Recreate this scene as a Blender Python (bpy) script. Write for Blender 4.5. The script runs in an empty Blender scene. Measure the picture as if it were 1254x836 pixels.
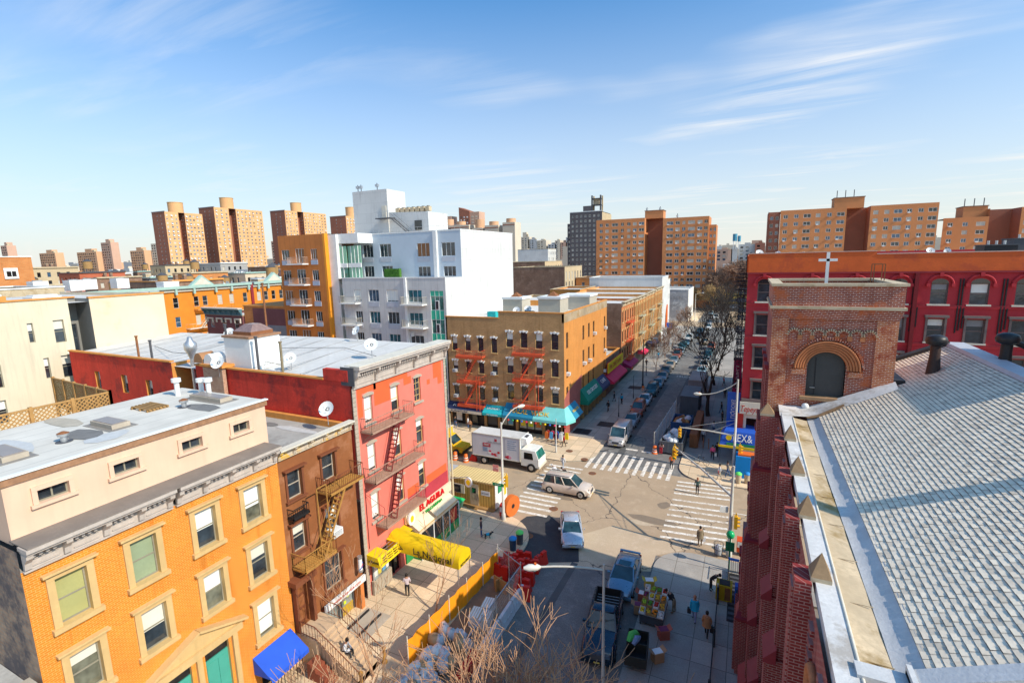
import bpy, bmesh, math, random
from mathutils import Vector, Matrix
rnd = random.Random(11)
SC = bpy.context.scene
COL = SC.collection
R = math.radians
PI = math.pi
# ------------------------------------------------------------------ materials
MATS = {}
def _new(name):
 m = bpy.data.materials.new(name); m.use_nodes = True
 nt = m.node_tree; b = nt.nodes['Principled BSDF']
 return m, nt, b
def _wallvec(nt, sx=1.0, sz=1.0):
 """position -> (x+y, z): follows any wall that runs along the street grid"""
 g = nt.nodes.new('ShaderNodeNewGeometry'); s = nt.nodes.new('ShaderNodeSeparateXYZ')
 nt.links.new(g.outputs['Position'], s.inputs[0])
 a = nt.nodes.new('ShaderNodeMath'); a.operation = 'ADD'
 nt.links.new(s.outputs[0], a.inputs[0]); nt.links.new(s.outputs[1], a.inputs[1])
 c = nt.nodes.new('ShaderNodeCombineXYZ')
 nt.links.new(a.outputs[0], c.inputs[0]); nt.links.new(s.outputs[2], c.inputs[1])
 m = nt.nodes.new('ShaderNodeVectorMath'); m.operation = 'MULTIPLY'
 m.inputs[1].default_value = (sx, sz, 1)
 nt.links.new(c.outputs[0], m.inputs[0])
 return m.outputs[0]
def _noise(nt, scale, detail=5, vec=None, rough=.6):
 n = nt.nodes.new('ShaderNodeTexNoise'); n.inputs['Scale'].default_value = scale
 n.inputs['Detail'].default_value = detail; n.inputs['Roughness'].default_value = rough
 if vec is None:
  g = nt.nodes.new('ShaderNodeNewGeometry'); vec = g.outputs['Position']
 nt.links.new(vec, n.inputs['Vector'])
 return n.outputs['Fac']
def _ramp(nt, fac, a, b, c0=(0, 0, 0, 1), c1=(1, 1, 1, 1)):
 r = nt.nodes.new('ShaderNodeValToRGB')
 r.color_ramp.elements[0].position = a; r.color_ramp.elements[1].position = b
 r.color_ramp.elements[0].color = c0; r.color_ramp.elements[1].color = c1
 nt.links.new(fac, r.inputs[0]); return r.outputs[0]
def _mix(nt, fac, a, b, mode='MIX'):
 m = nt.nodes.new('ShaderNodeMix'); m.data_type = 'RGBA'; m.blend_type = mode
 if isinstance(fac, (int, float)): m.inputs[0].default_value = fac
 else: nt.links.new(fac, m.inputs[0])
 for k, v in ((6, a), (7, b)):
  if isinstance(v, tuple): m.inputs[k].default_value = (*v[:3], 1)
  else: nt.links.new(v, m.inputs[k])
 return m.outputs[2]
def _bump(nt, b, h, strength, dist=.02):
 n = nt.nodes.new('ShaderNodeBump'); n.inputs['Strength'].default_value = strength
 n.inputs['Distance'].default_value = dist
 nt.links.new(h, n.inputs['Height']); nt.links.new(n.outputs[0], b.inputs['Normal'])
def dk(c, k): return tuple(min(1, x * k) for x in c)
def pm(name, col, rough=.8, var=.25, scale=1.2, bump=0., metal=0., streak=0., spec=.35, stain=None, coat=0):
 """plain weathered surface: two scales of mottling, optional vertical streaks"""
 if name in MATS: return MATS[name]
 m, nt, b = _new(name)
 f1 = _noise(nt, scale, 6); f2 = _noise(nt, scale * 9, 4)
 c = _mix(nt, _ramp(nt, f1, .3, .72), dk(col, 1 - var), dk(col, 1 + var * .45))
 c = _mix(nt, _ramp(nt, f2, .35, .75), c, dk(col, 1 - var * .7)) if var > .12 else c
 if streak:
  sv = _noise(nt, 1.0, 5, _wallvec(nt, 3.2, .22))
  c = _mix(nt, _ramp(nt, sv, .5, .78), c, dk(col, 1 - streak))
 if stain:
  c = _mix(nt, _ramp(nt, _noise(nt, scale * .6, 7, rough=.7), .52, .62), c, stain)
 nt.links.new(c, b.inputs['Base Color'])
 b.inputs['Roughness'].default_value = rough; b.inputs['Metallic'].default_value = metal
 b.inputs['Specular IOR Level'].default_value = spec
 if coat: b.inputs['Coat Weight'].default_value = coat
 if bump: _bump(nt, b, f2, bump)
 MATS[name] = m; return m
def brick(name, c1, c2, mortar, w=.22, h=.075, msize=.009, rough=.85, var=.3, blotch=None, bump=.5, bscale=.5):
 if name in MATS: return MATS[name]
 m, nt, b = _new(name)
 t = nt.nodes.new('ShaderNodeTexBrick')
 nt.links.new(_wallvec(nt), t.inputs['Vector'])
 t.inputs['Color1'].default_value = (*c1, 1); t.inputs['Color2'].default_value = (*c2, 1)
 t.inputs['Mortar'].default_value = (*mortar, 1); t.inputs['Scale'].default_value = 1
 t.inputs['Brick Width'].default_value = w; t.inputs['Row Height'].default_value = h
 t.inputs['Mortar Size'].default_value = msize; t.inputs['Mortar Smooth'].default_value = .3
 t.inputs['Bias'].default_value = 0
 f = _noise(nt, .35, 6)
 c = _mix(nt, 1.0, t.outputs['Color'], _ramp(nt, f, .3, .75, (1 - var,) * 3 + (1,), (1 + var * .2,) * 3 + (1,)), 'MULTIPLY')
 sv = _noise(nt, 1.0, 5, _wallvec(nt, 2.2, .18))
 c = _mix(nt, _ramp(nt, sv, .55, .85), c, dk(c1, .55))
 if blotch: c = _mix(nt, _ramp(nt, _noise(nt, bscale, 8, rough=.72), .5, .62), c, blotch)
 nt.links.new(c, b.inputs['Base Color']); b.inputs['Roughness'].default_value = rough
 b.inputs['Specular IOR Level'].default_value = .25
 _bump(nt, b, t.outputs['Fac'], -bump, .012)
 MATS[name] = m; return m
def lines(name, col, seam, axis='u', pitch=.5, width=.06, rough=.6, metal=0., bump=.4, var=.15):
 """cladding / roofing with regular seams along u (x+y), z, x or y"""
 if name in MATS: return MATS[name]
 m, nt, b = _new(name)
 g = nt.nodes.new('ShaderNodeNewGeometry'); s = nt.nodes.new('ShaderNodeSeparateXYZ')
 nt.links.new(g.outputs['Position'], s.inputs[0])
 if axis == 'u':
  a = nt.nodes.new('ShaderNodeMath'); a.operation = 'ADD'
  nt.links.new(s.outputs[0], a.inputs[0]); nt.links.new(s.outputs[1], a.inputs[1]); o = a.outputs[0]
 else: o = s.outputs['xyz'.index(axis)]
 d = nt.nodes.new('ShaderNodeMath'); d.operation = 'DIVIDE'; d.inputs[1].default_value = pitch
 nt.links.new(o, d.inputs[0])
 fr = nt.nodes.new('ShaderNodeMath'); fr.operation = 'FRACT'; nt.links.new(d.outputs[0], fr.inputs[0])
 lt = nt.nodes.new('ShaderNodeMath'); lt.operation = 'LESS_THAN'; lt.inputs[1].default_value = width
 nt.links.new(fr.outputs[0], lt.inputs[0])
 base = _mix(nt, _ramp(nt, _noise(nt, .6, 6), .3, .7), dk(col, 1 - var), dk(col, 1 + var * .4))
 c = _mix(nt, lt.outputs[0], base, seam)
 nt.links.new(c, b.inputs['Base Color']); b.inputs['Roughness'].default_value = rough
 b.inputs['Metallic'].default_value = metal; b.inputs['Specular IOR Level'].default_value = .3
 _bump(nt, b, lt.outputs[0], -bump, .02)
 MATS[name] = m; return m
def glass(name, col=(.02, .03, .04), rough=.06, spec=.9):
 if name in MATS: return MATS[name]
 m, nt, b = _new(name)
 f = _noise(nt, .9, 3)
 c = _mix(nt, _ramp(nt, f, .35, .7), dk(col, .5), dk(col, 1.8))
 nt.links.new(c, b.inputs['Base Color'])
 b.inputs['Roughness'].default_value = rough; b.inputs['Specular IOR Level'].default_value = spec
 n = _noise(nt, 2.5, 2); _bump(nt, b, n, .12, .02)
 MATS[name] = m; return m
def paint(name, col, rough=.3, metal=.0, coat=.5):
 if name in MATS: return MATS[name]
 m, nt, b = _new(name)
 f = _noise(nt, 3, 4)
 c = _mix(nt, _ramp(nt, f, .35, .75), dk(col, .9), dk(col, 1.05))
 nt.links.new(c, b.inputs['Base Color'])
 r = _ramp(nt, _noise(nt, 6, 4), .3, .8, (rough,) * 3 + (1,), (min(1, rough + .15),) * 3 + (1,))
 nt.links.new(r, b.inputs['Roughness']); b.inputs['Metallic'].default_value = metal
 b.inputs['Coat Weight'].default_value = coat; b.inputs['Coat Roughness'].default_value = .08
 MATS[name] = m; return m
# ------------------------------------------------------------------ mesh builder
class MB:
 def __init__(s): s.v = []; s.f = []; s.m = []; s.mats = []; s.sm = []
 def mi(s, mat):
  if mat not in s.mats: s.mats.append(mat)
  return s.mats.index(mat)
 def face(s, pts, mat, smooth=False):
  i = len(s.v); s.v += [tuple(p) for p in pts]; s.f.append(tuple(range(i, i + len(pts))))
  s.m.append(s.mi(mat)); s.sm.append(smooth)
 def faces(s, pts, fs, mat, smooth=False):
  i = len(s.v); s.v += [tuple(p) for p in pts]; k = s.mi(mat)
  for f in fs: s.f.append(tuple(i + j for j in f)); s.m.append(k); s.sm.append(smooth)
 def box(s, x0, x1, y0, y1, z0, z1, mat, top=None):
  p = [(x0, y0, z0), (x1, y0, z0), (x1, y1, z0), (x0, y1, z0), (x0, y0, z1), (x1, y0, z1), (x1, y1, z1), (x0, y1, z1)]
  s.faces(p, [(3, 2, 1, 0), (0, 1, 5, 4), (1, 2, 6, 5), (2, 3, 7, 6), (3, 0, 4, 7)], mat)
  s.faces([p[4], p[5], p[6], p[7]], [(0, 1, 2, 3)], top or mat)
 def hexa(s, p, mat, smooth=False):
  s.faces(p, [(3, 2, 1, 0), (0, 1, 5, 4), (1, 2, 6, 5), (2, 3, 7, 6), (3, 0, 4, 7), (4, 5, 6, 7)], mat, smooth)
 def bar(s, a, b, w, h, mat, up=(0, 0, 1)):
  a = Vector(a); b = Vector(b); d = (b - a)
  if d.length < 1e-6: return
  d.normalize(); u = Vector(up)
  if abs(d.dot(u)) > .98: u = Vector((1, 0, 0))
  r = d.cross(u).normalized() * w / 2; t = r.cross(d).normalized() * h / 2
  p = [a - r - t, a + r - t, b + r - t, b - r - t, a - r + t, a + r + t, b + r + t, b - r + t]
  s.hexa(p, mat)
 def tube(s, pts, rad, mat, n=8, caps=True, smooth=True):
  pts = [Vector(p) for p in pts]
  if not hasattr(rad, '__len__'): rad = [rad] * len(pts)
  rings = []; prev = None
  for i, p in enumerate(pts):
   d = (pts[min(i + 1, len(pts) - 1)] - pts[max(i - 1, 0)])
   if d.length < 1e-7: d = Vector((0, 0, 1))
   d.normalize()
   if prev is None:
    u = Vector((0, 0, 1)) if abs(d.z) < .9 else Vector((1, 0, 0))
    r = d.cross(u).normalized()
   else:
    r = (prev - d * prev.dot(d))
    r = r.normalized() if r.length > 1e-5 else d.cross(Vector((1, 0, 0))).normalized()
   prev = r; t = d.cross(r)
   rings.append([p + (r * math.cos(2 * PI * k / n) + t * math.sin(2 * PI * k / n)) * rad[i] for k in range(n)])
  v = [q for rg in rings for q in rg]; f = []
  for i in range(len(pts) - 1):
   for k in range(n):
    f.append((i * n + k, i * n + (k + 1) % n, (i + 1) * n + (k + 1) % n, (i + 1) * n + k))
  s.faces(v, f, mat, smooth)
  if caps:
   s.faces(rings[0], [tuple(range(n))[::-1]], mat); s.faces(rings[-1], [tuple(range(n))], mat)
 def cyl(s, c, r, z0, z1, mat, n=16, r2=None, smooth=True):
  s.tube([(c[0], c[1], z0), (c[0], c[1], z1)], [r, r if r2 is None else r2], mat, n, True, smooth)
 def lathe(s, c, prof, mat, n=16, smooth=True):
  s.tube([(c[0], c[1], c[2] + z + 1e-5 * i) for i, (r, z) in enumerate(prof)], [max(r, 1e-4) for r, z in prof], mat, n, True, smooth)
 def prism(s, poly, fn, d0, d1, mat, side=None, smooth=False):
  """poly: 2-D outline, fn(a,b,d)->xyz, extruded d0..d1"""
  n = len(poly)
  A = [fn(a, b, d0) for a, b in poly]; B = [fn(a, b, d1) for a, b in poly]
  s.face(A[::-1], mat); s.face(B, mat)
  s.faces(A + B, [(i, (i + 1) % n, n + (i + 1) % n, n + i) for i in range(n)], side or mat, smooth)
 def xf(s, M, i0=0):
  for i in range(i0, len(s.v)): s.v[i] = tuple(M @ Vector(s.v[i]))
 def mesh(s, name):
  me = bpy.data.meshes.new(name); me.from_pydata(s.v, [], s.f)
  for m in s.mats: me.materials.append(m)
  me.polygons.foreach_set('material_index', s.m); me.polygons.foreach_set('use_smooth', s.sm)
  me.update(); return me
 def build(s, name, parent=None, loc=None, world=True):
  """link as ONE object. world=True: vertices are world coordinates (moved into the parent's frame)"""
  if parent is not None and world:
   off = WL[parent.name]
   s.v = [(a - off[0], b - off[1], c - off[2]) for a, b, c in s.v]
  o = bpy.data.objects.new(name, s.mesh(name)); COL.objects.link(o)
  if parent is not None: o.parent = parent
  if loc: o.location = loc
  return o
WL = {}
def tag(o, label, cat, group=None):
 o['label'] = label; o['category'] = cat
 if group: o['group'] = group
 return o
def struct(mb, name):
 o = mb.build(name); o['kind'] = 'structure'; return o
def thing(name, label, cat, loc=(0, 0, 0), rz=0, group=None):
 o = bpy.data.objects.new(name, None); COL.objects.link(o); o.location = loc; o.rotation_euler = (0, 0, rz)
 o.empty_display_size = .2; WL[o.name] = tuple(loc)
 return tag(o, label, cat, group)
def solo(mb, name, label, cat, group=None, loc=None, rz=0):
 o = mb.build(name, loc=loc); o.rotation_euler = (0, 0, rz); return tag(o, label, cat, group)
def dup(root, loc, rz=None, label=None, group=None):
 r = root.copy(); COL.objects.link(r); r.location = loc
 if rz is not None: r.rotation_euler = (0, 0, rz)
 if label: r['label'] = label
 if group: r['group'] = group
 def kids(a, b):
  for ch in list(a.children):
   c = ch.copy(); COL.objects.link(c); c.parent = b; kids(ch, c)
 kids(root, r); return r
# wall frame: axis 'x' = plane X=c facing s; axis 'y' = plane Y=c facing s
def W(ax, c, s, u, n, z): return (c + s * n, u, z) if ax == 'x' else (u, c + s * n, z)
def wbox(mb, ax, c, s, u0, u1, n0, n1, z0, z1, mat):
 p = [W(ax, c, s, u, n, z) for z in (z0, z1) for (u, n) in ((u0, n0), (u1, n0), (u1, n1), (u0, n1))]
 mb.hexa(p, mat)
def wall(mb, ax, c, s, u0, u1, z0, z1, holes, mat, depth=.25, reveal=None):
 """a wall sheet with real openings and reveals"""
 hs = [(max(a, u0), min(b, u1), max(d, z0), min(e, z1)) for a, b, d, e in holes]
 us = sorted({u0, u1, *[h[0] for h in hs], *[h[1] for h in hs]})
 zs = sorted({z0, z1, *[h[2] for h in hs], *[h[3] for h in hs]})
 for i in range(len(us) - 1):
  for j in range(len(zs) - 1):
   um = (us[i] + us[i + 1]) / 2; zm = (zs[j] + zs[j + 1]) / 2
   if any(h[0] < um < h[1] and h[2] < zm < h[3] for h in hs): continue
   mb.face([W(ax, c, s, us[i], 0, zs[j]), W(ax, c, s, us[i + 1], 0, zs[j]), W(ax, c, s, us[i + 1], 0, zs[j + 1]), W(ax, c, s, us[i], 0, zs[j + 1])], mat)
 rv = reveal or mat
 for a, b, d, e in hs:
  for (p, q) in (((a, d), (b, d)), ((b, d), (b, e)), ((b, e), (a, e)), ((a, e), (a, d))):
   mb.face([W(ax, c, s, p[0], 0, p[1]), W(ax, c, s, q[0], 0, q[1]), W(ax, c, s, q[0], -depth, q[1]), W(ax, c, s, p[0], -depth, p[1])], rv)
_WC = {}
def window(parent, ax, c, s, a, b, z0, z1, frame, gl=None, blind=None, bf=.5, rec=.14, style='dh', name='window', fw=.055):
 """sash window set back in its opening; shares mesh data between equal windows"""
 gl = gl or MATS['window_glass']
 key = (ax, s, round(b - a, 2), round(z1 - z0, 2), frame.name, gl.name, blind.name if blind else '', round(bf, 1), rec, style, fw)
 if key not in _WC:
  mb = MB(); w = b - a; h = z1 - z0
  q = lambda u0, u1, n, y0, y1, m: mb.face([W(ax, 0, s, u0, n, y0), W(ax, 0, s, u1, n, y0), W(ax, 0, s, u1, n, y1), W(ax, 0, s, u0, n, y1)], m)
  q(0, w, -rec, 0, h, gl)
  if blind: q(fw, w - fw, -rec + .006, h * (1 - bf), h - fw, blind)
  B = lambda u0, u1, y0, y1, n1=.05: wbox(mb, ax, 0, s, u0, u1, -rec - .02, -rec + n1, y0, y1, frame)
  B(0, fw, 0, h); B(w - fw, w, 0, h); B(fw, w - fw, h - fw, h); B(fw, w - fw, 0, fw)
  if style == 'dh': B(fw, w - fw, h * .48, h * .48 + fw, .035)
  if style == 'slide': B(w / 2 - fw / 2, w / 2 + fw / 2, fw, h - fw, .035)
  if style == 'three':
   for k in (1, 2): B(w * k / 3 - fw / 2, w * k / 3 + fw / 2, fw, h - fw, .035)
  if style == 'grid':
   B(w / 2 - .02, w / 2 + .02, fw, h - fw, .03)
   for k in (1, 2, 3): B(fw, w - fw, h * k / 4 - .02, h * k / 4 + .02, .03)
  _WC[key] = mb.mesh(name)
 o = bpy.data.objects.new(name, _WC[key]); COL.objects.link(o); o.parent = parent
 L = WL[parent.name]; p = W(ax, c, s, a, 0, z0)
 o.location = (p[0] - L[0], p[1] - L[1], p[2] - L[2]); return o
def subpart(mb, name, win, parent):
 """sub-part of a window already placed in parent's frame; mb in world coordinates"""
 L = WL[parent.name]; off = (L[0] + win.location.x, L[1] + win.location.y, L[2] + win.location.z)
 mb.v = [(a - off[0], b - off[1], c - off[2]) for a, b, c in mb.v]
 o = bpy.data.objects.new(name, mb.mesh(name)); COL.objects.link(o); o.parent = win; return o
def field(parent, rects, frame, gls, rec=.1, style='slide', fw=.08, near=(0, 0)):
 """many windows of one tower: 100 largest as parts, the rest one stuff part"""
 rects = sorted(rects, key=lambda r: -((r[4] - r[3]) * (r[6] - r[5])) + .02 * math.hypot(r[3], r[1]))
 for r in rects[:100]:
  window(parent, r[0], r[1], r[2], r[3], r[4], r[5], r[6], frame, rnd.choice(gls), rec=rec, style=style, fw=fw)
 if len(rects) > 100:
  mb = MB()
  for ax, c, s, a, b, z0, z1 in rects[100:]:
   g = rnd.choice(gls)
   mb.face([W(ax, c, s, a, -rec, z0), W(ax, c, s, b, -rec, z0), W(ax, c, s, b, -rec, z1), W(ax, c, s, a, -rec, z1)], g)
   wbox(mb, ax, c, s, (a + b) / 2 - fw / 2, (a + b) / 2 + fw / 2, -rec - .02, -rec + .05, z0, z1, frame)
   wbox(mb, ax, c, s, a, b, -rec - .02, -rec + .05, z0, z0 + fw, frame)
  o = mb.build('windows', parent); o['kind'] = 'stuff'
def text_mesh(txt, size, mat, ext=.01, align='CENTER'):
 cu = bpy.data.curves.new('lettering', 'FONT'); cu.body = txt; cu.size = size; cu.extrude = ext
 cu.align_x = align; cu.align_y = 'CENTER'; cu.resolution_u = 2
 o = bpy.data.objects.new('lettering_source', cu); COL.objects.link(o)
 dg = bpy.context.evaluated_depsgraph_get(); me = bpy.data.meshes.new_from_object(o.evaluated_get(dg))
 bpy.data.objects.remove(o); bpy.data.curves.remove(cu)
 me.materials.clear(); me.materials.append(mat); return me
def lettering(txt, size, mat, parent, origin, right, up, sx=1.0, ext=.01, align='CENTER', shear=0):
 """text laid on a plane given by its right and up directions (world coordinates)"""
 me = text_mesh(txt, size, mat, ext, align)
 r = Vector(right).normalized(); u = Vector(up).normalized(); n = r.cross(u).normalized()
 if shear: me.transform(Matrix(((1, shear, 0, 0), (0, 1, 0, 0), (0, 0, 1, 0), (0, 0, 0, 1))))
 L = Vector(WL[parent.name]) if parent is not None else Vector()
 M = Matrix(((r.x * sx, u.x, n.x, origin[0] - L.x), (r.y * sx, u.y, n.y, origin[1] - L.y), (r.z * sx, u.z, n.z, origin[2] - L.z), (0, 0, 0, 1)))
 me.transform(M)
 o = bpy.data.objects.new('lettering', me); COL.objects.link(o)
 if parent is not None: o.parent = parent
 return o
# ------------------------------------------------------------------ shared materials
glass('window_glass', (.03, .04, .05)); glass('glass_dark', (.01, .012, .015)); glass('glass_blue', (.05, .10, .16))
glass('glass_green', (.03, .16, .13)); glass('glass_teal', (.01, .10, .13)); glass('glass_pale', (.22, .26, .26), .12)
glass('car_glass', (.02, .05, .06), .03)
blind = pm('window_blind', (.72, .68, .58), .6, .12); blind_y = pm('window_shade_olive', (.42, .40, .16), .6, .15)
blind_g = pm('window_shade_green', (.30, .36, .22), .6, .15); blind_w = pm('window_shade_white', (.82, .82, .76), .6, .08)
white = pm('white_paint', (.80, .80, .78), .5, .1); offwhite = pm('offwhite_paint', (.72, .66, .55), .7, .2, streak=.2)
black = pm('black_iron', (.02, .02, .022), .5, .2); steel = pm('galvanised_steel', (.55, .56, .57), .35, .15, metal=.7)
dkgrey = pm('dark_grey_paint', (.09, .09, .10), .6, .25); grey = pm('grey_paint', (.32, .32, .33), .6, .2)
concrete = pm('concrete', (.46, .40, .31), .9, .22, 1.0, .2); rust = pm('rusty_steel', (.30, .12, .05), .85, .4, 4)
rubber = pm('tyre_rubber', (.02, .02, .02), .8, .2); tan = pm('tan_trim', (.66, .44, .19), .8, .18, streak=.2)
roofgrey = pm('grey_roofing', (.44, .42, .39), .85, .3, .5, .3, stain=(.30, .28, .26)); roofwhite = pm('white_roofing', (.70, .67, .63), .7, .2, .4, .2, stain=(.52, .49, .45), streak=.15)
redp = pm('red_paint', (.55, .03, .02), .5, .2); orangep = pm('orange_plastic', (.80, .16, .02), .5, .15)
yellowp = pm('yellow_paint', (.80, .50, .02), .5, .15); bluep = pm('blue_paint', (.02, .12, .55), .45, .15)
greenp = pm('green_paint', (.02, .30, .12), .5, .2); skin = pm('skin', (.42, .22, .14), .6, .1); hair_d = pm('dark_hair', (.02, .015, .012), .6, .2)
wood = pm('wood_boards', (.42, .24, .09), .8, .3, 2.5)
# ------------------------------------------------------------------ camera, sun, sky
cam = bpy.data.cameras.new('camera'); camo = bpy.data.objects.new('camera', cam); COL.objects.link(camo); SC.camera = camo
F_, P_, RO, YA = 605.445, .165655, .0233642, -.445155
_f = Vector((math.sin(YA) * math.cos(P_), math.cos(YA) * math.cos(P_), -math.sin(P_)))
_r = Vector((math.cos(YA), -math.sin(YA), 0)); _d = _f.cross(_r)
_r2 = math.cos(RO) * _r + math.sin(RO) * _d; _d2 = -math.sin(RO) * _r + math.cos(RO) * _d
camo.matrix_world = Matrix(((_r2.x, -_d2.x, -_f.x, 0), (_r2.y, -_d2.y, -_f.y, 0), (_r2.z, -_d2.z, -_f.z, 23.0), (0, 0, 0, 1)))
cam.sensor_width = 36; cam.lens = F_ / 1254 * 36; cam.clip_end = 6000; cam.clip_start = .1
SUN_EL, SUN_AZ = R(38.5), R(-6)
sd = Vector((math.cos(SUN_EL) * math.cos(SUN_AZ), math.cos(SUN_EL) * math.sin(SUN_AZ), math.sin(SUN_EL)))
sl = bpy.data.lights.new('sun', 'SUN'); so = bpy.data.objects.new('sun', sl); COL.objects.link(so)
sl.energy = 5.0; sl.angle = R(.55); sl.color = (1, .89, .73); so.rotation_euler = sd.to_track_quat('Z', 'Y').to_euler()
wd = bpy.data.worlds.new('World'); SC.world = wd; wd.use_nodes = True
nt = wd.node_tree; bg = nt.nodes['Background']; bg.inputs[1].default_value = .15
sky = nt.nodes.new('ShaderNodeTexSky'); sky.sky_type = 'NISHITA'; sky.sun_disc = False
sky.sun_elevation = SUN_EL; sky.sun_rotation = R(90) - SUN_AZ; sky.air_density = 1.0; sky.dust_density = 1.4; sky.ozone_density = 1.6; sky.altitude = 20
tc = nt.nodes.new('ShaderNodeTexCoord'); sp = nt.nodes.new('ShaderNodeSeparateXYZ'); nt.links.new(tc.outputs['Generated'], sp.inputs[0])
# project the view direction on a high flat layer so the cirrus foreshortens towards the horizon
zc = nt.nodes.new('ShaderNodeMath'); zc.operation = 'MAXIMUM'; zc.inputs[1].default_value = .04; nt.links.new(sp.outputs[2], zc.inputs[0])
dv = []
for k in (0, 1):
 m = nt.nodes.new('ShaderNodeMath'); m.operation = 'DIVIDE'; nt.links.new(sp.outputs[k], m.inputs[0]); nt.links.new(zc.outputs[0], m.inputs[1]); dv.append(m)
cb = nt.nodes.new('ShaderNodeCombineXYZ'); nt.links.new(dv[0].outputs[0], cb.inputs[0]); nt.links.new(dv[1].outputs[0], cb.inputs[1])
mp = nt.nodes.new('ShaderNodeMapping'); mp.inputs['Rotation'].default_value = (0, 0, R(38)); mp.inputs['Scale'].default_value = (.34, 1.5, 1)
mp.inputs['Location'].default_value = (1.7, 6.1, 0); nt.links.new(cb.outputs[0], mp.inputs[0])
n1 = nt.nodes.new('ShaderNodeTexNoise'); n1.inputs['Scale'].default_value = 1.0; n1.inputs['Detail'].default_value = 9; n1.inputs['Roughness'].default_value = .62; n1.inputs['Distortion'].default_value = .9
nt.links.new(mp.outputs[0], n1.inputs['Vector'])
n2 = nt.nodes.new('ShaderNodeTexNoise'); n2.inputs['Scale'].default_value = .42; n2.inputs['Detail'].default_value = 3
nt.links.new(cb.outputs[0], n2.inputs['Vector'])
a1 = _ramp(nt, n1.outputs['Fac'], .44, .74); a2 = _ramp(nt, n2.outputs['Fac'], .47, .62)
cm = nt.nodes.new('ShaderNodeMath'); cm.operation = 'MULTIPLY'; nt.links.new(a1, cm.inputs[0]); nt.links.new(a2, cm.inputs[1])
cs = nt.nodes.new('ShaderNodeMath'); cs.operation = 'MULTIPLY'; mr = nt.nodes.new('ShaderNodeMapRange'); mr.inputs[1].default_value = -.7; mr.inputs[2].default_value = -.1; mr.inputs[3].default_value = .35; mr.inputs[4].default_value = 1.05; nt.links.new(sp.outputs[0], mr.inputs[0]); nt.links.new(mr.outputs[0], cs.inputs[1]); nt.links.new(cm.outputs[0], cs.inputs[0])
tint = _mix(nt, 1.0, sky.outputs[0], (.44, 1.08, 1.48), 'MULTIPLY'); col = _mix(nt, cs.outputs[0], tint, (6.8, 6.9, 7.0))
# thin summer haze thickening to the horizon
hz = nt.nodes.new('ShaderNodeMapRange'); hz.inputs[1].default_value = -.02; hz.inputs[2].default_value = .48; hz.inputs[3].default_value = .95; hz.inputs[4].default_value = 0
nt.links.new(sp.outputs[2], hz.inputs[0])
hp = nt.nodes.new('ShaderNodeMath'); hp.operation = 'POWER'; hp.inputs[1].default_value = 1.35; nt.links.new(hz.outputs[0], hp.inputs[0])
col = _mix(nt, hp.outputs[0], col, (6.7, 6.35, 5.75))
nt.links.new(col, bg.inputs[0])
SC.view_settings.view_transform = 'Standard'; SC.view_settings.look = 'None'; SC.view_settings.exposure = 0
# ------------------------------------------------------------------ ground
def groundmat(name, col, col2, patch, crack=.0, rough=.9, dark=None, psc=.25, seams=None, spots=True):
 m, nt, b = _new(name)
 c = _mix(nt, _ramp(nt, _noise(nt, psc, 7, rough=.7), .35, .68), col, col2)
 c = _mix(nt, _ramp(nt, _noise(nt, psc * 3.5, 6, rough=.75), .5, .72), c, patch)
 f = _noise(nt, 14, 3)
 c = _mix(nt, _ramp(nt, f, .4, .7), c, dk(col, .72))
 if seams:
  t = nt.nodes.new('ShaderNodeTexBrick'); g = nt.nodes.new('ShaderNodeNewGeometry'); nt.links.new(g.outputs['Position'], t.inputs['Vector'])
  t.inputs['Scale'].default_value = 1; t.inputs['Brick Width'].default_value = seams; t.inputs['Row Height'].default_value = seams
  t.offset = 0; t.inputs['Mortar Size'].default_value = .02; t.inputs['Mortar Smooth'].default_value = .2
  t.inputs['Color1'].default_value = (.86, .86, .86, 1); t.inputs['Color2'].default_value = (1.12, 1.1, 1.08, 1); t.inputs['Mortar'].default_value = (.42, .4, .38, 1)
  c = _mix(nt, 1.0, c, t.outputs['Color'], 'MULTIPLY')
 if crack:
  v = nt.nodes.new('ShaderNodeTexVoronoi'); v.feature = 'DISTANCE_TO_EDGE'; v.inputs['Scale'].default_value = .11
  g = nt.nodes.new('ShaderNodeNewGeometry'); nn = nt.nodes.new('ShaderNodeTexNoise'); nn.inputs['Scale'].default_value = .9; nn.inputs['Detail'].default_value = 5
  nt.links.new(g.outputs['Position'], nn.inputs['Vector'])
  av = nt.nodes.new('ShaderNodeVectorMath'); av.operation = 'MULTIPLY_ADD'; av.inputs[1].default_value = (1.6, 1.6, 0)
  nt.links.new(nn.outputs['Color'], av.inputs[0]); nt.links.new(g.outputs['Position'], av.inputs[2]); nt.links.new(av.outputs[0], v.inputs['Vector'])
  k = _ramp(nt, v.outputs['Distance'], .0, crack, (1, 1, 1, 1), (0, 0, 0, 1))
  c = _mix(nt, k, c, (.035, .035, .04))
 if spots:
  v = nt.nodes.new('ShaderNodeTexVoronoi'); v.inputs['Scale'].default_value = 1.3
  g = nt.nodes.new('ShaderNodeNewGeometry'); nt.links.new(g.outputs['Position'], v.inputs['Vector'])
  c = _mix(nt, _ramp(nt, v.outputs['Distance'], .03, .06, (.6, .6, .6, 1), (0, 0, 0, 1)), c, dk(col, .4))
 nt.links.new(c, b.inputs['Base Color']); b.inputs['Roughness'].default_value = rough; b.inputs['Specular IOR Level'].default_value = .25
 _bump(nt, b, f, .25, .01); MATS[name] = m; return m
g_tan = groundmat('worn_asphalt', (.50, .365, .24), (.40, .295, .20), (.58, .44, .31), .004)
g_dark = groundmat('fresh_asphalt', (.175, .168, .16), (.26, .25, .235), (.38, .36, .33), .004)
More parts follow.
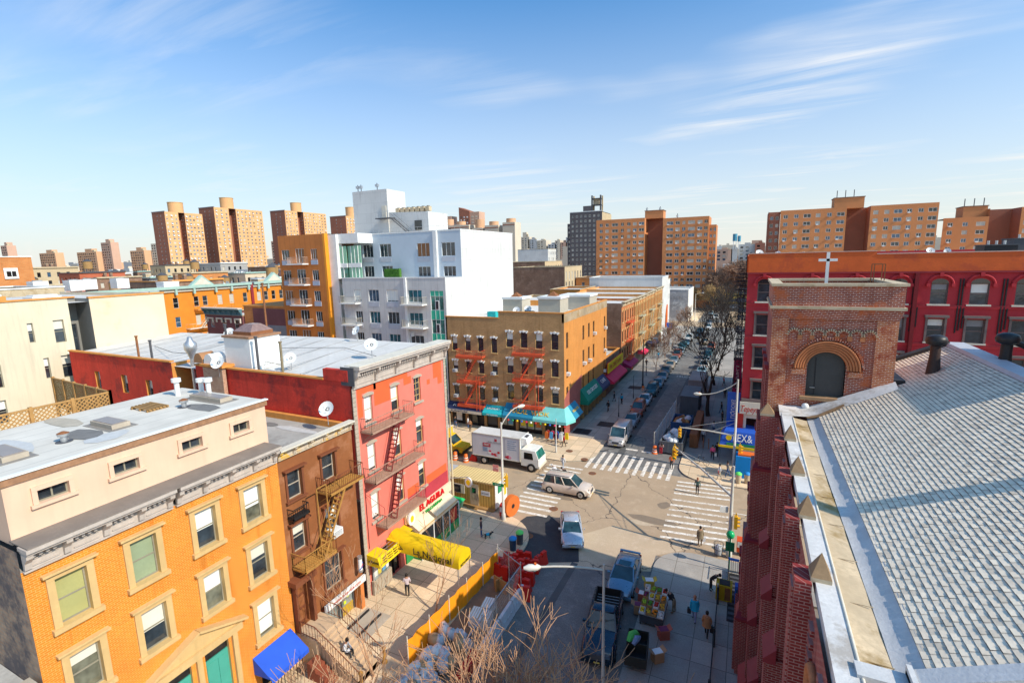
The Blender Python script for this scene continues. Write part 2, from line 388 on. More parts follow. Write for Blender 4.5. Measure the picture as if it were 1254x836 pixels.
g_pale = groundmat('pale_concrete_patch', (.62, .48, .33), (.50, .38, .26), (.70, .56, .42), .004)
g_patch = groundmat('tar_patch', (.055, .056, .062), (.075, .075, .08), (.11, .105, .10))
g_walk = groundmat('sidewalk_concrete', (.80, .61, .40), (.68, .52, .35), (.88, .70, .50), .0, .9, seams=1.55)
g_walk2 = groundmat('shaded_sidewalk', (.42, .39, .35), (.33, .31, .29), (.50, .46, .41), .0, .9, seams=1.9)  # darker paving copy, the shade on these pavements put into its colour
g_base = groundmat('city_ground', (.30, .25, .20), (.24, .20, .17), (.36, .31, .26), spots=False)
g_kerb = pm('kerb_stone', (.42, .37, .30), .9, .25, 2)
g_grass = groundmat('winter_grass', (.42, .30, .06), (.30, .23, .06), (.22, .17, .06), spots=False, psc=.05)
def sheet(name, x0, x1, y0, y1, z, mat, nx=1):
 mb = MB(); mb.face([(x0, y0, z), (x1, y0, z), (x1, y1, z), (x0, y1, z)], mat); return struct(mb, name)
sheet('ground', -3500, 3500, -200, 5000, -.02, g_base)
sheet('cross_street', -420, 260, 36.4, 51.6, 0, g_tan)
sheet('avenue', -15.1, -5.4, 51.6, 216, 0, g_dark)
mb = MB(); mb.face([(-15.2, -12, 0), (-5.3, -12, 0), (-5.3, 36.4, 0), (-15.2, 36.4, 0)], g_dark); struct(mb, 'avenue')
mb = MB(); mb.face([(-13.0, 31.5, .004), (-5.4, 34.2, .004), (-5.4, 36.4, .004), (-3.0, 38.4, .004), (-9.5, 39.4, .004), (-12.2, 36.2, .004)], g_pale); struct(mb, 'road_patch')
mb = MB(); mb.face([(-17.3, 33.4, .006), (-15.4, 31.0, .006), (-10.6, 33.2, .006), (-11.6, 36.2, .006), (-15.2, 38.9, .006), (-17.0, 37.9, .006), (-17.6, 35.4, .006)], g_patch); struct(mb, 'tar_patch')
# park and the street that crosses in front of it
sheet('far_street', -420, 260, 168, 180, .003, g_tan); sheet('park_street', -420, 260, 216, 240, 0, g_tan)
sheet('park_lawn', -60, 60, 244, 262, .02, g_grass); sheet('park_lawn', -60, 90, 276, 330, .02, g_grass)
sheet('park_path', -420, 260, 262, 276, .01, g_dark)
def pavement(name, poly, mat, top=.13):
 mb = MB(); n = len(poly)
 mb.face([(x, y, top) for x, y in poly], mat)
 for i in range(n):
  (ax, ay), (bx, by) = poly[i], poly[(i + 1) % n]
  mb.face([(ax, ay, -.02), (bx, by, -.02), (bx, by, top), (ax, ay, top)], g_kerb)
 struct(mb, name)
 # kerb stones as a slightly proud edge strip
def arc(cx, cy, r, a0, a1, n=10): return [(cx + r * math.cos(R(a0 + (a1 - a0) * i / n)), cy + r * math.sin(R(a0 + (a1 - a0) * i / n))) for i in range(n + 1)]
pavement('sidewalk', [(-420, 57.7), (-420, 50.6)] + arc(-18.6, 54.2, 3.6, -90, 0) + [(-15.0, 58.6), (-20.4, 58.6), (-20.4, 57.7)], g_walk)
pavement('sidewalk', [(-20.4, 58.6), (-15, 58.6), (-15, 168), (-20.4, 168)], g_walk2)
pavement('sidewalk', [(-5.8, 56.6), (0, 56.6), (0, 168), (-5.8, 168)], g_walk2)
pavement('sidewalk', [(260, 57.7), (0, 57.7), (0, 56.6), (-5.8, 56.6)] + arc(-2.6, 54.2, 3.2, 180, 270) + [(260, 51.0)], g_walk)
pavement('sidewalk', [(-420, 34.1), (-22.9, 34.1), (-22.9, -12), (-15.1, -12)] + arc(-19.3, 33.1, 4.2, 0, 90) + [(-420, 37.3)], g_walk)
pavement('sidewalk', [(260, 37.6)] + arc(-2.6, 34.9, 2.7, 90, 180) + [(-5.3, -12), (2.2, -12), (2.2, 34.5), (260, 34.5)], g_walk2)
for x0, x1 in ((-420, -20.4), (0, 260)):
 pavement('sidewalk', [(x0, 180), (x1, 180), (x1, 216), (x0, 216)], g_walk)
pavement('sidewalk', [(-20.4, 180), (-15, 180), (-15, 216), (-20.4, 216)], g_walk)
pavement('sidewalk', [(-5.8, 180), (0, 180), (0, 216), (-5.8, 216)], g_walk)
# painted markings, worn
m, nt, b = _new('road_marking_paint')
w_ = _ramp(nt, _noise(nt, 3.2, 7, rough=.75), .36, .56, (1, 1, 1, 1), (0, 0, 0, 1))
c_ = _mix(nt, w_, (.85, .80, .72), (.46, .345, .235)); nt.links.new(c_, b.inputs['Base Color']); b.inputs['Roughness'].default_value = .8
MATS['road_marking_paint'] = m; rp = m
m, nt, b = _new('worn_marking_paint')
w_ = _ramp(nt, _noise(nt, 3.0, 7, rough=.8), .45, .56, (0, 0, 0, 1), (1, 1, 1, 1))
c_ = _mix(nt, w_, (.80, .74, .66), (.46, .345, .235)); nt.links.new(c_, b.inputs['Base Color']); b.inputs['Roughness'].default_value = .8
MATS['worn_marking_paint'] = m; rpw = m
def stripes(name, quads, mats=None):
 mb = MB()
 for i, q in enumerate(quads):
  x0, x1, y0, y1 = q[:4]; sk = q[4] if len(q) > 4 else 0; mt = q[5] if len(q) > 5 else rp
  mb.face([(x0, y0, .012), (x1, y0 + sk, .012), (x1, y1 + sk, .012), (x0, y1, .012)], mt)
 return struct(mb, name)
stripes('crosswalk', [(-19.2 + .0 * i, -15.3, y - .17, y + .17, .06) for i, y in enumerate((38.5, 39.5, 40.4, 41.25, 42.1, 43.0, 43.9, 44.8, 45.7, 46.6, 47.5, 48.4, 49.3))])
stripes('crosswalk', [(x - .2, x + .2, 50.1 + .1 * (i % 2), 55.2 - (.9 if i > 6 else 0), .0) for i, x in enumerate([-15.2 + .87 * k for k in range(11)])])
stripes('crosswalk', [(-5.5, -.5, y - .16, y + .16, .5, rpw if y in (43.1, 46.2, 44.15) else rp) for y in (50.3, 49.4, 48.5, 47.6, 46.2, 45.1, 44.15, 43.1, 42.05, 41.15, 40.2, 39.25)])
stripes('stop_line', [(-12.3, -10.9, 56.9, 57.3), (-10.4, -8.9, 56.8, 57.2)])
stripes('stop_line', [(-.2, 60, 45.6, 45.72)])
# worn lettering on the avenue
_o = lettering('TRUCKS', 1.6, rp, None, (-9.9, 97, .014), (1, 0, 0), (0, 1, 0), .55, .0); _o.name = 'road_lettering'; _o['kind'] = 'structure'
def disc(name, x, y, r, z, mat, lab, cat, grp):
 mb = MB(); mb.cyl((0, 0), r, 0, .012, mat, 20); mb.cyl((0, 0), r * .82, .012, .018, rust, 20)
 for a in range(6): mb.box(-r * .6, r * .6, -r * .6 + a * r * .24, -r * .6 + a * r * .24 + .03, .018, .022, dkgrey)
 return solo(mb, name, lab, cat, grp, (x, y, z))
for x, y, z, lab in ((-15.25, 40.1, .005, 'rusty manhole cover at the end of the stripes near the silver car'), (-14.1, 48.9, .005, 'rusty manhole cover just ahead of the tan car'), (-15.6, 35.0, .01, 'rusty manhole cover beside the dark tar patch'), (-15.9, 51.9, .135, 'round cover in the pavement at the corner kerb'), (-18.3, 53.6, .135, 'round cover on the sunny pavement before the turquoise awning')):
 disc('manhole_cover', x, y, .42, z, rust, lab, 'manhole cover', 'manhole covers')
for x, y, lab in ((-18.9, 60.7, 'dark metal cellar hatch in the pavement nearest the turquoise awning'), (-16.7, 64.6, 'dark metal cellar hatch in the pavement behind the silver van'), (-17.0, 85.5, 'dark metal cellar hatch on the pavement by the pink awning')):
 mb = MB(); mb.box(-1.1, 1.1, -1.0, 1.0, 0, .03, dkgrey); mb.box(-1.0, -.03, -.9, .9, .03, .045, black); mb.box(.03, 1.0, -.9, .9, .03, .045, black)
 for k in range(8): mb.box(-.95, .95, -.85 + k * .23, -.83 + k * .23, .045, .05, dkgrey)
 solo(mb, 'cellar_hatch', lab, 'cellar hatch', 'cellar hatches in the pavement', (x, y, .132))
rq = random.Random(12)
for k in range(16):
 x, y = rq.uniform(-34, 4), rq.uniform(38.5, 49.5); a, b = rq.uniform(.5, 2.4), rq.uniform(.3, 1.0); q = []
 for i in range(10): t = 2 * PI * i / 10; q.append((x + a * math.cos(t) * rq.uniform(.7, 1.15), y + b * math.sin(t) * rq.uniform(.7, 1.15), .003 + .0004 * k))
 mb = MB(); mb.face(q, (pm('oil_stain', (.27, .205, .145), .7, .2, 2), pm('asphalt_repair', (.40, .31, .22), .9, .25, 3), pm('light_repair', (.56, .44, .31), .9, .2, 2))[k % 3]); struct(mb, 'road_patch')
for (x0, x1, y0, y1) in ((-13, -12.2, 52, 90), (-9.6, -8.9, 60, 110), (-11.4, -10.9, 18, 33)):
 mb = MB(); mb.face([(x0, y0, .005), (x1, y0, .005), (x1 + .3, y1, .005), (x0 + .3, y1, .005)], pm('utility_cut', (.12, .118, .115), .85, .25, 1)); struct(mb, 'utility_cut')
# ------------------------------------------------------------------ left row along the avenue (facade plane X = -22.6)
FX = -22.6
m_orb = brick('orange_brick', (.74, .205, .012), (.82, .26, .02), (.80, .40, .12), .22, .085, .012, var=.2, bump=.3)
m_rub = brick('rubble_wall', (.42, .26, .17), (.54, .36, .24), (.4, .32, .24), .4, .18, .03, blotch=(.12, .1, .1), bump=1)
m_cream = pm('cream_stucco', (.76, .51, .36), .9, .1, .5, .15, streak=.12)
m_brst = pm('brown_painted_stone', (.30, .105, .035), .8, .25, .8, .2, stain=(.36, .15, .07))
m_brtr = pm('brown_trim', (.22, .07, .03), .7, .2)
m_pink = pm('pink_paint', (.80, .205, .15), .8, .12, .8, .15, streak=.1)
m_coral = pm('coral_paint', (.82, .13, .04), .8, .1, 1)
m_stone = pm('beige_stone', (.50, .42, .33), .85, .25, 1.5, .2, streak=.2)
m_corn = pm('painted_cornice', (.56, .48, .42), .7, .25, 2, .1, streak=.3)
m_red = pm('red_rendered_wall', (.68, .05, .03), .85, .3, .7, .9, streak=.35, stain=(.30, .03, .025))
m_redtop = pm('orange_coping', (.72, .30, .07), .8, .25, 2)
def cornice(parent, ax, c, s, u0, u1, z0, z1, proj, mat, nb, name='cornice', panels=True, topmat=None):
 mb = MB(); h = z1 - z0
 wbox(mb, ax, c, s, u0, u1, -.05, proj, z1 - .14 * h, z1, topmat or mat)
 wbox(mb, ax, c, s, u0 + .03, u1 - .03, -.05, proj * .82, z1 - .26 * h, z1 - .14 * h, mat)
 wbox(mb, ax, c, s, u0 + .05, u1 - .05, .003, .07, z0 + .06 * h, z1 - .26 * h, mat)
 wbox(mb, ax, c, s, u0, u1, 0, .16, z0, z0 + .07 * h, mat)
 st = (u1 - u0) / nb
 for i in range(nb + 1):
  u = min(max(u0 + i * st, u0 + .12), u1 - .12)
  pr = [(0.07, z0 + .1 * h), (proj * .30, z0 + .12 * h), (proj * .38, z0 + .38 * h), (proj * .74, z0 + .6 * h), (proj * .76, z1 - .26 * h), (0.07, z1 - .26 * h)]
  mb.prism(pr, lambda a, b_, d, ax=ax, c=c, s=s: W(ax, c, s, d, a, b_), u - .1, u + .1, mat)
 for i in range(nb):
  a = u0 + i * st + .22; b = u0 + (i + 1) * st - .22
  if panels:
   wbox(mb, ax, c, s, a, b, .07, .12, z0 + .16 * h, z0 + .2 * h, mat); wbox(mb, ax, c, s, a, b, .07, .12, z0 + .4 * h, z0 + .44 * h, mat)
  k = a
  while k < b - .1:
   wbox(mb, ax, c, s, k, k + .1, .07, proj * .5, z0 + .55 * h, z0 + .7 * h, mat); k += .2
 return mb.build(name, parent)
def surround(win, parent, ax, c, s, a, b, z0, z1, mat, t=.2, hood=.28, sill=.12, name='window_surround', arch=False, proj=.08):
 mb = MB()
 wbox(mb, ax, c, s, a - t, a, .002, proj, z0, z1, mat); wbox(mb, ax, c, s, b, b + t, .002, proj, z0, z1, mat)
 wbox(mb, ax, c, s, a - t, b + t, .002, proj + .01, z1, z1 + t, mat)
 wbox(mb, ax, c, s, a - t - .08, b + t + .08, .002, proj + sill, z0 - t * .8, z0, mat)
 if hood: wbox(mb, ax, c, s, a - t - .12, b + t + .12, .002, proj + hood, z1 + t, z1 + t + .09, mat)
 if arch:
  n = 6
  for i in range(n):
   t0 = i / n; t1 = (i + 1) / n; f = lambda q: math.sin(PI * q) * .16
   ua = a - t + (b - a + 2 * t) * t0; ub = a - t + (b - a + 2 * t) * t1
   mb.prism([(ua, z1 + t), (ub, z1 + t), (ub, z1 + t + f(t1)), (ua, z1 + t + f(t0))], lambda p, q, d: W(ax, c, s, p, d, q), .002, proj + .04, mat)
 return subpart(mb, name, win, parent)
def roofslab(parent, x0, x1, y0, y1, z, mat, par=0., pm_=None, t=.3, name='roof'):
 mb = MB(); mb.face([(x0, y0, z), (x1, y0, z), (x1, y1, z), (x0, y1, z)], mat)
 return mb.build(name, parent)
# ---- orange brick building, Y 6.8 .. 17.4
ob = thing('brick_house', 'bright orange brick row house with tan window surrounds and cream penthouse floor', 'building', (FX, 12, 0))
mb = MB()
wins = []
colx = [(7.62, 8.60), (10.1, 11.1), (12.78, 13.75), (15.25, 16.25)]
rows = [(9.85, 11.75), (6.6, 8.5), (3.2, 5.25)]
for j, (z0, z1) in enumerate(rows):
 for i, (a, b) in enumerate(colx):
  if j == 2 and i in (1, 2): continue
  wins.append((i, j, a, b, z0, z1))
doors = [(10.55, 11.75), (12.4, 13.6)]
wall(mb, 'x', FX, 1, 6.8, 17.4, 0, 12.5, [w[2:] for w in wins] + [(a, b, .9, 4.75) for a, b in doors] + [(15.1, 16.9, .2, 2.3), (7.6, 8.7, .3, 1.7)], m_orb, .28, tan)
mb.face([(FX, 6.8, 0), (-34, 6.8, 0), (-34, 6.8, 13.3), (FX, 6.8, 13.3)], m_rub)
mb.face([(FX, 17.4, 0), (-34, 17.4, 0), (-34, 17.4, 13.3), (FX, 17.4, 13.3)], m_rub)
mb.face([(-34, 6.8, 0), (-34, 17.4, 0), (-34, 17.4, 13.3), (-34, 6.8, 13.3)], m_orb)
mb.face([(FX, 6.8, 12.5), (FX, 17.4, 12.5), (-34, 17.4, 13.3), (-34, 6.8, 13.3)], roofgrey)
mb.build('wall', ob)
bl = {(0, 0): (blind_y, 1), (1, 0): (blind_g, 1), (2, 0): (blind_w, .55), (3, 0): (blind_w, .6), (0, 1): (blind, .3), (1, 1): (blind, .55), (2, 1): (blind_w, .5), (3, 1): (blind, .4), (0, 2): (blind_w, .4), (3, 2): (blind_w, .9)}
m_wfr = pm('olive_sash', (.30, .27, .20), .6, .2)
for i, j, a, b, z0, z1 in wins:
 bm_, bf = bl.get((i, j), (blind, .5))
 w = window(ob, 'x', FX, 1, a, b, z0, z1, m_wfr, glass('olive_reflecting_pane', (.15, .15, .11), .12) if (i + j) % 2 else None, blind=bm_, bf=bf, rec=.2)  # olive reflection put into the colour of alternate panes
 surround(w, ob, 'x', FX, 1, a, b, z0, z1, tan, .24, .16)
cornice(ob, 'x', FX, 1, 6.85, 11.9, 12.46, 13.45, .62, m_corn, 4); cornice(ob, 'x', FX, 1, 12.05, 17.3, 12.46, 13.45, .62, m_corn, 4)
mb = MB(); mb.box(FX - .75, FX + .6, 6.9, 17.3, 13.452, 13.50, pm('cornice_roofing', (.24, .20, .17), .8, .25)); mb.build('cornice_roof', ob)
# penthouse
PX = FX - .7
mb = MB(); ph = [(7.85, 8.8, 14.5, 15.0), (10.3, 11.25, 14.5, 15.0), (13.05, 14.0, 14.5, 15.0), (15.6, 16.5, 14.5, 15.0)]
wall(mb, 'x', PX, 1, 6.95, 17.55, 13.3, 15.55, ph, m_cream, .2)
mb.face([(PX, 6.95, 13.3), (-30.5, 6.95, 13.3), (-30.5, 6.95, 15.55), (PX, 6.95, 15.55)], m_cream)
mb.face([(PX, 17.55, 11.5), (-30.5, 17.55, 11.5), (-30.5, 17.55, 15.55), (PX, 17.55, 15.55)], m_cream)
mb.face([(-30.5, 6.95, 13.3), (-30.5, 17.55, 13.3), (-30.5, 17.55, 15.55), (-30.5, 6.95, 15.55)], m_cream)
mb.build('penthouse_wall', ob)
m_cop = pm('copper_fascia', (.42, .22, .12), .6, .4, 5, streak=.4)
mb = MB(); mb.box(-30.6, PX + .08, 6.85, 17.65, 15.5, 15.78, m_cop, lines('felt_roof', (.66, .62, .55), (.42, .40, .36), 'x', 1.05, .035, .85)); mb.box(PX - .12, PX + .14, 6.8, 17.7, 15.785, 15.84, white); mb.build('roof', ob)
for a, b, z0, z1 in ph:
 w = window(ob, 'x', PX, 1, a, b, z0, z1, m_wfr, rec=.16, style='slide')
 surround(w, ob, 'x', PX, 1, a, b, z0, z1, m_cream, .16, 0, .06)
for x0, x1, y, ln in ((-27.4, -25.6, 11.9, .75), (-27.2, -25.2, 8.1, .8), (-27.6, -25.0, 16.6, .7)):
 mb = MB(); mb.box(x0 - .25, x1 + .25, y - ln / 2 - .2, y + ln / 2 + .2, 15.785, 15.80, pm('flashing', (.30, .27, .24), .6, .3)); mb.box(x0, x1, y - ln / 2, y + ln / 2, 15.8, 16.0, m_stone); mb.box(x0 + .08, x1 - .08, y - ln / 2 + .08, y + ln / 2 - .08, 16.0, 16.03, pm('skylight_pane', (.30, .25, .22), .3, .2))
 mb.build('skylight', ob)
for x, y in ((-25.9, 9.9), (-26.2, 15.1)):
 mb = MB(); mb.cyl((x, y), .3, 15.785, 15.80, dkgrey); mb.cyl((x, y), .12, 15.8, 16.05, steel); mb.cyl((x, y), .2, 16.05, 16.16, steel, r2=.22); mb.cyl((x, y), .22, 16.16, 16.24, rust, r2=.06); mb.build('roof_vent', ob)
for x, y, h in ((-28.9, 16.4, .8), (-28.0, 17.2, .7), (-27.2, 17.1, .8)):
 mb = MB(); mb.cyl((x, y), .13, 15.78, 15.78 + h, white); mb.cyl((x, y), .24, 15.78 + h, 15.98 + h, white); mb.build('vent_pipe', ob)
# doors under a shared pediment
mb = MB()
for u in (10.2, 11.95, 13.75): wbox(mb, 'x', FX, 1, u - .0, u + .25, .002, .16, .9, 4.9, tan)
wbox(mb, 'x', FX, 1, 10.0, 14.2, .002, .35, 4.9, 5.25, tan)
mb.prism([(9.8, 5.25), (14.4, 5.25), (12.1, 6.1)], lambda a, b, d: W('x', FX, 1, a, d, b), .002, .2, tan)
for (p, q) in (((9.7, 5.27), (12.1, 6.2)), ((14.5, 5.27), (12.1, 6.2))):
 mb.bar((FX + .22, p[0], p[1]), (FX + .22, q[0], q[1]), .42, .12, tan)
wbox(mb, 'x', FX, 1, 9.8, 14.4, 0, 1.6, 0, .9, concrete); wbox(mb, 'x', FX, 1, 10.4, 13.8, 1.6, 2.2, 0, .45, concrete)
mb.build('pediment', ob)
m_gdoor = pm('green_door_paint', (.07, .36, .28), .45, .12)
for a, b in doors:
 mb = MB(); wbox(mb, 'x', FX, 1, a, b, -.22, -.16, .9, 4.1, m_gdoor); wbox(mb, 'x', FX, 1, a, b, -.21, -.15, 4.18, 4.7, MATS['glass_dark'])
 for k in (0, 1):
  for (p, q) in ((1.1, 1.9), (2.1, 3.9)):
   u = a + .1 + k * (b - a - .05) / 2; wbox(mb, 'x', FX, 1, u, u + (b - a) / 2 - .17, -.16, -.13, p, q, m_gdoor)
 mb.build('door', ob)
mb = MB()
mb.faces([(FX + .02, 14.7, 2.55), (FX + .02, 17.1, 2.55), (FX + 1.35, 17.1, 1.75), (FX + 1.35, 14.7, 1.75), (FX + 1.36, 14.7, 1.5), (FX + 1.36, 17.1, 1.5), (FX + .02, 14.7, 1.6), (FX + .02, 17.1, 1.6)], [(0, 1, 2, 3), (3, 2, 5, 4), (0, 3, 6), (1, 7, 2)], pm('blue_canvas', (.02, .10, .62), .7, .12)); mb.build('awning', ob)
mb = MB()
for k in range(11): mb.bar((FX + 1.0, 14.9 + k * .2, .1), (FX + 1.0, 14.9 + k * .2, 1.5), .03, .03, black)
mb.bar((FX + 1.0, 14.9, 1.5), (FX + 1.0, 16.9, 1.5), .05, .05, black); mb.build('security_grille', ob)
# lattice screens on the rear roof deck
m_lat = pm('cedar_lattice', (.50, .27, .09), .8, .3, 3)
for (p, q, nn) in (((-31.4, 4.2), (-31.4, 14.3), 6), ((-31.4, 14.3), (-39, 14.9), 5)):
 lt = thing('lattice_fence', 'long golden lattice screen beyond the white penthouse roof' if nn == 6 else 'short brown lattice screen meeting the red wall', 'fence', (p[0], p[1], 13.6))
 P0 = Vector((p[0], p[1], 0)); D = Vector((q[0] - p[0], q[1] - p[1], 0)); Ln = D.length; D.normalize()
 mb = MB(); z0, z1 = 14.5, 16.3; H = z1 - z0
 for sgn in (1, -1):
  k = -H
  while k < Ln + H:
   a0, b0 = (k, z0), (k + sgn * H, z1)
   def clip(A, B):
    (x0, y0), (x1, y1) = A, B
    if x0 > x1: x0, y0, x1, y1 = x1, y1, x0, y0
    if x1 < 0 or x0 > Ln: return None
    if x0 < 0: y0 += (y1 - y0) * (0 - x0) / (x1 - x0); x0 = 0
    if x1 > Ln: y1 = y0 + (y1 - y0) * (Ln - x0) / (x1 - x0); x1 = Ln
    return (x0, y0), (x1, y1)
   c = clip(a0, b0)
   if c:
    A = P0 + D * c[0][0]; B = P0 + D * c[1][0]; mb.bar((A.x, A.y, c[0][1]), (B.x, B.y, c[1][1]), .02 + .01 * (sgn > 0), .05, m_lat)
   k += .21
 mb.build('lattice', lt)
 for k in range(nn + 1):
  A = P0 + D * (Ln * k / nn); mb = MB(); mb.box(A.x - .07, A.x + .07, A.y - .07, A.y + .07, 13.3, 16.4, m_lat); mb.build('post', lt)
 mb = MB(); B = P0 + D * Ln
 for z in (z0, z1): mb.bar((P0.x, P0.y, z), (B.x, B.y, z), .1, .08, m_lat)
 mb.build('rail', lt)
mb = MB()
for k in range(6): mb.box(-28.5, -26.9, 13.8 + k * .17, 13.9 + k * .17, 15.88, 15.93, wood)
for x in (-28.4, -27.7, -27.05): mb.box(x - .05, x + .05, 13.75, 14.8, 15.79, 15.88, wood)
solo(mb, 'pallet', 'weathered wooden pallet lying on the white roof', 'pallet')
# neighbour to the south: lower brown roof with parapet, its wall meets the orange house
nb_ = thing('row_house', 'brown row house edge with stone parapet left of the orange brick house', 'building', (FX, 3, 0))
mb = MB(); mb.box(-34, FX + .1, -6, 6.78, 0, 7.6, m_rub, roofgrey); mb.build('wall', nb_)
mb = MB(); mb.box(FX - .5, FX + .55, -6, 6.76, 7.603, 8.0, m_stone)
for k in range(6): mb.box(FX - .55, FX + .6, 6.7 - (k + 1) * 1.1, 6.65 - k * 1.1, 8.0, 8.25, m_stone)
mb.build('parapet', nb_)
# ---- brown row house Y 17.45 .. 23.1
br = thing('brownstone_house', 'narrow brown painted row house with rusty zigzag fire escape and stoop', 'building', (FX, 20, 0))
bw = [(17.95, 18.95, 9.85, 11.5), (20.45, 21.5, 9.85, 11.5), (17.95, 18.9, 6.6, 8.3), (20.35, 21.4, 6.2, 8.2), (19.95, 21.35, 2.75, 4.95)]
mb = MB()
wall(mb, 'x', FX - .1, 1, 17.45, 23.1, 0, 12.5, bw + [(17.5, 18.55, 2.0, 4.85), (19.55, 22.3, -.02, 1.95)], m_brst, .3)
mb.face([(FX - .1, 17.46, 11), (-35, 17.46, 11), (-35, 17.46, 12.2), (FX - .1, 17.46, 12.2)], m_brst)
mb.box(-35, FX - .5, 17.5, 23.1, 12.0, 12.35, m_brst, roofgrey)
mb.build('wall', br)
for k, (a, b, z0, z1) in enumerate(bw):
 w = window(br, 'x', FX - .1, 1, a, b, z0, z1, m_stone, blind=(None, None, blind, blind_w, None)[k], bf=.4, rec=.22)
 surround(w, br, 'x', FX - .1, 1, a, b, z0, z1, m_brtr, .13, .22)
m_ycorn = pm('flaking_cornice_paint', (.62, .52, .40), .7, .3, 3, stain=(.70, .42, .05), streak=.2)
cornice(br, 'x', FX - .1, 1, 17.45, 23.05, 12.42, 13.05, .45, m_ycorn, 5, topmat=offwhite)
mb = MB(); mb.faces([(FX + .32, 17.5, 13.06), (FX + .32, 23.05, 13.06), (FX - 1.6, 23.05, 12.42), (FX - 1.6, 17.5, 12.42)], [(0, 1, 2, 3)], pm('silver_roof_coating', (.60, .60, .60), .5, .3, 1.2, .2)); mb.build('roof_edge', br)
mb = MB(); mb.box(-35, -23.2, 22.95, 23.25, 12.3, 12.75, m_redtop); mb.box(-30, -24.2, 17.52, 17.9, 12.3, 12.75, m_stone); mb.build('parapet', br)
mb = MB(); mb.tube([(-29.6, 18.3, 12.35), (-29.6, 18.3, 12.7)], [.22, .2], pm('orange_tin', (.75, .35, .1), .4, .1, metal=.3)); mb.build('roof_vent', br)
# door case, stoop
mb = MB()
wbox(mb, 'x', FX - .1, 1, 17.5, 18.6, -.28, -.22, 2.0, 4.85, m_brtr)
for k in range(3): wbox(mb, 'x', FX - .1, 1, 17.65, 18.45, -.22, -.19, 2.2 + k * .85, 2.85 + k * .85, m_brst)
mb.build('door', br)
mb = MB(); wbox(mb, 'x', FX - .1, 1, 17.25, 18.75, 0, .75, 5.05, 5.35, m_brtr); wbox(mb, 'x', FX - .1, 1, 18.6, 18.8, .002, .4, 2.0, 5.05, m_brtr); wbox(mb, 'x', FX - .1, 1, 17.47, 17.6, .002, .4, 2.0, 5.05, m_brtr); mb.build('door_hood', br)
mb = MB(); wbox(mb, 'x', FX - .1, 1, 22.32, 22.62, 0, .5, .0, 1.95, pm('orange_pilaster', (.65, .22, .06), .7, .15)); mb.build('pilaster', br)
mb = MB(); wbox(mb, 'x', FX - .1, 1, 19.4, 22.75, -.2, .52, 1.95, 2.02, m_brtr); wbox(mb, 'x', FX - .1, 1, 19.35, 22.8, .4, .56, 2.0, 2.42, white); mb.build('sign', br)
lettering('BARBER SHOP  HAIR CUTS', .2, redp, br, (FX + .475, 21.1, 2.21), (0, 1, 0), (0, 0, 1), 1.0)
mb = MB(); wbox(mb, 'x', FX - .1, 1, 19.6, 22.25, -.25, -.2, 0, 1.95, MATS['glass_pale'])
for u in (19.6, 20.9, 21.15, 22.2): wbox(mb, 'x', FX - .1, 1, u, u + .07, -.2, -.1, 0, 1.95, dkgrey)
wbox(mb, 'x', FX - .1, 1, 21.2, 22.2, -.2, -.16, 0, .75, pm('mustard_panel', (.50, .33, .03), .6, .15)); mb.build('shop_window', br)
mb = MB()
for (u, z) in ((21.4, 1.5), (21.7, 1.25), (21.95, 1.6), (21.4, .9), (19.75, .9), (19.85, .6)): wbox(mb, 'x', FX - .1, 1, u, u + .2, -.19, -.15, z, z + .2, pm('neon_yellow_poster', (.62, .80, .03), .6, .05))
mb.build('poster', br)
pole = MB(); pole.cyl((FX + .35, 22.5), .14, 2.95, 3.75, white, 12); pole.cyl((FX + .35, 22.5), .17, 3.75, 3.9, steel, 12); pole.cyl((FX + .35, 22.5), .17, 2.8, 2.95, steel, 12)
for k in range(4):
 a = [(FX + .35 + .146 * math.cos(t + k * .9), 22.5 + .146 * math.sin(t + k * .9), 3.0 + .18 * k + .12 * (t + 1.2)) for t in [-1.2 + .3 * i for i in range(9)]]
 pole.tube(a, .03, redp if k % 2 else bluep, 4)
pole.build('barber_pole', br)
mb = MB(); mb.box(FX - .3, FX + .35, 20.55, 21.3, 6.2, 6.65, white); mb.box(FX + .35, FX + .37, 20.62, 21.22, 6.26, 6.58, grey)
for k in range(5): mb.box(FX + .37, FX + .38, 20.62, 21.22, 6.28 + k * .06, 6.3 + k * .06, white)
mb.build('air_conditioner', br)
def railing(mb, pts, h, mat, step=.16, bal=.018):
 for a, b in zip(pts, pts[1:]):
  a = Vector(a); b = Vector(b); n = max(1, int((b - a).length / step))
  mb.bar(a + Vector((0, 0, h)), b + Vector((0, 0, h)), .04, .04, mat); mb.bar(a + Vector((0, 0, h * .12)), b + Vector((0, 0, h * .12)), .025, .025, mat)
  for k in range(n + 1):
   p = a.lerp(b, k / n); mb.bar(p, p + Vector((0, 0, h)), bal, bal, mat)
def platform(mb, ax, c, s, u0, u1, z, d, mat, railmat=None, rh=.9, slat=.09, step=.15):
 rm = railmat or mat
 for (a, b) in ((u0, u0 + .06), (u1 - .06, u1)): wbox(mb, ax, c, s, a, b, 0, d, z - .1, z, mat)
 wbox(mb, ax, c, s, u0, u1, d - .06, d, z - .13, z + .02, mat); wbox(mb, ax, c, s, u0, u1, 0.01, .06, z - .1, z, mat)
 k = .1
 while k < d - .06: wbox(mb, ax, c, s, u0 + .06, u1 - .06, k, k + slat * .55, z - .04, z, mat); k += slat
 railing(mb, [W(ax, c, s, u0 + .03, 0, z), W(ax, c, s, u0 + .03, d - .03, z), W(ax, c, s, u1 - .03, d - .03, z), W(ax, c, s, u1 - .03, 0, z)], rh, rm, step)
 for u in (u0 + .2, u1 - .2): mb.bar(W(ax, c, s, u, d - .1, z - .1), W(ax, c, s, u, 0.02, z - .75), .04, .04, mat)
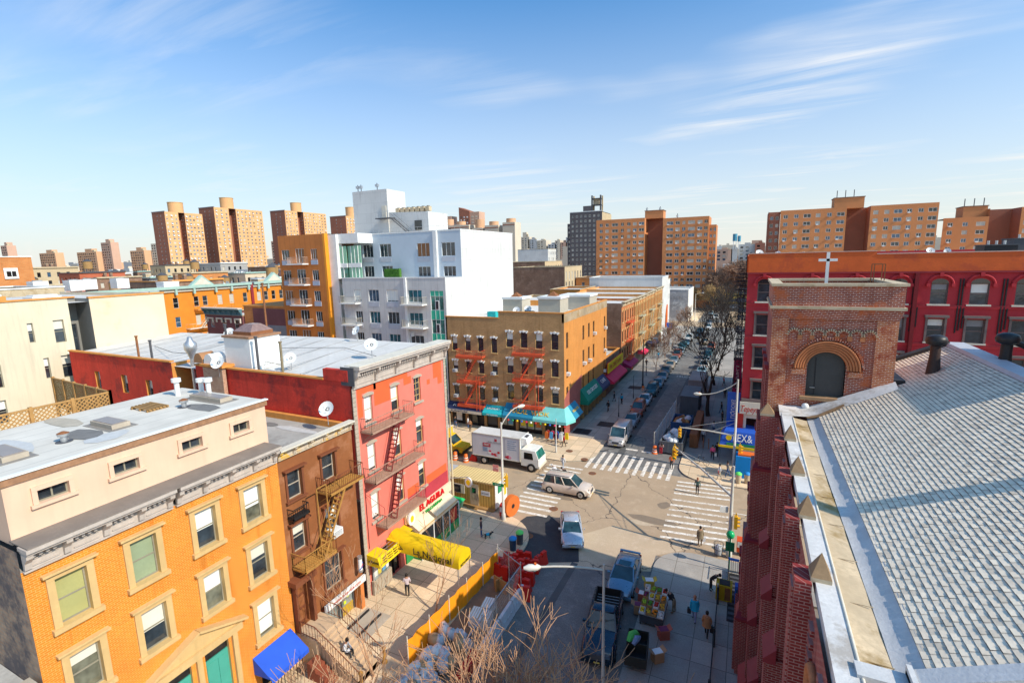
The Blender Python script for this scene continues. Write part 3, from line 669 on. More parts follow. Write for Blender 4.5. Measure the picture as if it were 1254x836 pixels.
def stair(mb, a, b, w, wdir, mat, n=9, rail=True):
 a = Vector(a); b = Vector(b); o = Vector(wdir) * w
 for q in (Vector(), o):
  mb.bar(a + q, b + q, .05, .12, mat)
  if rail: mb.bar(a + q + Vector((0, 0, .7)), b + q + Vector((0, 0, .7)), .03, .03, mat)
 for k in range(n + 1):
  p = a.lerp(b, k / n); mb.bar(p, p + o, .16, .03, mat)
m_rfe = pm('rusty_yellow_iron', (.50, .25, .06), .7, .35, 4)
fe = MB(); platform(fe, 'x', FX - .1, 1, 19.9, 22.75, 9.55, 1.15, m_rfe, m_brtr)
platform(fe, 'x', FX - .1, 1, 17.7, 20.1, 5.9, 1.1, m_rfe, m_rfe)
stair(fe, (FX + .35, 21.2, 9.5), (FX + .35, 19.2, 5.95), .6, (1, 0, 0), m_rfe, 15)
fe.bar((FX + .95, 19.0, 5.9), (FX + .95, 19.0, 10.3), .05, .05, m_rfe); fe.bar((FX + .95, 19.7, 5.9), (FX + .95, 19.7, 10.3), .05, .05, m_rfe); fe.bar((FX + .95, 19.0, 10.3), (FX + .95, 19.7, 10.3), .05, .05, m_rfe)
fe.build('fire_escape', br)
fe = MB(); platform(fe, 'x', FX - .1, 1, 17.75, 18.9, 8.95, .5, black, rh=.5); fe.build('window_guard', br)
# stoop
m_stp = pm('stoop_stone', (.62, .44, .28), .85, .2, 1.5, .2)
mb = MB(); N = 11; sx0, sx1 = FX + 1.5, FX + 4.5
for k in range(N):
 x0 = sx0 + (sx1 - sx0) * k / N; z = 1.95 - (k + 1) * 1.82 / N
 mb.box(x0 - .03, x0 + (sx1 - sx0) / N, 17.6, 19.3, 0.1, z, m_stp)
mb.box(FX - .09, sx0, 17.5, 19.35, .1, 1.95, m_stp); mb.build('stoop', br)
for y in (17.5, 19.4):
 mb = MB(); railing(mb, [(FX + .1, y, 1.95), (sx0, y, 1.95), (sx1 + .1, y, .2)], .85, m_brtr, .2); mb.lathe((sx1 + .2, y, .12), [(.16, 0), (.16, .12), (.09, .2), (.09, .9), (.14, .95), (.02, 1.1)], m_rfe, 10); mb.build('stair_railing', br)
mb = MB()
for k in range(7): mb.box(FX + 1.5 + k * .32, FX + 1.8 + k * .32, 16.75, 17.45, -1.0, 1.1 - k * .2, pm('red_step_paint', (.30, .08, .04), .8, .3))
mb.build('basement_steps', br)
mb = MB(); mb.box(FX + .6, FX + 2.6, 19.9, 22.6, .1, .16, m_stone); mb.box(FX + 1.9, FX + 1.95, 20.2, 22.4, .16, .3, black); mb.box(FX + .9, FX + .95, 20.2, 22.4, .16, .3, black); mb.build('cellar_steps', br)
# ---- pink building Y 23.3 .. 34.1, roof running back to X=-58
pk = thing('corner_building', 'salmon pink corner building with grey bracketed cornice and restaurant on its ground floor', 'building', (FX, 28.5, 0))
pw = [(a, b, z0, z1) for (z0, z1) in ((12.3, 14.2), (8.9, 10.85), (5.3, 7.3)) for (a, b) in ((24.35, 25.15), (27.1, 27.95), (29.8, 30.65))]
m_maroon = pm('maroon_band', (.50, .05, .07), .7, .15)
mb = MB()
wall(mb, 'x', FX, 1, 23.3, 34.2, 0, 14.95, pw + [(24.0, 27.0, .15, 2.9), (28.6, 33.6, .7, 2.9)], m_pink, .25)
for (a, b, z0, z1) in ((23.75, 24.2, 12.9, 14.94), (24.2, 25.6, 14.45, 14.94), (25.35, 27.0, 13.3, 14.94), (27.0, 29.1, 14.5, 14.94), (28.6, 29.5, 13.95, 14.5), (32.4, 33.6, 13.6, 14.94), (33.0, 33.6, 13.0, 13.6), (31.5, 31.9, 13.3, 13.7)):
 wbox(mb, 'x', FX, 1, a, b, 0.002, .006, z0, z1, m_coral)
wbox(mb, 'x', FX, 1, 28.3, 29.7, .002, .006, 4.3, 5.9, m_coral); wbox(mb, 'x', FX, 1, 30.75, 33.7, .002, .006, 5.2, 5.9, m_coral); wbox(mb, 'x', FX, 1, 28.3, 33.8, .007, .011, 4.1, 5.2, m_maroon)
z = 0.
while z < 14.9:   # quoins
 for (a, b) in ((23.3, 23.62), (33.88, 34.2)): wbox(mb, 'x', FX, 1, a, b, .002, .05 + .01 * (int(z / .3) % 2), z, z + .27, m_stone)
 z += .3
mb.face([(FX, 34.2, 0), (-57.9, 34.2, 0), (-57.9, 34.2, 15.6), (FX, 34.2, 15.6)], m_pink)
mb.build('wall', pk)
# red rendered side wall with a gap for the flue
mb = MB(); rw = [(-53.1, -52.3, 12.25, 13.85), (-48.9, -48.0, 12.25, 13.85), (-45.3, -44.4, 12.15, 13.7)]
wall(mb, 'y', 23.3, -1, -57, -41.4, 9, 15.45, rw, m_red, .35, m_redtop)
wall(mb, 'y', 23.3, -1, -38.3, -22.7, 9, 15.45, [], m_red)
mb.box(-41.4, -38.3, 25.6, 25.8, 9, 15.4, m_rub); mb.box(-41.4, -41.38, 23.3, 25.6, 9, 15.4, m_redtop); mb.box(-38.32, -38.3, 23.3, 25.6, 9, 15.4, m_red)
mb.box(-24.9, -22.8, 23.25, 23.6, 15.452, 16.2, m_red); mb.build('side_wall', pk)
for a, b, z0, z1 in rw: window(pk, 'y', 23.3, -1, a, b, z0, z1, grey, blind=blind, bf=.5, rec=.3)
mb = MB(); mb.box(-57, -41.4, 23.2, 23.55, 15.45, 15.56, m_redtop); mb.box(-38.3, -24.9, 23.2, 23.55, 15.45, 15.56, m_redtop); mb.build('coping', pk)
mb = MB()
mb.faces([(FX - .1, 23.5, 15.5), (FX - .1, 34.1, 16.1), (-36, 34.1, 16.1), (-57.9, 34.1, 15.6), (-57.9, 23.5, 15.1), (-36, 23.5, 15.1)], [(0, 1, 2, 5), (5, 2, 3, 4)], roofwhite)
mb.build('roof', pk)
cornice(pk, 'x', FX, 1, 23.35, 34.15, 14.95, 16.45, .75, m_corn, 5)
mb = MB(); mb.box(FX - .5, FX + .74, 23.35, 34.15, 16.452, 16.5, offwhite); mb.box(FX - .8, FX + .3, 23.28, 23.34, 15.2, 16.4, dkgrey); mb.build('cornice_roof', pk)
for i, (a, b, z0, z1) in enumerate(pw):
 w = window(pk, 'x', FX, 1, a, b, z0, z1, tan if i % 3 else m_stone, blind=blind_w if i != 2 else None, bf=(.9, .6, .3)[i % 3], rec=.16, style='dh' if i != 2 else 'grid')
 surround(w, pk, 'x', FX, 1, a, b, z0, z1, m_stone, .0001, 0, .1, arch=False) if 0 else None
 sm_ = MB(); wbox(sm_, 'x', FX, 1, a - .15, b + .15, .002, .14, z0 - .16, z0, m_stone)
 for k in range(6):
  t0, t1 = k / 6, (k + 1) / 6; f = lambda q: .12 + .14 * math.sin(PI * q)
  ua, ub = a - .12 + (b - a + .24) * t0, a - .12 + (b - a + .24) * t1
  sm_.prism([(ua, z1), (ub, z1), (ub, z1 + f(t1)), (ua, z1 + f(t0))], lambda p, q, d: W('x', FX, 1, p, d, q), .002, .09, m_stone)
 subpart(sm_, 'lintel', w, pk)
m_pfe = pm('weathered_pink_iron', (.46, .28, .20), .7, .35, 4); m_dfe = pm('dark_red_iron', (.25, .03, .03), .6, .3)
fe = MB(); platform(fe, 'x', FX, 1, 23.8, 28.4, 12.0, 1.0, m_pfe, m_pfe); platform(fe, 'x', FX, 1, 23.8, 29.4, 8.55, 1.0, m_pfe, m_pfe); platform(fe, 'x', FX, 1, 24.6, 29.3, 4.9, 1.0, m_pfe, m_pfe)
stair(fe, (FX + .3, 27.0, 12.0), (FX + .3, 25.7, 8.6), .5, (1, 0, 0), m_dfe, 12); stair(fe, (FX + .3, 27.0, 8.5), (FX + .3, 25.9, 4.95), .5, (1, 0, 0), m_dfe, 12)
for y0, z in ((29.4, 8.6), (29.3, 4.9)):
 fe.bar((FX + .9, y0, z + .5), (FX + .02, y0 + 1.3, z + 1.6), .03, .03, m_dfe)
fe.build('fire_escape', pk)
fe = MB(); fe.bar((FX + .05, 23.8, 3.6), (FX + .05, 23.8, 8), .03, .03, m_dfe); fe.bar((FX + .05, 23.8, 7.6), (FX + .9, 24.6, 6.4), .02, .02, m_dfe); fe.bar((FX + .9, 24.6, 6.4), (FX + .9, 24.6, 5.9), .02, .02, m_dfe); fe.build('cable_bracket', pk)
# restaurant front
m_yel = paint('yellow_canvas', (.86, .58, .0), .65, coat=0); m_ink = pm('black_lettering', (.02, .02, .02), .7, 0)
mb = MB(); wbox(mb, 'x', FX, 1, 23.7, 25.6, .1, .3, .13, 1.2, concrete); wbox(mb, 'x', FX, 1, 23.8, 25.4, .14, .2, 1.2, 2.5, MATS['glass_pale'])
for (u, c) in ((23.9, white), (24.3, pm('poster_yellow', (.8, .7, .05), .6, .1)), (24.75, pm('poster_blue', (.1, .4, .7), .6, .1)), (25.1, white)): wbox(mb, 'x', FX, 1, u, u + .3, .2, .22, 1.4, 2.3, c)
mb.build('shop_front', pk)
mb = MB(); wbox(mb, 'x', FX, 1, 25.7, 27.0, -.25, -.2, .15, 2.9, MATS['glass_dark']); wbox(mb, 'x', FX, 1, 26.3, 26.4, -.2, -.1, .15, 2.9, black); mb.build('door', pk)
def barrel(mb, ax_pts, hw, z0, z1, mat, n=10):
 """canopy: straight skirt from z0, half-round top to z1, swept between two points"""
 (xa, ya), (xb, yb) = ax_pts; d = Vector((xb - xa, yb - ya, 0)).normalized(); r = Vector((d.y, -d.x, 0))
 zs = z0 + .45; prof = [(-hw, z0)] + [(-hw * math.cos(PI * k / n), zs + (z1 - zs) * math.sin(PI * k / n)) for k in range(n + 1)] + [(hw, z0)]
 A = [Vector((xa, ya, z)) + r * o for o, z in prof]; B = [Vector((xb, yb, z)) + r * o for o, z in prof]; m_ = len(prof)
 mb.faces(A + B, [(i, i + 1, m_ + i + 1, m_ + i) for i in range(m_ - 1)], mat, True)
 mb.face(B, mat); return prof
mb = MB(); barrel(mb, ((FX + .05, 26.4), (FX + 6.1, 26.3)), .78, 2.55, 3.65, m_yel)
mb.faces([(FX + .03, 23.45, 3.35), (FX + .03, 25.7, 3.35), (FX + 1.0, 25.7, 3.3), (FX + 1.0, 23.45, 3.3), (FX + 1.2, 25.7, 2.6), (FX + 1.2, 23.45, 2.6), (FX + .03, 23.45, 2.6)], [(3, 2, 4, 5), (0, 3, 5, 6)], m_yel)
mb.face([(FX + .03, 23.45, 3.35), (FX + .03, 24.5, 3.35), (FX + 1.0, 24.5, 3.3), (FX + 1.0, 23.45, 3.3)], m_yel)
mb.face([(FX + .03, 25.5, 3.36), (FX + .03, 27.6, 3.36), (FX + 1.0, 27.4, 3.34), (FX + 1.0, 25.5, 3.34)], m_yel)
for k in range(4): mb.bar((FX + .1 + k * .3, 24.5, 3.3), (FX + .1 + k * .3, 25.55, 3.3), .03, .03, steel)
mb.build('canopy', pk)
for y in (25.55, 27.05):
 mb = MB(); mb.tube([(FX + 6.0, y, .1), (FX + 6.0, y, 2.6)], .035, steel, 8); mb.build('canopy_post', pk)
lettering('La Nacional', .66, m_ink, pk, (FX + 3.95, 25.507, 2.98), (1, 0, 0), (0, .0, 1), 1.02)
lettering('RESTAURANT  BAR', .24, m_ink, pk, (FX + 3.9, 25.505, 2.66), (1, 0, 0), (0, .0, 1), 1.1)
mb = MB()
for k in range(3): mb.tube([(FX + .95 + k * .08, 25.5, 3.2 - k * .13), (FX + 1.15 + k * .1, 25.49, 3.3 - k * .12), (FX + 1.4 + k * .05, 25.49, 3.0 - k * .05), (FX + 1.05, 25.49, 2.85)], .022, m_ink, 4)
mb.build('emblem', pk)
lettering('RESTAURANT', .23, m_ink, pk, (FX + 6.16, 26.3, 2.75), (0, 1, 0), (0, 0, 1), .85); lettering('La Nacional', .32, m_ink, pk, (FX + .62, 23.44, 2.95), (1, 0, 0), (0, 0, 1), .62)
for z in (3.1, 2.95, 2.8): lettering('TAPAS  PAELLA  VINOS', .13, m_ink, pk, (FX + 1.0 + (3.3 - z) * .285 + .02, 24.6, z), (0, 1, 0), (-.27, 0, .96), 1.2)
# second shop: EL AGUILA
m_gl = pm('green_shop_paint', (.03, .28, .08), .5, .1); m_crm = pm('cream_canvas', (.80, .66, .46), .7, .12, 2)
mb = MB(); wbox(mb, 'x', FX, 1, 27.55, 28.5, .05, .12, .15, 2.6, m_gl); wbox(mb, 'x', FX, 1, 28.4, 34.0, .0, .9, .13, .95, m_gl); wbox(mb, 'x', FX, 1, 28.5, 33.9, .86, .9, .95, 2.4, MATS['glass_dark'])
for u in (28.4, 30.1, 31.4, 32.4, 33.9): wbox(mb, 'x', FX, 1, u, u + .08, .85, .95, .13, 2.5, white)
wbox(mb, 'x', FX, 1, 28.4, 34.0, .0, .95, 2.42, 2.5, white); wbox(mb, 'x', FX, 1, 32.6, 33.6, .901, .92, 1.1, 2.2, redp); mb.build('shop_front', pk)
for (a, b) in ((28.1, 30.2), (30.5, 33.6)):
 mb = MB(); mb.hexa([(FX + .05, a, 2.95), (FX + 1.0, a, 2.45), (FX + 1.0, b, 2.45), (FX + .05, b, 2.95), (FX + .05, a, 3.35), (FX + 1.05, a, 2.75), (FX + 1.05, b, 2.75), (FX + .05, b, 3.35)], m_crm)
 mb.bar((FX + 1.06, a, 2.76), (FX + 1.06, b, 2.76), .06, .06, tan); mb.build('awning', pk)
mb = MB(); wbox(mb, 'x', FX, 1, 27.6, 33.9, .1, .28, 3.4, 4.15, m_crm); mb.build('sign_board', pk)
lettering('EL AGUILA', .72, pm('sign_red', (.75, .01, .02), .4, .05), pk, (FX + .36, 30.9, 3.92), (0, 1, 0), (0, 0, 1), 1.0, .06)
lettering('TAQUERIA', .34, pm('sign_green', (.02, .40, .07), .4, .05), pk, (FX + .5, 30.9, 3.42), (0, 1, 0), (0, 0, 1), 1.5, .04)
mb = MB(); mb.prism([(28.0 + .42 * math.cos(2 * PI * k / 20), 3.75 + .5 * math.sin(2 * PI * k / 20)) for k in range(20)], lambda a, b, d: W('x', FX, 1, a, d, b), .35, .5, white); mb.prism([(28.0 + .2 * math.cos(2 * PI * k / 12), 3.75 + .26 * math.sin(2 * PI * k / 12)) for k in range(12)], lambda a, b, d: W('x', FX, 1, a, d, b), .5, .53, m_yel); mb.build('round_sign', pk)
# projecting round sign on the corner
mb = MB(); mb.bar((FX, 34.1, 4.3), (FX + 1.6, 34.6, 4.5), .05, .05, steel); mb.prism([(FX + 1.6 + .35 * math.cos(2 * PI * k / 18), 4.0 + .45 * math.sin(2 * PI * k / 18)) for k in range(18)], lambda a, b, d: (a, 34.6 + d, b), -.06, .06, white)
mb.prism([(FX + 1.6 + .2 * math.cos(2 * PI * k / 12), 4.0 + .26 * math.sin(2 * PI * k / 12)) for k in range(12)], lambda a, b, d: (a, 34.53 + d, b), -.02, .0, m_yel); mb.build('round_sign', pk)
# things on the pink building's roof
bk = thing('roof_bulkhead', 'white roof bulkhead capped by a rusty framed skylight on the grey roof', 'bulkhead', (-33.9, 24.6, 15.2))
mb = MB(); mb.box(-35.3, -32.5, 23.8, 26.4, 15.1, 17.7, white); mb.box(-35.4, -32.4, 23.7, 26.5, 17.7, 17.85, m_cop); mb.build('wall', bk)
mb = MB(); mb.box(-34.9, -32.9, 24.3, 26.2, 17.85, 18.1, rust); mb.hexa([(-34.9, 24.3, 18.1), (-32.9, 24.3, 18.1), (-32.9, 26.2, 18.1), (-34.9, 26.2, 18.1), (-34.3, 24.9, 18.6), (-33.4, 24.9, 18.6), (-33.4, 25.6, 18.6), (-34.3, 25.6, 18.6)], pm('wired_glass', (.30, .20, .18), .25, .4, 4))
mb.build('skylight', bk)
mb = MB(); mb.tube([(0, 0, 0), (0, 0, 2.9)], [.34, .34], steel, 14); mb.lathe((0, 0, 2.9), [(.34, 0), (.62, .45), (.95, .8), (.95, 1.3), (.5, 1.55), (.3, 1.9), (.0, 1.95)], pm('polished_tin', (.6, .6, .6), .4, .1, metal=.8), 20)
mb.v = [(a * .48, b * .48, c * .9) for a, b, c in mb.v]
solo(mb, 'exhaust_flue', 'tall shiny metal exhaust flue in the gap of the red wall', 'exhaust', loc=(-39.6, 23.9, 13.2))
ch = thing('chimney', 'red and tan brick chimney stack against the red side wall', 'chimney', (-35.7, 23.2, 13))
mb = MB(); mb.box(-36.8, -34.6, 22.9, 23.18, 12, 15.5, brick('mixed_brick', (.42, .14, .06), (.60, .33, .18), (.62, .5, .4), .22, .08, .015)); mb.box(-37.0, -34.4, 22.8, 24.2, 15.565, 15.75, m_redtop); mb.build('stack', ch)
for x in (-37.4, -36.2):
 mb = MB(); mb.prism([(x + .55 * math.cos(PI * k / 10), 15.75 + .75 * math.sin(PI * k / 10)) for k in range(11)], lambda a, b, d: (a, d, b), 23.0, 24.1, pm('rust_cowl', (.45, .22, .1), .7, .3, 3) if x < -37 else white); mb.build('cowl', ch)
def dish(x, y, z, r, rz, lab, mat=white, tilt=.6, grp='satellite dishes on the roofs'):
 t = thing('satellite_dish', lab, 'satellite dish', (x, y, z), rz, grp)
 mb = MB(); n = 18; c = Vector((0, 0, .55 + r)); ax = Vector((math.cos(tilt), 0, math.sin(tilt))); u = Vector((0, 1, 0)); v = ax.cross(u)
 rings = [[c + ax * (k / 4) ** 2 * r * .28 + (u * math.cos(2 * PI * i / n) + v * math.sin(2 * PI * i / n)) * r * k / 4 for i in range(n)] for k in range(1, 5)]
 vv = [c] + [p for rg in rings for p in rg]; ff = [(0, 1 + i, 1 + (i + 1) % n) for i in range(n)] + [(1 + k * n + i, 1 + k * n + (i + 1) % n, 1 + (k + 1) * n + (i + 1) % n, 1 + (k + 1) * n + i) for k in range(3) for i in range(n)]
 mb.faces(vv, ff, mat, True); mb.build('reflector', t, world=False)
 mb = MB(); mb.tube([(0, 0, 0), (0, 0, .5 + r)], .03, steel, 6); mb.tube([(0, 0, .4), c + ax * r * .9], .02, steel, 6); mb.box(c.x + ax.x * r * .9 - .04, c.x + ax.x * r * .9 + .06, -.05, .05, c.z + ax.z * r * .9 - .05, c.z + ax.z * r * .9 + .05, white); mb.build('mount', t, world=False)
for a in ((-24.0, 22.5, 12.7, .5, -1.3, 'large white satellite dish at the brown house roof corner by the red wall'), (-29.6, 24.8, 15.3, .42, -.9, 'white satellite dish on the grey roof near the red coping'), (-25.4, 28.6, 15.8, .5, -.9, 'white satellite dish on the grey roof nearest the pink cornice'), (-31.2, 33.4, 16.0, .45, -1.8, 'satellite dish seen edge on at the far edge of the grey roof'), (-45.0, 31.0, 15.5, .5, -1.2, 'big white satellite dish on a mast before the cream wall'), (-44.2, 32.4, 15.5, .45, -1.0, 'upper white satellite dish of the pair by the orange facade'), (-34.9, 22.9, 14.9, .5, -1.2, 'white satellite dish beside the white bulkhead')):
 dish(*a)
for i, (x, y, h, mt, lab) in enumerate(((-47.5, 24.2, 1.9, rust, 'short rusty vent pipe left on the grey roof'), (-45.0, 23.9, 1.7, dkgrey, 'dark vent pipe cluster left of the shiny flue'), (-36.6, 24.9, 3.2, dkgrey, 'slim dark pipe left of the white bulkhead'), (-31.9, 23.9, 2.6, dkgrey, 'slim dark pipe right of the white bulkhead'), (-29.8, 24.2, 2.3, pm('bronze_pipe', (.25, .20, .12), .6, .2), 'bronze coloured pipe in the middle of the grey roof'), (-41.5, 32.4, 6.0, rust, 'tall thin rusty pole before the orange and white apartment block'))):
 mb = MB(); mb.cyl((0, 0), .09, 0, h, mt, 10); mb.cyl((0, 0), .2, 0, .12, dkgrey, 10); mb.cyl((0, 0), .13, h, h + .1, mt, 10); solo(mb, 'vent_pipe', lab, 'pipe', 'pipes on the roofs', (x, y, 15.2))
# felt patches, seams and cables on the near roofs
def patches(parent, x0, x1, y0, y1, zf, n, seed):
 r = random.Random(seed); ms = [pm('bitumen_patch', (.22, .21, .20), .8, .3, 3), pm('silver_patch', (.58, .58, .57), .6, .2, 3), pm('buff_patch', (.50, .44, .35), .8, .25, 2)]
 for k in range(n):
  x, y = r.uniform(x0, x1), r.uniform(y0, y1); a = r.uniform(.5, 2.2); b = r.uniform(.3, 1.1); q = []
  for i in range(9): t = 2 * PI * i / 9; xx, yy = x + a * math.cos(t) * r.uniform(.75, 1.1), y + b * math.sin(t) * r.uniform(.75, 1.1); q.append((xx, yy, zf(xx, yy) + .012 + .002 * k))
  mb = MB(); mb.face(q, ms[k % 3]); mb.build('roof_patch', parent)
zp = lambda x, y: (15.5 if x > -36 else 15.1 + .4 * (x + 57.9) / 21.9) + (.6 if x > -36 else .5 + .1 * (x + 57.9) / 21.9) * (y - 23.5) / 10.6
if True:
 mb = MB()
 for k in range(13): x = -55 + k * 2.5; mb.bar((x, 23.7, zp(x, 23.7) + .01), (x, 33.9, zp(x, 33.9) + .01), .07, .03, pm('seam_tar', (.40, .39, .38), .8, .2))
 mb.build('roof_seams', pk)
 mb = MB(); mb.tube([(-30, 24.2, 15.9), (-36, 26, 15.7), (-44, 25, 15.8), (-52, 28, 15.4)], .025, black, 5); mb.tube([(-25, 28.6, 16.0), (-30, 30.5, 16.05), (-37, 29, 15.9), (-45, 31.2, 15.8)], .02, black, 5); mb.build('roof_cables', pk)
 patches(br, -30, -24.5, 18.2, 22.4, lambda x, y: 12.35, 7, 4); patches(ob, -29.5, -24, 8, 17, lambda x, y: 15.782, 5, 6)
# ------------------------------------------------------------------ church (right foreground)
m_cb = brick('church_brick', (.30, .05, .025), (.44, .10, .04), (.70, .50, .42), .235, .085, .013, var=.3, blotch=(.50, .13, .05), bump=.7, bscale=1.1)
m_cbo = brick('weathered_orange_brick', (.50, .12, .035), (.62, .19, .05), (.74, .52, .40), .235, .085, .013, var=.25, blotch=(.34, .07, .035), bump=.7, bscale=1.4)
m_cbf = brick('facade_brick', (.26, .03, .03), (.36, .06, .045), (.50, .28, .24), .235, .085, .013, var=.3, bump=.7)
m_terr = pm('terracotta_moulding', (.55, .20, .08), .75, .3, 3, .3, streak=.2)
m_mar = pm('maroon_paint', (.30, .03, .04), .6, .2, 2)
m_limest = pm('weathered_coping_stone', (.60, .48, .32), .85, .25, 1.5, .3, stain=(.40, .30, .18))
m_tar = pm('white_patched_roofing', (.70, .68, .66), .75, .25, 1.2, .5, stain=(.42, .38, .34))
chu = thing('brick_church', 'red brick church with grey tiled roof, square bell tower and stone pyramid pinnacles', 'church', (3, 20, 0))
TX0, TX1, TY0, TY1, TZ = 1.22, 6.42, 28.0, 33.4, 21.35
# --- tower
mb = MB()
dU0, dU1, dZ0, dZ1 = 2.9, 4.53, 15.85, 17.33   # door opening, springing at dZ1
cx_ = (dU0 + dU1) / 2; rr = (dU1 - dU0) / 2
P0, P1, PZ0, PZ1 = 1.97, 5.6, 14.6, 19.9
c_ = 28.12   # recessed panel plane
def ywall(mb, y, x0, x1, z0, z1, mat): mb.face([(x0, y, z0), (x1, y, z0), (x1, y, z1), (x0, y, z1)], mat)
wall(mb, 'y', TY0, -1, TX0, TX1, 13, 19.75, [(P0, P1, PZ0 - 2, PZ1)], m_cbo, .12, m_cbo)
# arched opening in the recessed panel
ywall(mb, c_, P0, dU0, 13, PZ1, m_cb); ywall(mb, c_, dU1, P1, 13, PZ1, m_cb); ywall(mb, c_, dU0, dU1, 13, dZ0, m_cb)
n = 16
for k in range(n):
 a0, a1 = PI - PI * k / n, PI - PI * (k + 1) / n
 p = [(cx_ + rr * math.cos(a), dZ1 + rr * math.sin(a)) for a in (a0, a1)]
 mb.face([(p[0][0], c_, p[0][1]), (p[1][0], c_, p[1][1]), (p[1][0], c_, PZ1), (p[0][0], c_, PZ1)], m_cb)
mb.face([(TX0, TY0, 8), (TX0, TY1, 8), (TX0, TY1, 19.75), (TX0, TY0, 19.75)], m_cbf)
mb.face([(TX1, TY0, 13), (TX1, TY1, 13), (TX1, TY1, 19.75), (TX1, TY0, 19.75)], m_cbo)
mb.face([(TX0, TY1, 8), (TX1, TY1, 8), (TX1, TY1, 19.75), (TX0, TY1, 19.75)], m_cb)
# projecting upper stage
mb.hexa([(TX0, TY0, 19.75), (TX1, TY0, 19.75), (TX1, TY1, 19.75), (TX0, TY1, 19.75), (TX0 - .05, TY0 - .12, 20.25), (TX1 + .14, TY0 - .12, 20.25), (TX1 + .14, TY1 + .1, 20.25), (TX0 - .05, TY1 + .1, 20.25)], m_cb)
ox0, ox1, oy0, oy1 = TX0 - .02, TX1 + .1, TY0 - .1, TY1 + .08
for (a, b, c, d) in ((ox0, ox1, oy0, oy0 + .35), (ox0, ox1, oy1 - .35, oy1), (ox0, ox0 + .35, oy0 + .35, oy1 - .35), (ox1 - .35, ox1, oy0 + .35, oy1 - .35)):
 mb.box(a, b, c, d, 20.38, TZ, m_cb)
mb.face([(ox0 + .3, oy0 + .3, TZ - .5), (ox1 - .3, oy0 + .3, TZ - .5), (ox1 - .3, oy1 - .3, TZ - .5), (ox0 + .3, oy1 - .3, TZ - .5)], pm('tarred_roof', (.16, .13, .11), .8, .5, 1.5, .4, stain=(.4, .36, .3)))
mb.build('tower_wall', chu)
mb = MB(); mb.box(TX0 - .12, TX1 + .2, TY0 - .2, TY1 + .16, 20.25, 20.38, m_limest); mb.build('string_course', chu)
mb = MB()
for (a, b, c, d) in ((ox0 - .1, ox1 + .1, oy0 - .1, oy0 + .42), (ox0 - .1, ox1 + .1, oy1 - .42, oy1 + .1), (ox0 - .1, ox0 + .42, oy0 + .42, oy1 - .42), (ox1 - .42, ox1 + .1, oy0 + .42, oy1 - .42)):
 mb.box(a, b, c, d, TZ + .003, TZ + .13, m_limest)
mb.build('coping', chu)
# archivolt: five rings
mb = MB()
for j in range(5):
 r0 = rr + .04 + j * .115; pr = .03 + j * .035; pts = []
 pts = [(cx_ + (r0 + .05) * math.cos(PI - PI * k / 24), c_ - pr, dZ1 - .05 + (r0 + .05) * math.sin(PI - PI * k / 24)) for k in range(25)]
 mb.tube(pts, .058, m_terr, 6)
nn = 44
for k in range(nn):
 a = PI - PI * (k + .5) / nn; r0 = rr + .62
 p = Vector((cx_ + r0 * math.cos(a), c_ - .12, dZ1 + r0 * math.sin(a))); q = p + Vector((math.cos(a), 0, math.sin(a))) * .11
 mb.bar(p, q, .06, .2, m_cb, (0, 1, 0))
for sx in (-1, 1): mb.box(cx_ + sx * (rr + .38) - .3, cx_ + sx * (rr + .38) + .3, c_ - .14, c_ - .002, dZ1 - .36, dZ1 - .1, m_cbo)
mb.build('door_arch', chu)
# arched corbel table
mb = MB(); st = (P1 - P0) / 7
for k in range(7):
 u = P0 + st * (k + .5)
 pts = [(u + st * .44 * math.cos(PI - PI * i / 10), c_ - .05, 18.93 + st * .5 * math.sin(PI - PI * i / 10)) for i in range(11)]
 mb.tube(pts, .07, m_cb, 5)
 for i in range(9):
  a = PI * (i + .5) / 9; mb.bar((u + st * .46 * math.cos(a), c_ - .1, 18.93 + st * .5 * math.sin(a)), (u + st * .66 * math.cos(a), c_ - .1, 18.93 + st * .72 * math.sin(a)), .05, .1, m_limest, (0, 1, 0))
for k in range(1, 7):
 u = P0 + st * k; mb.box(u - .1, u + .1, c_ - .11, c_ - .002, 18.72, 18.95, m_terr)
mb.build('corbel_table', chu)
mb = MB(); dm = pm('dark_grey_door', (.075, .075, .072), .6, .25, 1)
pts = [(dU0, dZ0), (dU1, dZ0)] + [(cx_ + rr * math.cos(PI * k / 16), dZ1 + rr * math.sin(PI * k / 16)) for k in range(17)]
mb.face([(a, c_ + .28, b) for a, b in pts], dm)
mb.box(dU0 + .38, dU0 + .41, c_ + .25, c_ + .28, dZ0 + .05, dZ1 + .45, black); mb.box(dU0 + .2, dU0 + .42, c_ + .2, c_ + .27, dZ0 + .38, dZ0 + .41, steel)
mb.build('tower_door', chu)
mb = MB(); mb.box(dU0 - .25, dU1 + .2, c_ - .25, c_ + .3, dZ0 - .16, dZ0, pm('wooden_sill', (.40, .24, .13), .8, .3, 2)); mb.build('sill', chu)
mb = MB(); mb.lathe((2.93, c_ - .2, 15.2), [(.02, 0), (.14, .05), (.17, .17), (.12, .28), (.02, .32)], white, 14); mb.build('globe_lamp', chu)
mb = MB(); mb.box(3.58, 3.72, 29.9, 30.0, TZ - .45, 22.95, white); mb.box(3.24, 4.06, 29.9, 30.0, 22.5, 22.63, white); mb.build('cross', chu)
mb = MB()
for x in (5.75, 6.2):
 for y in (30.6, 31.2): mb.bar((x, y, TZ - .4), (x, y, 22.3), .04, .04, rust)
mb.bar((5.75, 30.6, 22.3), (6.2, 30.6, 22.3), .04, .04, rust); mb.bar((5.75, 31.2, 22.3), (6.2, 31.2, 22.3), .04, .04, rust)
mb.build('ladder_hoop', chu)
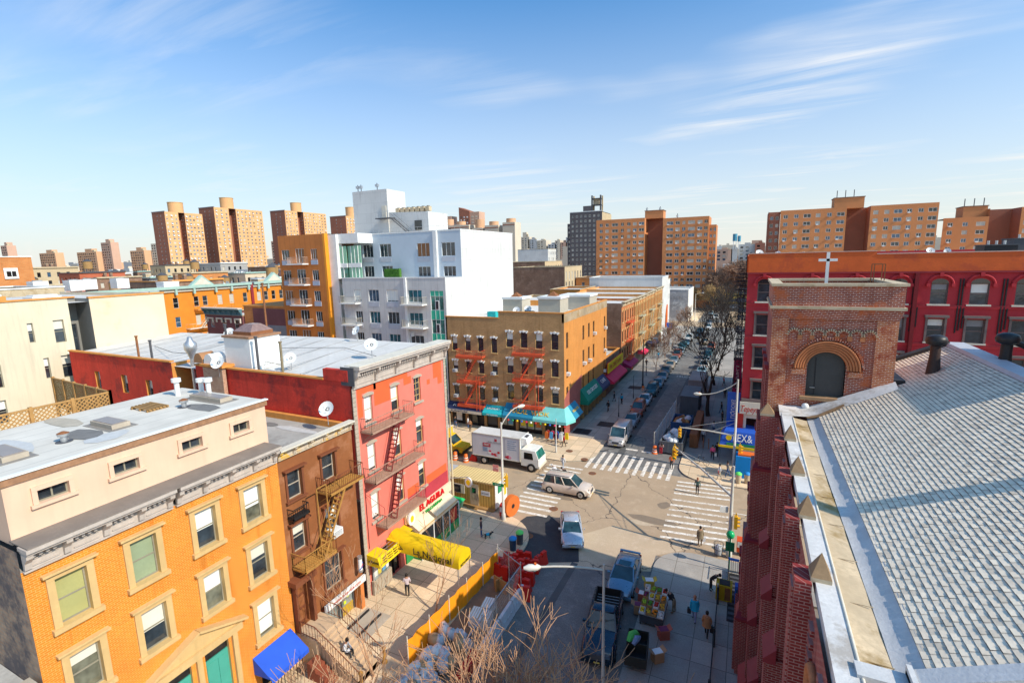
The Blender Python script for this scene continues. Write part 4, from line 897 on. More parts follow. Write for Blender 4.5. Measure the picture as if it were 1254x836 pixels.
# --- west facade (plane X ~1.7) with buttresses, seen steeply from above
FXC = 1.75
mb = MB(); rows_ = [(y, y + 1.0) for y in (10.6, 14.1, 17.3, 20.7, 24.9)]
wall(mb, 'x', FXC, -1, -1.6 + 11.2, TY0, 0, 14.95, [(a, b, 5.5, 12.0) for a, b in rows_] + [(a, b, 1.0, 3.8) for a, b in rows_], m_cbf, .5, m_mar)
mb.face([(FXC, 9.6, 0), (14.5, 9.6, 0), (14.5, 9.6, 15.1), (FXC, 9.6, 15.1)], m_cbf)
mb.face([(14.5, 9.6, 0), (14.5, 32.6, 0), (14.5, 32.6, 15.7), (14.5, 9.6, 15.7)], m_cbf)
mb.face([(TX1, 32.6, 0), (14.5, 32.6, 0), (14.5, 32.6, 15.7), (9.56, 32.6, 18.05), (TX1, 32.6, 16.6)], m_cbf)
for z in [.5 + .34 * k for k in range(42)]:   # corbelled brick bands beside the windows
 for a, b in rows_:
  mb.box(FXC - .09, FXC - .002, a - .5, a - .12, z, z + .17, m_cbf); mb.box(FXC - .09, FXC - .002, b + .12, b + .5, z, z + .17, m_cbf)
mb.build('wall', chu)
for a, b in rows_:
 window(chu, 'x', FXC, -1, a, b, 5.5, 12.0, m_mar, rec=.35, style='grid'); window(chu, 'x', FXC, -1, a, b, 1.0, 3.8, m_mar, rec=.35, style='grid')
def pinn(x0, x1, y0, y1, z, h):
 mb = MB(); mb.box(x0, x1, y0, y1, z - .12, z, m_limest); cx, cy = (x0 + x1) / 2, (y0 + y1) / 2
 b = [(x0, y0, z), (x1, y0, z), (x1, y1, z), (x0, y1, z)]
 mb.faces(b + [(cx, cy, z + h)], [(0, 1, 4), (1, 2, 4), (2, 3, 4), (3, 0, 4)], pm('bronze_stone', (.34, .22, .12), .8, .25, 2, .2)); mb.build('pinnacle', chu)
for y in (13.0, 16.2, 19.4, 23.0):
 mb = MB()
 for (d, w, z0, z1) in ((1.15, .62, 0, 3.2), (.9, .54, 3.2, 6.6), (.62, .47, 6.6, 10.4), (.36, .4, 10.4, 15.2)):
  mb.box(FXC - d, FXC - .002, y - w, y + w, z0, z1, m_cbf)
  mb.box(FXC - d - .05, FXC - d + .1, y - w + .14, y + w - .14, z0, z1 - .25, m_cbf)
 mb.build('buttress', chu)
 for (d, w, z1, d2) in ((1.15, .62, 3.2, .9), (.9, .54, 6.6, .62), (.62, .47, 10.4, .36)):
  mb = MB(); mb.hexa([(FXC - d - .1, y - w - .06, z1 - .12), (FXC - d2 - .003, y - w - .06, z1 - .12), (FXC - d2 - .003, y + w + .06, z1 - .12), (FXC - d - .1, y + w + .06, z1 - .12), (FXC - d - .1, y - w - .06, z1 + .02), (FXC - d2 - .003, y - w - .06, z1 + .42), (FXC - d2 - .003, y + w + .06, z1 + .42), (FXC - d - .1, y + w + .06, z1 + .02)], m_mar); mb.build('buttress_cap', chu)
 pinn(FXC - .02, FXC + .42, y - .26, y + .26, 15.3, .55)
# round window and mouldings between the buttresses
mb = MB()
for y in (10.5, 14.0, 17.2, 20.6, 24.8):
 mb.tube([(FXC - .06, y + .62 + .55 * math.cos(2 * PI * k / 20), 13.5 + .55 * math.sin(2 * PI * k / 20)) for k in range(21)], .1, m_terr, 6)
 for u in (y - .95, y + 2.2): mb.tube([(FXC - .1, u, .3), (FXC - .1, u, 14.6)], .1, m_terr, 6)
mb.build('moulding', chu)
# tower corner buttress (leftmost mass down to the pavement)
for (x0, x1, y0, y1, nm) in ((.95, 1.95, 26.9, 28.0, 'a'), ):
 mb = MB()
 for (d, z0, z1) in ((.55, 0, 3.6), (.35, 3.6, 8.2), (.15, 8.2, 12.2), (0, 12.2, 14.9)):
  mb.box(x0 - d, x1 + .1, y0 - d * .4, y1 + d * .2 - .005, z0, z1, m_cbf)
  mb.box(x0 - d - .14, x0 - d + .25, y0 - d * .4 + .3, y1 + 1.2, z0, z1 - .3, m_cbf)
 mb.build('buttress', chu)
 for (d, z) in ((.55, 3.6), (.35, 8.2), (.15, 12.2)):
  mb = MB(); mb.hexa([(x0 - d - .1, y0 - d * .4 - .1, z - .15), (x1 + .12, y0 - d * .4 - .1, z - .15), (x1 + .12, y1 - .01, z - .15), (x0 - d - .1, y1 - .01, z - .15), (x0 - d - .1, y0 - d * .4 - .1, z), (x1 + .12, y0 - d * .4 - .1, z), (x1 + .12, y1 - .01, z + .35), (x0 - d + .2, y1 - .01, z + .35)], m_mar); mb.build('buttress_cap', chu)
 pinn(x0 - .04, x0 + .6, y0 + .02, y0 + .6, 15.05, .5)
mb = MB()
for y in (29.0, 31.2, 33.2):
 for (d, z0, z1) in ((.75, 0, 3.6), (.5, 3.6, 8.2), (.28, 8.2, 12.2), (.12, 12.2, 17.0)): mb.box(TX0 - d, TX0 - .003, y - .45, y + .45, z0, z1, m_cbf)
mb.build('buttress', chu)
mb = MB()
for y in (29.0, 31.2, 33.2):
 for (d, z) in ((.75, 3.6), (.5, 8.2), (.28, 12.2), (.12, 17.0)):
  mb = MB(); mb.box(TX0 - d - .08, TX0 - .005, y - .52, y + .52, z, z + .22, m_mar); mb.build('buttress_cap', chu)
# parapet, gutter, flashing
m_gut = pm('buff_gutter_felt', (.60, .47, .31), .85, .35, .7, .4, stain=(.30, .20, .08), streak=0)
mb = MB(); mb.box(FXC + .08, 2.28, 9.6, 27.6, 14.9, 15.2, m_tar); mb.build('parapet_coping', chu)
mb = MB()
mb.faces([(2.28, 9.6, 15.1), (2.28, 26.6, 15.1), (2.95, 26.6, 14.98), (2.95, 9.6, 14.98)], [(0, 1, 2, 3)], m_gut); mb.tube([(2.29, 9.6, 15.2), (2.29, 26.2, 15.2)], .035, offwhite, 6)
for k in range(9): mb.box(2.32, 2.93, 10.6 + k * 1.85, 10.62 + k * 1.85, 15.05, 15.068, m_gut)
mb.build('gutter', chu)
mb = MB(); nseg = 34; A = []
rnd2 = random.Random(3)
for k in range(nseg + 1):
 y = 9.6 + 17.4 * k / nseg
 A += [(2.93, y, 15.0 + rnd2.uniform(-.01, .02)), (3.2, y, 15.06 + rnd2.uniform(-.02, .02)), (3.46, y, 15.255 + rnd2.uniform(-.01, .01))]
mb.faces(A, [(k * 3 + j, k * 3 + j + 1, k * 3 + j + 4, k * 3 + j + 3) for k in range(nseg) for j in (0, 1)], pm('silver_flashing', (.64, .63, .62), .55, .25, 1.5, .5), True); mb.build('flashing', chu)
RS = math.tan(R(25))
def rz_(x): return 15.2 + (x - 3.4) * RS
# white patched cricket where the roof runs against the tower
mb = MB(); ns = 14; A = []
for k in range(ns + 1):
 t = k / ns; x = 1.75 + 4.75 * t; yb = 28.03; zt = (rz_(max(x, 3.0)) + .28); yf = 26.5 + .9 * t + rnd2.uniform(-.06, .06)
 A += [(x, yb, zt + rnd2.uniform(-.03, .03)), (x, (yb + yf) / 2, zt - .12 + rnd2.uniform(-.03, .05)), (x, yf, (rz_(x) if x > 3.4 else 15.12) + .05)]
mb.faces(A, [(k * 3 + j, k * 3 + j + 1, k * 3 + j + 4, k * 3 + j + 3) for k in range(ns) for j in (0, 1)], m_tar, True)
mb.tube([(2.9, 26.6, 15.15), (3.4, 26.75, 15.24), (4.4, 26.95, 15.85)], [.05, .09, .05], pm('brown_mastic', (.25, .15, .08), .8, .4, 4), 6)
mb.build('flashing', chu)
# tiled slope: individual slates in stepped courses
m_t = [pm('roof_tile_%s' % n, c, .8, .2, 2.0, .3) for n, c in (('grey', (.86, .73, .57)), ('buff', (.92, .79, .62)), ('dark', (.70, .59, .46)))]
m_te = pm('tile_shadow_edge', (.13, .115, .10), .9, .3, 4)  # dark edge colour paints the shadow line of each course
mb = MB(); ln = (9.56 - 3.4) / math.cos(R(25)); ncr = 44; cw = ln / ncr; tw = .21
ux, uz = math.cos(R(25)), math.sin(R(25))
for r in range(ncr):
 s0 = r * cw; yo = (r % 2) * tw / 2
 y = 9.6 + yo - tw
 while y < 32.6:
  y0, y1 = max(y, 9.6), min(y + tw, 32.6)
  y += tw
  if y1 - y0 < .03: continue
  hi = (.030 if (int(y / tw) + r) % 2 else .040) + rnd2.uniform(0, .006); s1 = s0 + cw + .03
  xa, za = 3.4 + s0 * ux, 15.2 + s0 * uz; xb, zb = 3.4 + s1 * ux, 15.2 + s1 * uz
  if y0 > 27.9 and xb < TX1: continue
  g = .004; mt = m_t[0 if rnd2.random() < .55 else (1 if rnd2.random() < .7 else 2)]
  p = [(xa - uz * 0, y0 + g, za + hi), (xa, y1 - g, za + hi), (xb, y1 - g, zb + .012), (xb, y0 + g, zb + .012), (xa, y0 + g, za - .01), (xa, y1 - g, za - .01)]
  mb.faces(p, [(0, 1, 2, 3)], mt); mb.faces([p[4], p[5], p[1], p[0]], [(0, 1, 2, 3)], m_te)
mb.face([(3.4, 9.6, 15.19), (3.4, 32.6, 15.19), (9.56, 32.6, 15.19 + 6.16 * RS), (9.56, 9.6, 15.19 + 6.16 * RS)], m_t[2])
mb.face([(9.56, 9.6, 18.07), (9.56, 32.6, 18.07), (14.6, 32.6, 15.7), (14.6, 9.6, 15.7)], m_t[0])
mb.build('tiled_roof', chu)
mb = MB(); mb.hexa([(9.42, 9.6, 18.05), (9.7, 9.6, 18.05), (9.7, 32.7, 18.05), (9.42, 32.7, 18.05), (9.5, 9.6, 18.2), (10.27, 9.6, 18.2), (10.27, 32.7, 18.2), (9.5, 32.7, 18.2)], pm('ridge_lead', (.50, .52, .56), .5, .2, 2)); mb.build('ridge_cap', chu)
mb = MB(); mb.bar((TX1, 32.5, rz_(TX1) + .1), (9.58, 32.5, 18.2), .5, .16, pm('tar_black_coping', (.05, .045, .045), .8, .4, 2)); mb.box(TX1 + .003, 6.9, 28.1, 32.2, rz_(TX1), rz_(TX1) + .35, black); mb.build('rake_coping', chu)
mb = MB(); mb.box(2.2, 15, 9.9, 10.27, 14.6, 15.28, MATS['silver_flashing']);
for k in range(9): mb.box(3.0 + k * .9, 3.09 + k * .9, 9.85, 10.31, 14.95 + max(0, (.9 * k - .4)) * RS, 15.45 + max(0, (.9 * k - .4)) * RS, MATS['silver_flashing'])
mb.hexa([(3.0, 9.9, 15.1), (9.5, 9.9, 18.0), (9.5, 10.27, 18.0), (3.0, 10.27, 15.1), (3.0, 9.9, 15.36), (9.5, 9.9, 18.38), (9.5, 10.27, 18.38), (3.0, 10.27, 15.36)], MATS['silver_flashing']); mb.build('metal_coping', chu)
def turbine(x, y, z, h, lab, foot):
 t = thing('roof_ventilator', lab, 'ventilator', (x, y, z), 0, 'black turbine ventilators on the church roof')
 mb = MB(); mb.lathe((0, 0, -.3), [(.3, 0), (.27, .3), (.2, h * .7), (.2, h)], black if not foot else pm('rust_black_pipe', (.06, .035, .03), .6, .5, 2), 14); mb.build('pipe', t, world=False)
 mb = MB(); mb.lathe((0, 0, h - .35), [(.2, 0), (.38, .1), (.42, .25), (.36, .42), (.18, .5), (.02, .52)], pm('sooty_metal', (.025, .025, .027), .45, .4, 3), 20); mb.build('turbine_head', t, world=False)
 mb = MB(); mb.hexa([(-.4, -.42, -.28), (.42, -.42, .16), (.42, .42, .16), (-.4, .42, -.28), (-.32, -.34, -.18), (.34, -.34, .24), (.34, .34, .24), (-.32, .34, -.18)], MATS['silver_flashing'] if not foot else pm('pink_mastic', (.55, .35, .28), .7, .3)); mb.build('base', t, world=False)
turbine(8.0, 28.6, rz_(8.0), 1.6, 'sooty black turbine ventilator on the tiled slope nearest the brick tower', True)
turbine(10.3, 28.2, 17.7, 1.5, 'sooty black turbine ventilator just over the ridge, farther from the tower', False)
mb = MB(); mb.tube([(11.5, 28.5, 16.5), (11.5, 28.5, 18.4), (10.9, 28.5, 18.8), (10.4, 28.5, 19.0)], .12, black, 8); mb.tube([(10.6, 28.9, 16.9), (10.6, 28.9, 18.9)], .12, black, 8); mb.lathe((10.6, 28.9, 18.9), [(.12, 0), (.4, .05), (.3, .3), (.02, .35)], black, 10)
solo(mb, 'vent_cluster', 'tangle of black vent pipes beyond the ridge at the right edge', 'vents')
# unseen chimney and tower shapes, added to throw long shadows over the tiles
mb = MB(); mb.box(12.3, 13.1, 15.9, 16.5, 15, 24.0, m_cb); mb.box(12.2, 13.2, 15.8, 16.6, 24.0, 24.2, m_limest); shadow_stack = mb.build('chimney', chu)
mb = MB(); mb.box(14.6, 19, 22.6, 30, 0, 23.2, m_cb, m_limest); mb.build('east_shadow_caster', chu)
# ------------------------------------------------------------------ brown corner building, north side of the crossing
GY = 57.6
m_bb = brick('brown_brick', (.46, .24, .09), (.58, .32, .13), (.52, .36, .2), .23, .085, .012, var=.25, bump=.5)
m_ob = brick('orange_painted_brick', (.66, .25, .05), (.72, .30, .07), (.62, .32, .12), .23, .085, .01, var=.2, bump=.3)
m_par = brick('stained_parapet', (.50, .38, .24), (.58, .44, .28), (.5, .42, .32), .3, .1, .012, var=.4, blotch=(.36, .24, .12), bump=.3)
m_sal = pm('salmon_iron', (.75, .115, .045), .6, .2, 4)
cb = thing('corner_building', 'four storey brown brick corner building with red fire escapes and turquoise shop awnings', 'building', (-29, 66, 0))
fw_ = []
for (z0, z1, dz) in ((10.65, 12.65, 0), (7.65, 9.25, 0), (4.0, 5.75, 0)):
 for a in (-36.7, -34.6, -32.6, -30.55): fw_.append((a, a + .84, z0, z1))
for (z0, z1) in ((11.55, 13.6), (8.05, 10.05), (4.5, 6.5)):
 for a in (-28.3, -26.25, -24.15, -22.0): fw_.append((a, a + .95, z0, z1))
mb = MB()
wall(mb, 'y', GY, -1, -37.6, -29.4, 3.2, 15.3, [w for w in fw_ if w[0] < -29.5], m_bb, .28, tan)
wall(mb, 'y', GY, -1, -29.4, -20.3, 3.2, 16.15, [w for w in fw_ if w[0] > -29.5], m_bb, .28, tan)
sw_ = []
for (z0, z1) in ((11.6, 13.65), (8.1, 10.2), (4.6, 6.6)):
 for a in (58.4, 65.3, 67.95, 70.4, 76.6): sw_.append((a, a + .8, z0, z1))
wall(mb, 'x', -20.3, 1, GY, 78.3, 3.2, 15.0, sw_, m_ob, .28, m_ob)
mb.face([(-37.6, GY, 12), (-37.6, 78.3, 12), (-37.6, 78.3, 15.3), (-37.6, GY, 15.3)], m_bb)
mb.face([(-20.3, 78.3, 0), (-37.6, 78.3, 0), (-37.6, 78.3, 15.0), (-20.3, 78.3, 15.0)], m_bb)
mb.build('wall', cb)
mb = MB(); mb.box(-20.58, -20.28, GY + .0, 78.3, 15.0, 16.1, m_par); mb.box(-37.6, -29.4, GY + .001, GY + .3, 14.6, 15.29, m_bb); mb.build('parapet', cb)
mb = MB(); mb.box(-37.7, -29.3, GY - .06, GY + .34, 15.3, 15.42, m_redtop); mb.box(-29.5, -20.25, GY - .06, GY + .34, 16.15, 16.27, m_redtop); mb.box(-20.64, -20.24, GY + .34, 78.35, 16.1, 16.22, m_redtop); mb.box(-37.6, -20.3, 78.1, 78.4, 15.0, 15.9, m_redtop); mb.build('coping', cb)
mb = MB(); mb.face([(-37.5, GY + .3, 15.0), (-20.6, GY + .3, 15.0), (-20.6, 78.1, 15.0), (-37.5, 78.1, 15.0)], roofwhite); mb.build('roof', cb)
# maroon lower corner and pink patches on the side
mb = MB()
pts = [(57.62, 3.2), (57.62, 5.2), (59, 5.9), (64.9, 6.9), (64.9, 3.2)]
mb.face([(-20.294, a, b) for a, b in pts], pm('faded_maroon_render', (.42, .12, .10), .85, .3, 1, .2)); mb.build('painted_patch', cb)
for a, b, z0, z1 in fw_:
 bf = rnd.choice([None, None, blind_w, blind])
 w = window(cb, 'y', GY, -1, a, b, z0, z1, pm('bronze_sash', (.12, .08, .05), .5, .2), blind=bf, bf=rnd.choice([.3, .5]), rec=.16)
 sm_ = MB(); wbox(sm_, 'y', GY, -1, a - .12, b + .12, .002, .16, z1 + .05, z1 + .2, white); wbox(sm_, 'y', GY, -1, a - .02, a + .12, .002, .2, z1 - .08, z1 + .05, white); wbox(sm_, 'y', GY, -1, b - .12, b + .02, .002, .2, z1 - .08, z1 + .05, white); wbox(sm_, 'y', GY, -1, (a + b) / 2 - .1, (a + b) / 2 + .1, .002, .2, z1 + .0, z1 + .28, white)
 subpart(sm_, 'lintel', w, cb)
 sm_ = MB(); wbox(sm_, 'y', GY, -1, a - .08, b + .08, .002, .1, z0 - .12, z0, tan); subpart(sm_, 'sill', w, cb)
for i, (a, b, z0, z1) in enumerate(sw_): window(cb, 'x', -20.3, 1, a, b, z0, z1, MATS['bronze_sash'], rec=.16)
def acbox(parent, ax, c, s, u, z, w=.62, h=.4, d=.4, mat=None):
 mb = MB(); wbox(mb, ax, c, s, u, u + w, -.1, d, z, z + h, mat or white)
 for k in range(5): wbox(mb, ax, c, s, u + .05, u + w * .6, d, d + .012, z + .05 + k * h * .18, z + .08 + k * h * .18, dkgrey)
 mb.build('air_conditioner', parent)
for u, z in ((-36.6, 7.65), (-36.6, 4.0), (-30.6, 7.65), (-30.5, 4.0)): acbox(cb, 'y', GY, -1, u, z)
for u, z in ((58.4, 8.1), (65.4, 8.1), (68.1, 8.0), (70.5, 11.6), (76.7, 11.6), (76.6, 8.0), (76.6, 4.6)): acbox(cb, 'x', -20.3, 1, u, z)
for (u0, u1, zs) in ((-35.6, -31.5, (10.1, 6.6, 3.25)), (-27.1, -22.9, (10.95, 7.5, 3.98))):
 fe = MB()
 for z in zs:
  platform(fe, 'y', GY, -1, u0, u1, z, 1.1, m_sal, rh=.85, slat=.12, step=.28); wbox(fe, 'y', GY, -1, u0, u1, 1.04, 1.09, z - .28, z - .0, m_sal)
 for za, zb in ((zs[0], zs[1]), (zs[1], zs[2])):
  stair(fe, (u1 - 1.0, GY - .35, za - .1), (u0 + 1.0, GY - .35, zb + .05), .5, (0, -1, 0), m_sal, 11)
 for x in (u1 - .95, u1 - .5): fe.bar((x, GY - 1.12, zs[2]), (x, GY - 1.12, zs[1] + .9), .06, .06, m_sal)
 fe.bar((u1 - 1.0, GY - 1.12, zs[2] - 1.0), (u1 - 1.0, GY - 1.12, zs[2]), .06, .06, m_sal); fe.bar((u1 - .5, GY - 1.12, zs[2] - 1.0), (u1 - .5, GY - 1.12, zs[2]), .06, .06, m_sal)
 fe.build('fire_escape', cb)
# ground floor: shops
mb = MB(); sh_ = pm('shop_dark', (.035, .03, .03), .5, .4)
mb.box(-37.6, -20.35, GY + .25, GY + .3, 0, 3.2, sh_)
for u in (-37.6, -35.0, -32.0, -29.9, -27.2, -23.4, -20.7): wbox(mb, 'y', GY, -1, u, u + .38, -.25, .0, .12, 3.2, m_bb)
wbox(mb, 'x', -20.3, 1, GY, 63.9, -.3, -.001, .12, 3.2, MATS['faded_maroon_render']); wbox(mb, 'x', -20.3, 1, 63.9, 78.3, -.6, -.5, .12, 3.2, sh_)
for k in range(8): wbox(mb, 'x', -20.3, 1, 64.0 + k * 1.95, 64.2 + k * 1.95, -.5, 0, .12, 3.2, m_bb)
mb.build('shop_wall', cb)
mb = MB()
for u in (-29.3, -28.4): wbox(mb, 'y', GY, -1, u, u + .8, -.1, -.05, .8, 2.5, MATS['glass_pale'])
for u in (-26.6, -25.5, -24.4): wbox(mb, 'y', GY, -1, u, u + .95, -.1, -.05, .7, 2.4, MATS['glass_pale'])
wbox(mb, 'y', GY, -1, -36.5, -35.6, -.1, -.03, .6, 2.3, white); wbox(mb, 'y', GY, -1, -31.4, -30.0, -.1, -.03, .6, 2.2, dkgrey)
wbox(mb, 'y', GY, -1, -33.9, -33.0, -.1, -.03, .15, 2.3, MATS['glass_dark']); mb.build('shop_window', cb)
mb = MB()
for u, c in ((-26.45, 'poster_yellow'), (-25.35, 'neon_yellow_poster'), (-24.25, 'orange_pilaster'), (-28.3, 'poster_blue')): wbox(mb, 'y', GY, -1, u, u + .65, -.05, -.02, 1.0, 1.9, MATS[c])
mb.build('poster', cb)
m_tq = pm('turquoise_canvas', (.02, .46, .52), .7, .15, 1.2); m_tq2 = pm('teal_canvas', (.02, .25, .42), .7, .25, 1.2); m_lt = pm('aqua_canvas', (.20, .62, .60), .7, .12); m_nv = pm('navy_canvas', (.02, .03, .09), .7, .3, 2)
def awn(parent, ax, c, s, u0, u1, zt, zb, d, mat, val=.35, vm=None, n='awning', st=2.5):
 mb = MB(); k = max(1, int((u1 - u0) / 3))
 for i in range(k):
  a, b = u0 + (u1 - u0) * i / k, u0 + (u1 - u0) * (i + 1) / k
  mb.face([W(ax, c, s, a, .02, zt), W(ax, c, s, b, .02, zt), W(ax, c, s, b, d, zb), W(ax, c, s, a, d, zb)], mat)
  mb.face([W(ax, c, s, a, d, zb), W(ax, c, s, b, d, zb), W(ax, c, s, b, d, zb - val), W(ax, c, s, a, d, zb - val)], vm or mat)
 for u in (u0, u1): mb.face([W(ax, c, s, u, .02, zt), W(ax, c, s, u, d, zb), W(ax, c, s, u, d, zb - val), W(ax, c, s, u, .02, zb - val)], mat)
 return mb.build(n, parent)
awn(cb, 'y', GY, -1, -37.5, -31.7, 3.35, 2.6, 1.3, m_nv, .4, offwhite)
awn(cb, 'y', GY, -1, -31.6, -28.6, 3.4, 2.6, 1.3, m_tq)
awn(cb, 'y', GY, -1, -28.5, -24.2, 4.0, 2.65, 1.4, m_tq2)
mb = MB()
mb.faces([(-24.15, GY - .02, 4.0), (-20.3, GY - .02, 4.0), (-24.15, GY - 1.4, 2.65), (-19.6, GY - 1.4, 2.65), (-20.28, GY + 1.2, 4.0), (-18.9, GY + .3, 2.65), (-24.15, GY - 1.4, 2.3), (-19.6, GY - 1.4, 2.3), (-18.9, GY + .3, 2.3)], [(0, 1, 3, 2), (2, 3, 7, 6)], MATS['aqua_canvas'])
mb.faces([(-20.3, GY - .02, 4.0), (-20.28, GY + 1.2, 4.0), (-18.9, GY + .3, 2.65), (-19.6, GY - 1.4, 2.65), (-19.6, GY - 1.4, 2.3), (-18.9, GY + .3, 2.3)], [(0, 1, 2, 3), (3, 2, 5, 4)], MATS['aqua_canvas'])
mb.faces([(-20.28, GY + 1.2, 4.0), (-20.28, GY + 4.2, 4.0), (-18.9, GY + 3.6, 2.65), (-18.9, GY + .3, 2.65)], [(0, 1, 2, 3)], m_tq2); mb.build('awning', cb)
up_ = (0, -.72, .70); upa = (0, .72, .70)
letm = pm('sign_yellow_lettering', (.80, .50, .03), .5, .05)
def awl(t, sz, m, x, dep, zt, zb, d, sx=1): # text on a front awning slope
 f = dep / d; return lettering(t, sz, m, cb, (x, GY - .03 - dep - .03, zt - (zt - zb) * f + .03), (1, 0, 0), (0, d, zt - zb), sx)
awl('HALAL', .85, letm, -26.3, .85, 4.0, 2.65, 1.4); awl('WOK', .85, letm, -23.3, .85, 4.0, 2.65, 1.4, 1.2)
awl('FUTON', .5, white, -35.4, .65, 3.35, 2.6, 1.3, 1.3); awl('LAUNDRY', .5, white, -30.2, .55, 3.4, 2.6, 1.3, .85)
lettering('FURNITURE', .32, m_nv, cb, (-35.2, GY - 1.325, 2.4), (1, 0, 0), (0, 0, 1), 1.6)
lettering('DRY CLEANERS', .26, white, cb, (-30.1, GY - 1.325, 2.42), (1, 0, 0), (0, 0, 1), .95)
lettering('HALAL WOK', .5, letm, cb, (-19.5, GY + 2.2, 3.4), (0, 1, 0), (-1.35, 0, 1.3), .8)
awn(cb, 'x', -20.3, 1, 64.2, 71.5, 4.85, 3.2, 1.2, pm('green_canvas', (.0, .22, .15), .7, .2), .5)
awn(cb, 'x', -20.3, 1, 71.55, 76.2, 4.5, 3.2, 1.2, pm('dusty_navy_canvas', (.05, .06, .14), .7, .25), .5)
lettering('DELI GROCERY', .75, white, cb, (-19.6, 68, 4.05), (0, 1, 0), (-1.2, 0, 1.6), .95); lettering('CAFE', .8, white, cb, (-19.6, 73.8, 3.95), (0, 1, 0), (-1.2, 0, 1.3), 1.2)
awn(cb, 'x', -20.3, 1, 77.2, 87.0, 4.0, 2.9, 1.6, pm('pink_canvas', (.70, .03, .10), .7, .15), .3)
mb = MB(); wbox(mb, 'x', -20.3, 1, 77.0, 87.2, .5, .7, 4.3, 5.9, m_yel); wbox(mb, 'x', -20.3, 1, 76.9, 87.3, .45, .55, 4.2, 6.0, redp); mb.build('sign', cb)
lettering('99c DISCOUNT', 1.1, redp, cb, (-19.58, 82, 5.1), (0, 1, 0), (0, 0, 1), 1.1)
# string of coloured pennants under the awning
for k in range(13):
 mb = MB(); x = -27.6 + k * .65; c = (redp, greenp, m_yel, bluep, MATS['pink_canvas'], white)[k % 6]
 mb.lathe((x, GY - 1.45, 1.98), [(.02, 0), (.13, .06), (.16, .15), (.1, .24), (.02, .28)], c, 8); mb.build('lantern', cb)
# roof structures
for i, (x0, x1, y0, y1, h, lab) in enumerate(((-31.6, -28.6, 63.5, 66.5, 2.3, 'cream stucco roof bulkhead with dark skylight nearest the white tower block wall'), (-25.3, -22.2, 61.5, 64.8, 2.6, 'tall white roof bulkhead with rusty pyramid skylight on the brown corner building'), (-26.3, -21.6, 73.0, 77.0, 2.0, 'wide grey roof bulkhead with white edge behind the tall white one'))):
 t = thing('roof_bulkhead', lab, 'bulkhead', (x0, y0, 15.0)); mb = MB(); mb.box(x0, x1, y0, y1, 15.0, 15.0 + h, pm('stucco', (.52, .47, .38), .85, .15, 1)); mb.box(x0 - .12, x1 + .12, y0 - .12, y1 + .12, 15 + h, 15.3 + h, white); mb.build('wall', t)
 if i < 2:
  mb = MB(); cx, cy = (x0 + x1) / 2, (y0 + y1) / 2; b = [(cx - .7, cy - .7, 15.3 + h), (cx + .7, cy - .7, 15.3 + h), (cx + .7, cy + .7, 15.3 + h), (cx - .7, cy + .7, 15.3 + h), (cx, cy, 15.95 + h)]; mb.faces(b, [(0, 1, 4), (1, 2, 4), (2, 3, 4), (3, 0, 4)], rust); mb.build('skylight', t)
mb = MB(); mb.box(0, 1.3, 0, .9, 0, .8, pm('teal_tarp', (.02, .45, .45), .6, .2)); solo(mb, 'roof_chest', 'small teal chest on the roof behind the low brown parapet', 'chest', loc=(-32.6, 60.5, 15.0))
for a in ((-28.2, 60.8, 15.0, .5, -1.5, 'white dish left of the tall white bulkhead, lower one'), (-27.4, 62.8, 15.0, .5, -1.2, 'white dish left of the tall white bulkhead, upper one')): dish(*a)
mb = MB()
for k in range(7): mb.box(rnd.uniform(-27, -25.8), rnd.uniform(-25.7, -25.4), 59.5 + k * .25, 59.7 + k * .25, 15.0, 15.5 + rnd.random() * .6, black)
solo(mb, 'roof_machinery', 'dark pile of cooling machinery left of the tall white bulkhead', 'machinery')
# ------------------------------------------------------------------ red building, north east corner
rb = thing('corner_building', 'long deep red brick building with arched top windows and orange parapet behind the church tower', 'building', (10, 62, 0))
m_rb = pm('deep_red_paint', (.48, .035, .045), .8, .15, .7, .15, streak=.15); m_rbo = pm('orange_parapet_paint', (.68, .13, .03), .8, .2, .8, .4, stain=(.50, .09, .03)); m_rtr = pm('grey_brown_stone', (.20, .15, .14), .8, .2)
colR = [(.98, 2.15), (5.2, 6.4), (8.9, 10.1), (12.3, 13.5) , (15.25, 16.5), (18.05, 19.35), (21.1, 22.4), (24.3, 25.6), (27.5, 28.8)]
rr_ = []
mb = MB()
for a, b in colR:
 rr_ += [(a, b, 18.0, 19.9), (a, b, 14.5, 16.65), (a, b, 10.95, 13.2), (a, b, 7.45, 9.45)]
wall(mb, 'y', GY, -1, 0, 32, 7.25, 21.0, rr_, m_rb, .3, m_rtr)
wall(mb, 'x', 0, -1, GY, 96, 3.5, 21.0, [(y, y + 1.1, z, z + 2.1) for y in range(60, 95, 4) for z in (7.45, 10.95, 14.5, 18.0)], m_rb, .3, m_rtr)
wall(mb, 'y', GY + .01, -1, 0.3, 32, 0, 7.25, [(.6, 1.7, 3.7, 5.3), (2.5, 31, .3, 3.0)], pm('cream_panel', (.68, .60, .48), .7, .12), .3)
mb.box(.3, 32, GY + .5, 96, 0, 3.4, sh_)
mb.face([(0, 96, 0), (32, 96, 0), (32, 96, 22.8), (0, 96, 22.8)], m_rb); mb.build('wall', rb)
mb = MB(); wbox(mb, 'y', GY, -1, 0, 10.9, -.4, .12, 21.0, 22.9, m_rbo); wbox(mb, 'y', GY, -1, 10.9, 32, -.4, .1, 21.0, 22.62, m_rbo)
wbox(mb, 'x', 0, -1, GY + .4, 96, -.4, .12, 21.0, 22.7, m_rbo); mb.build('parapet', rb)
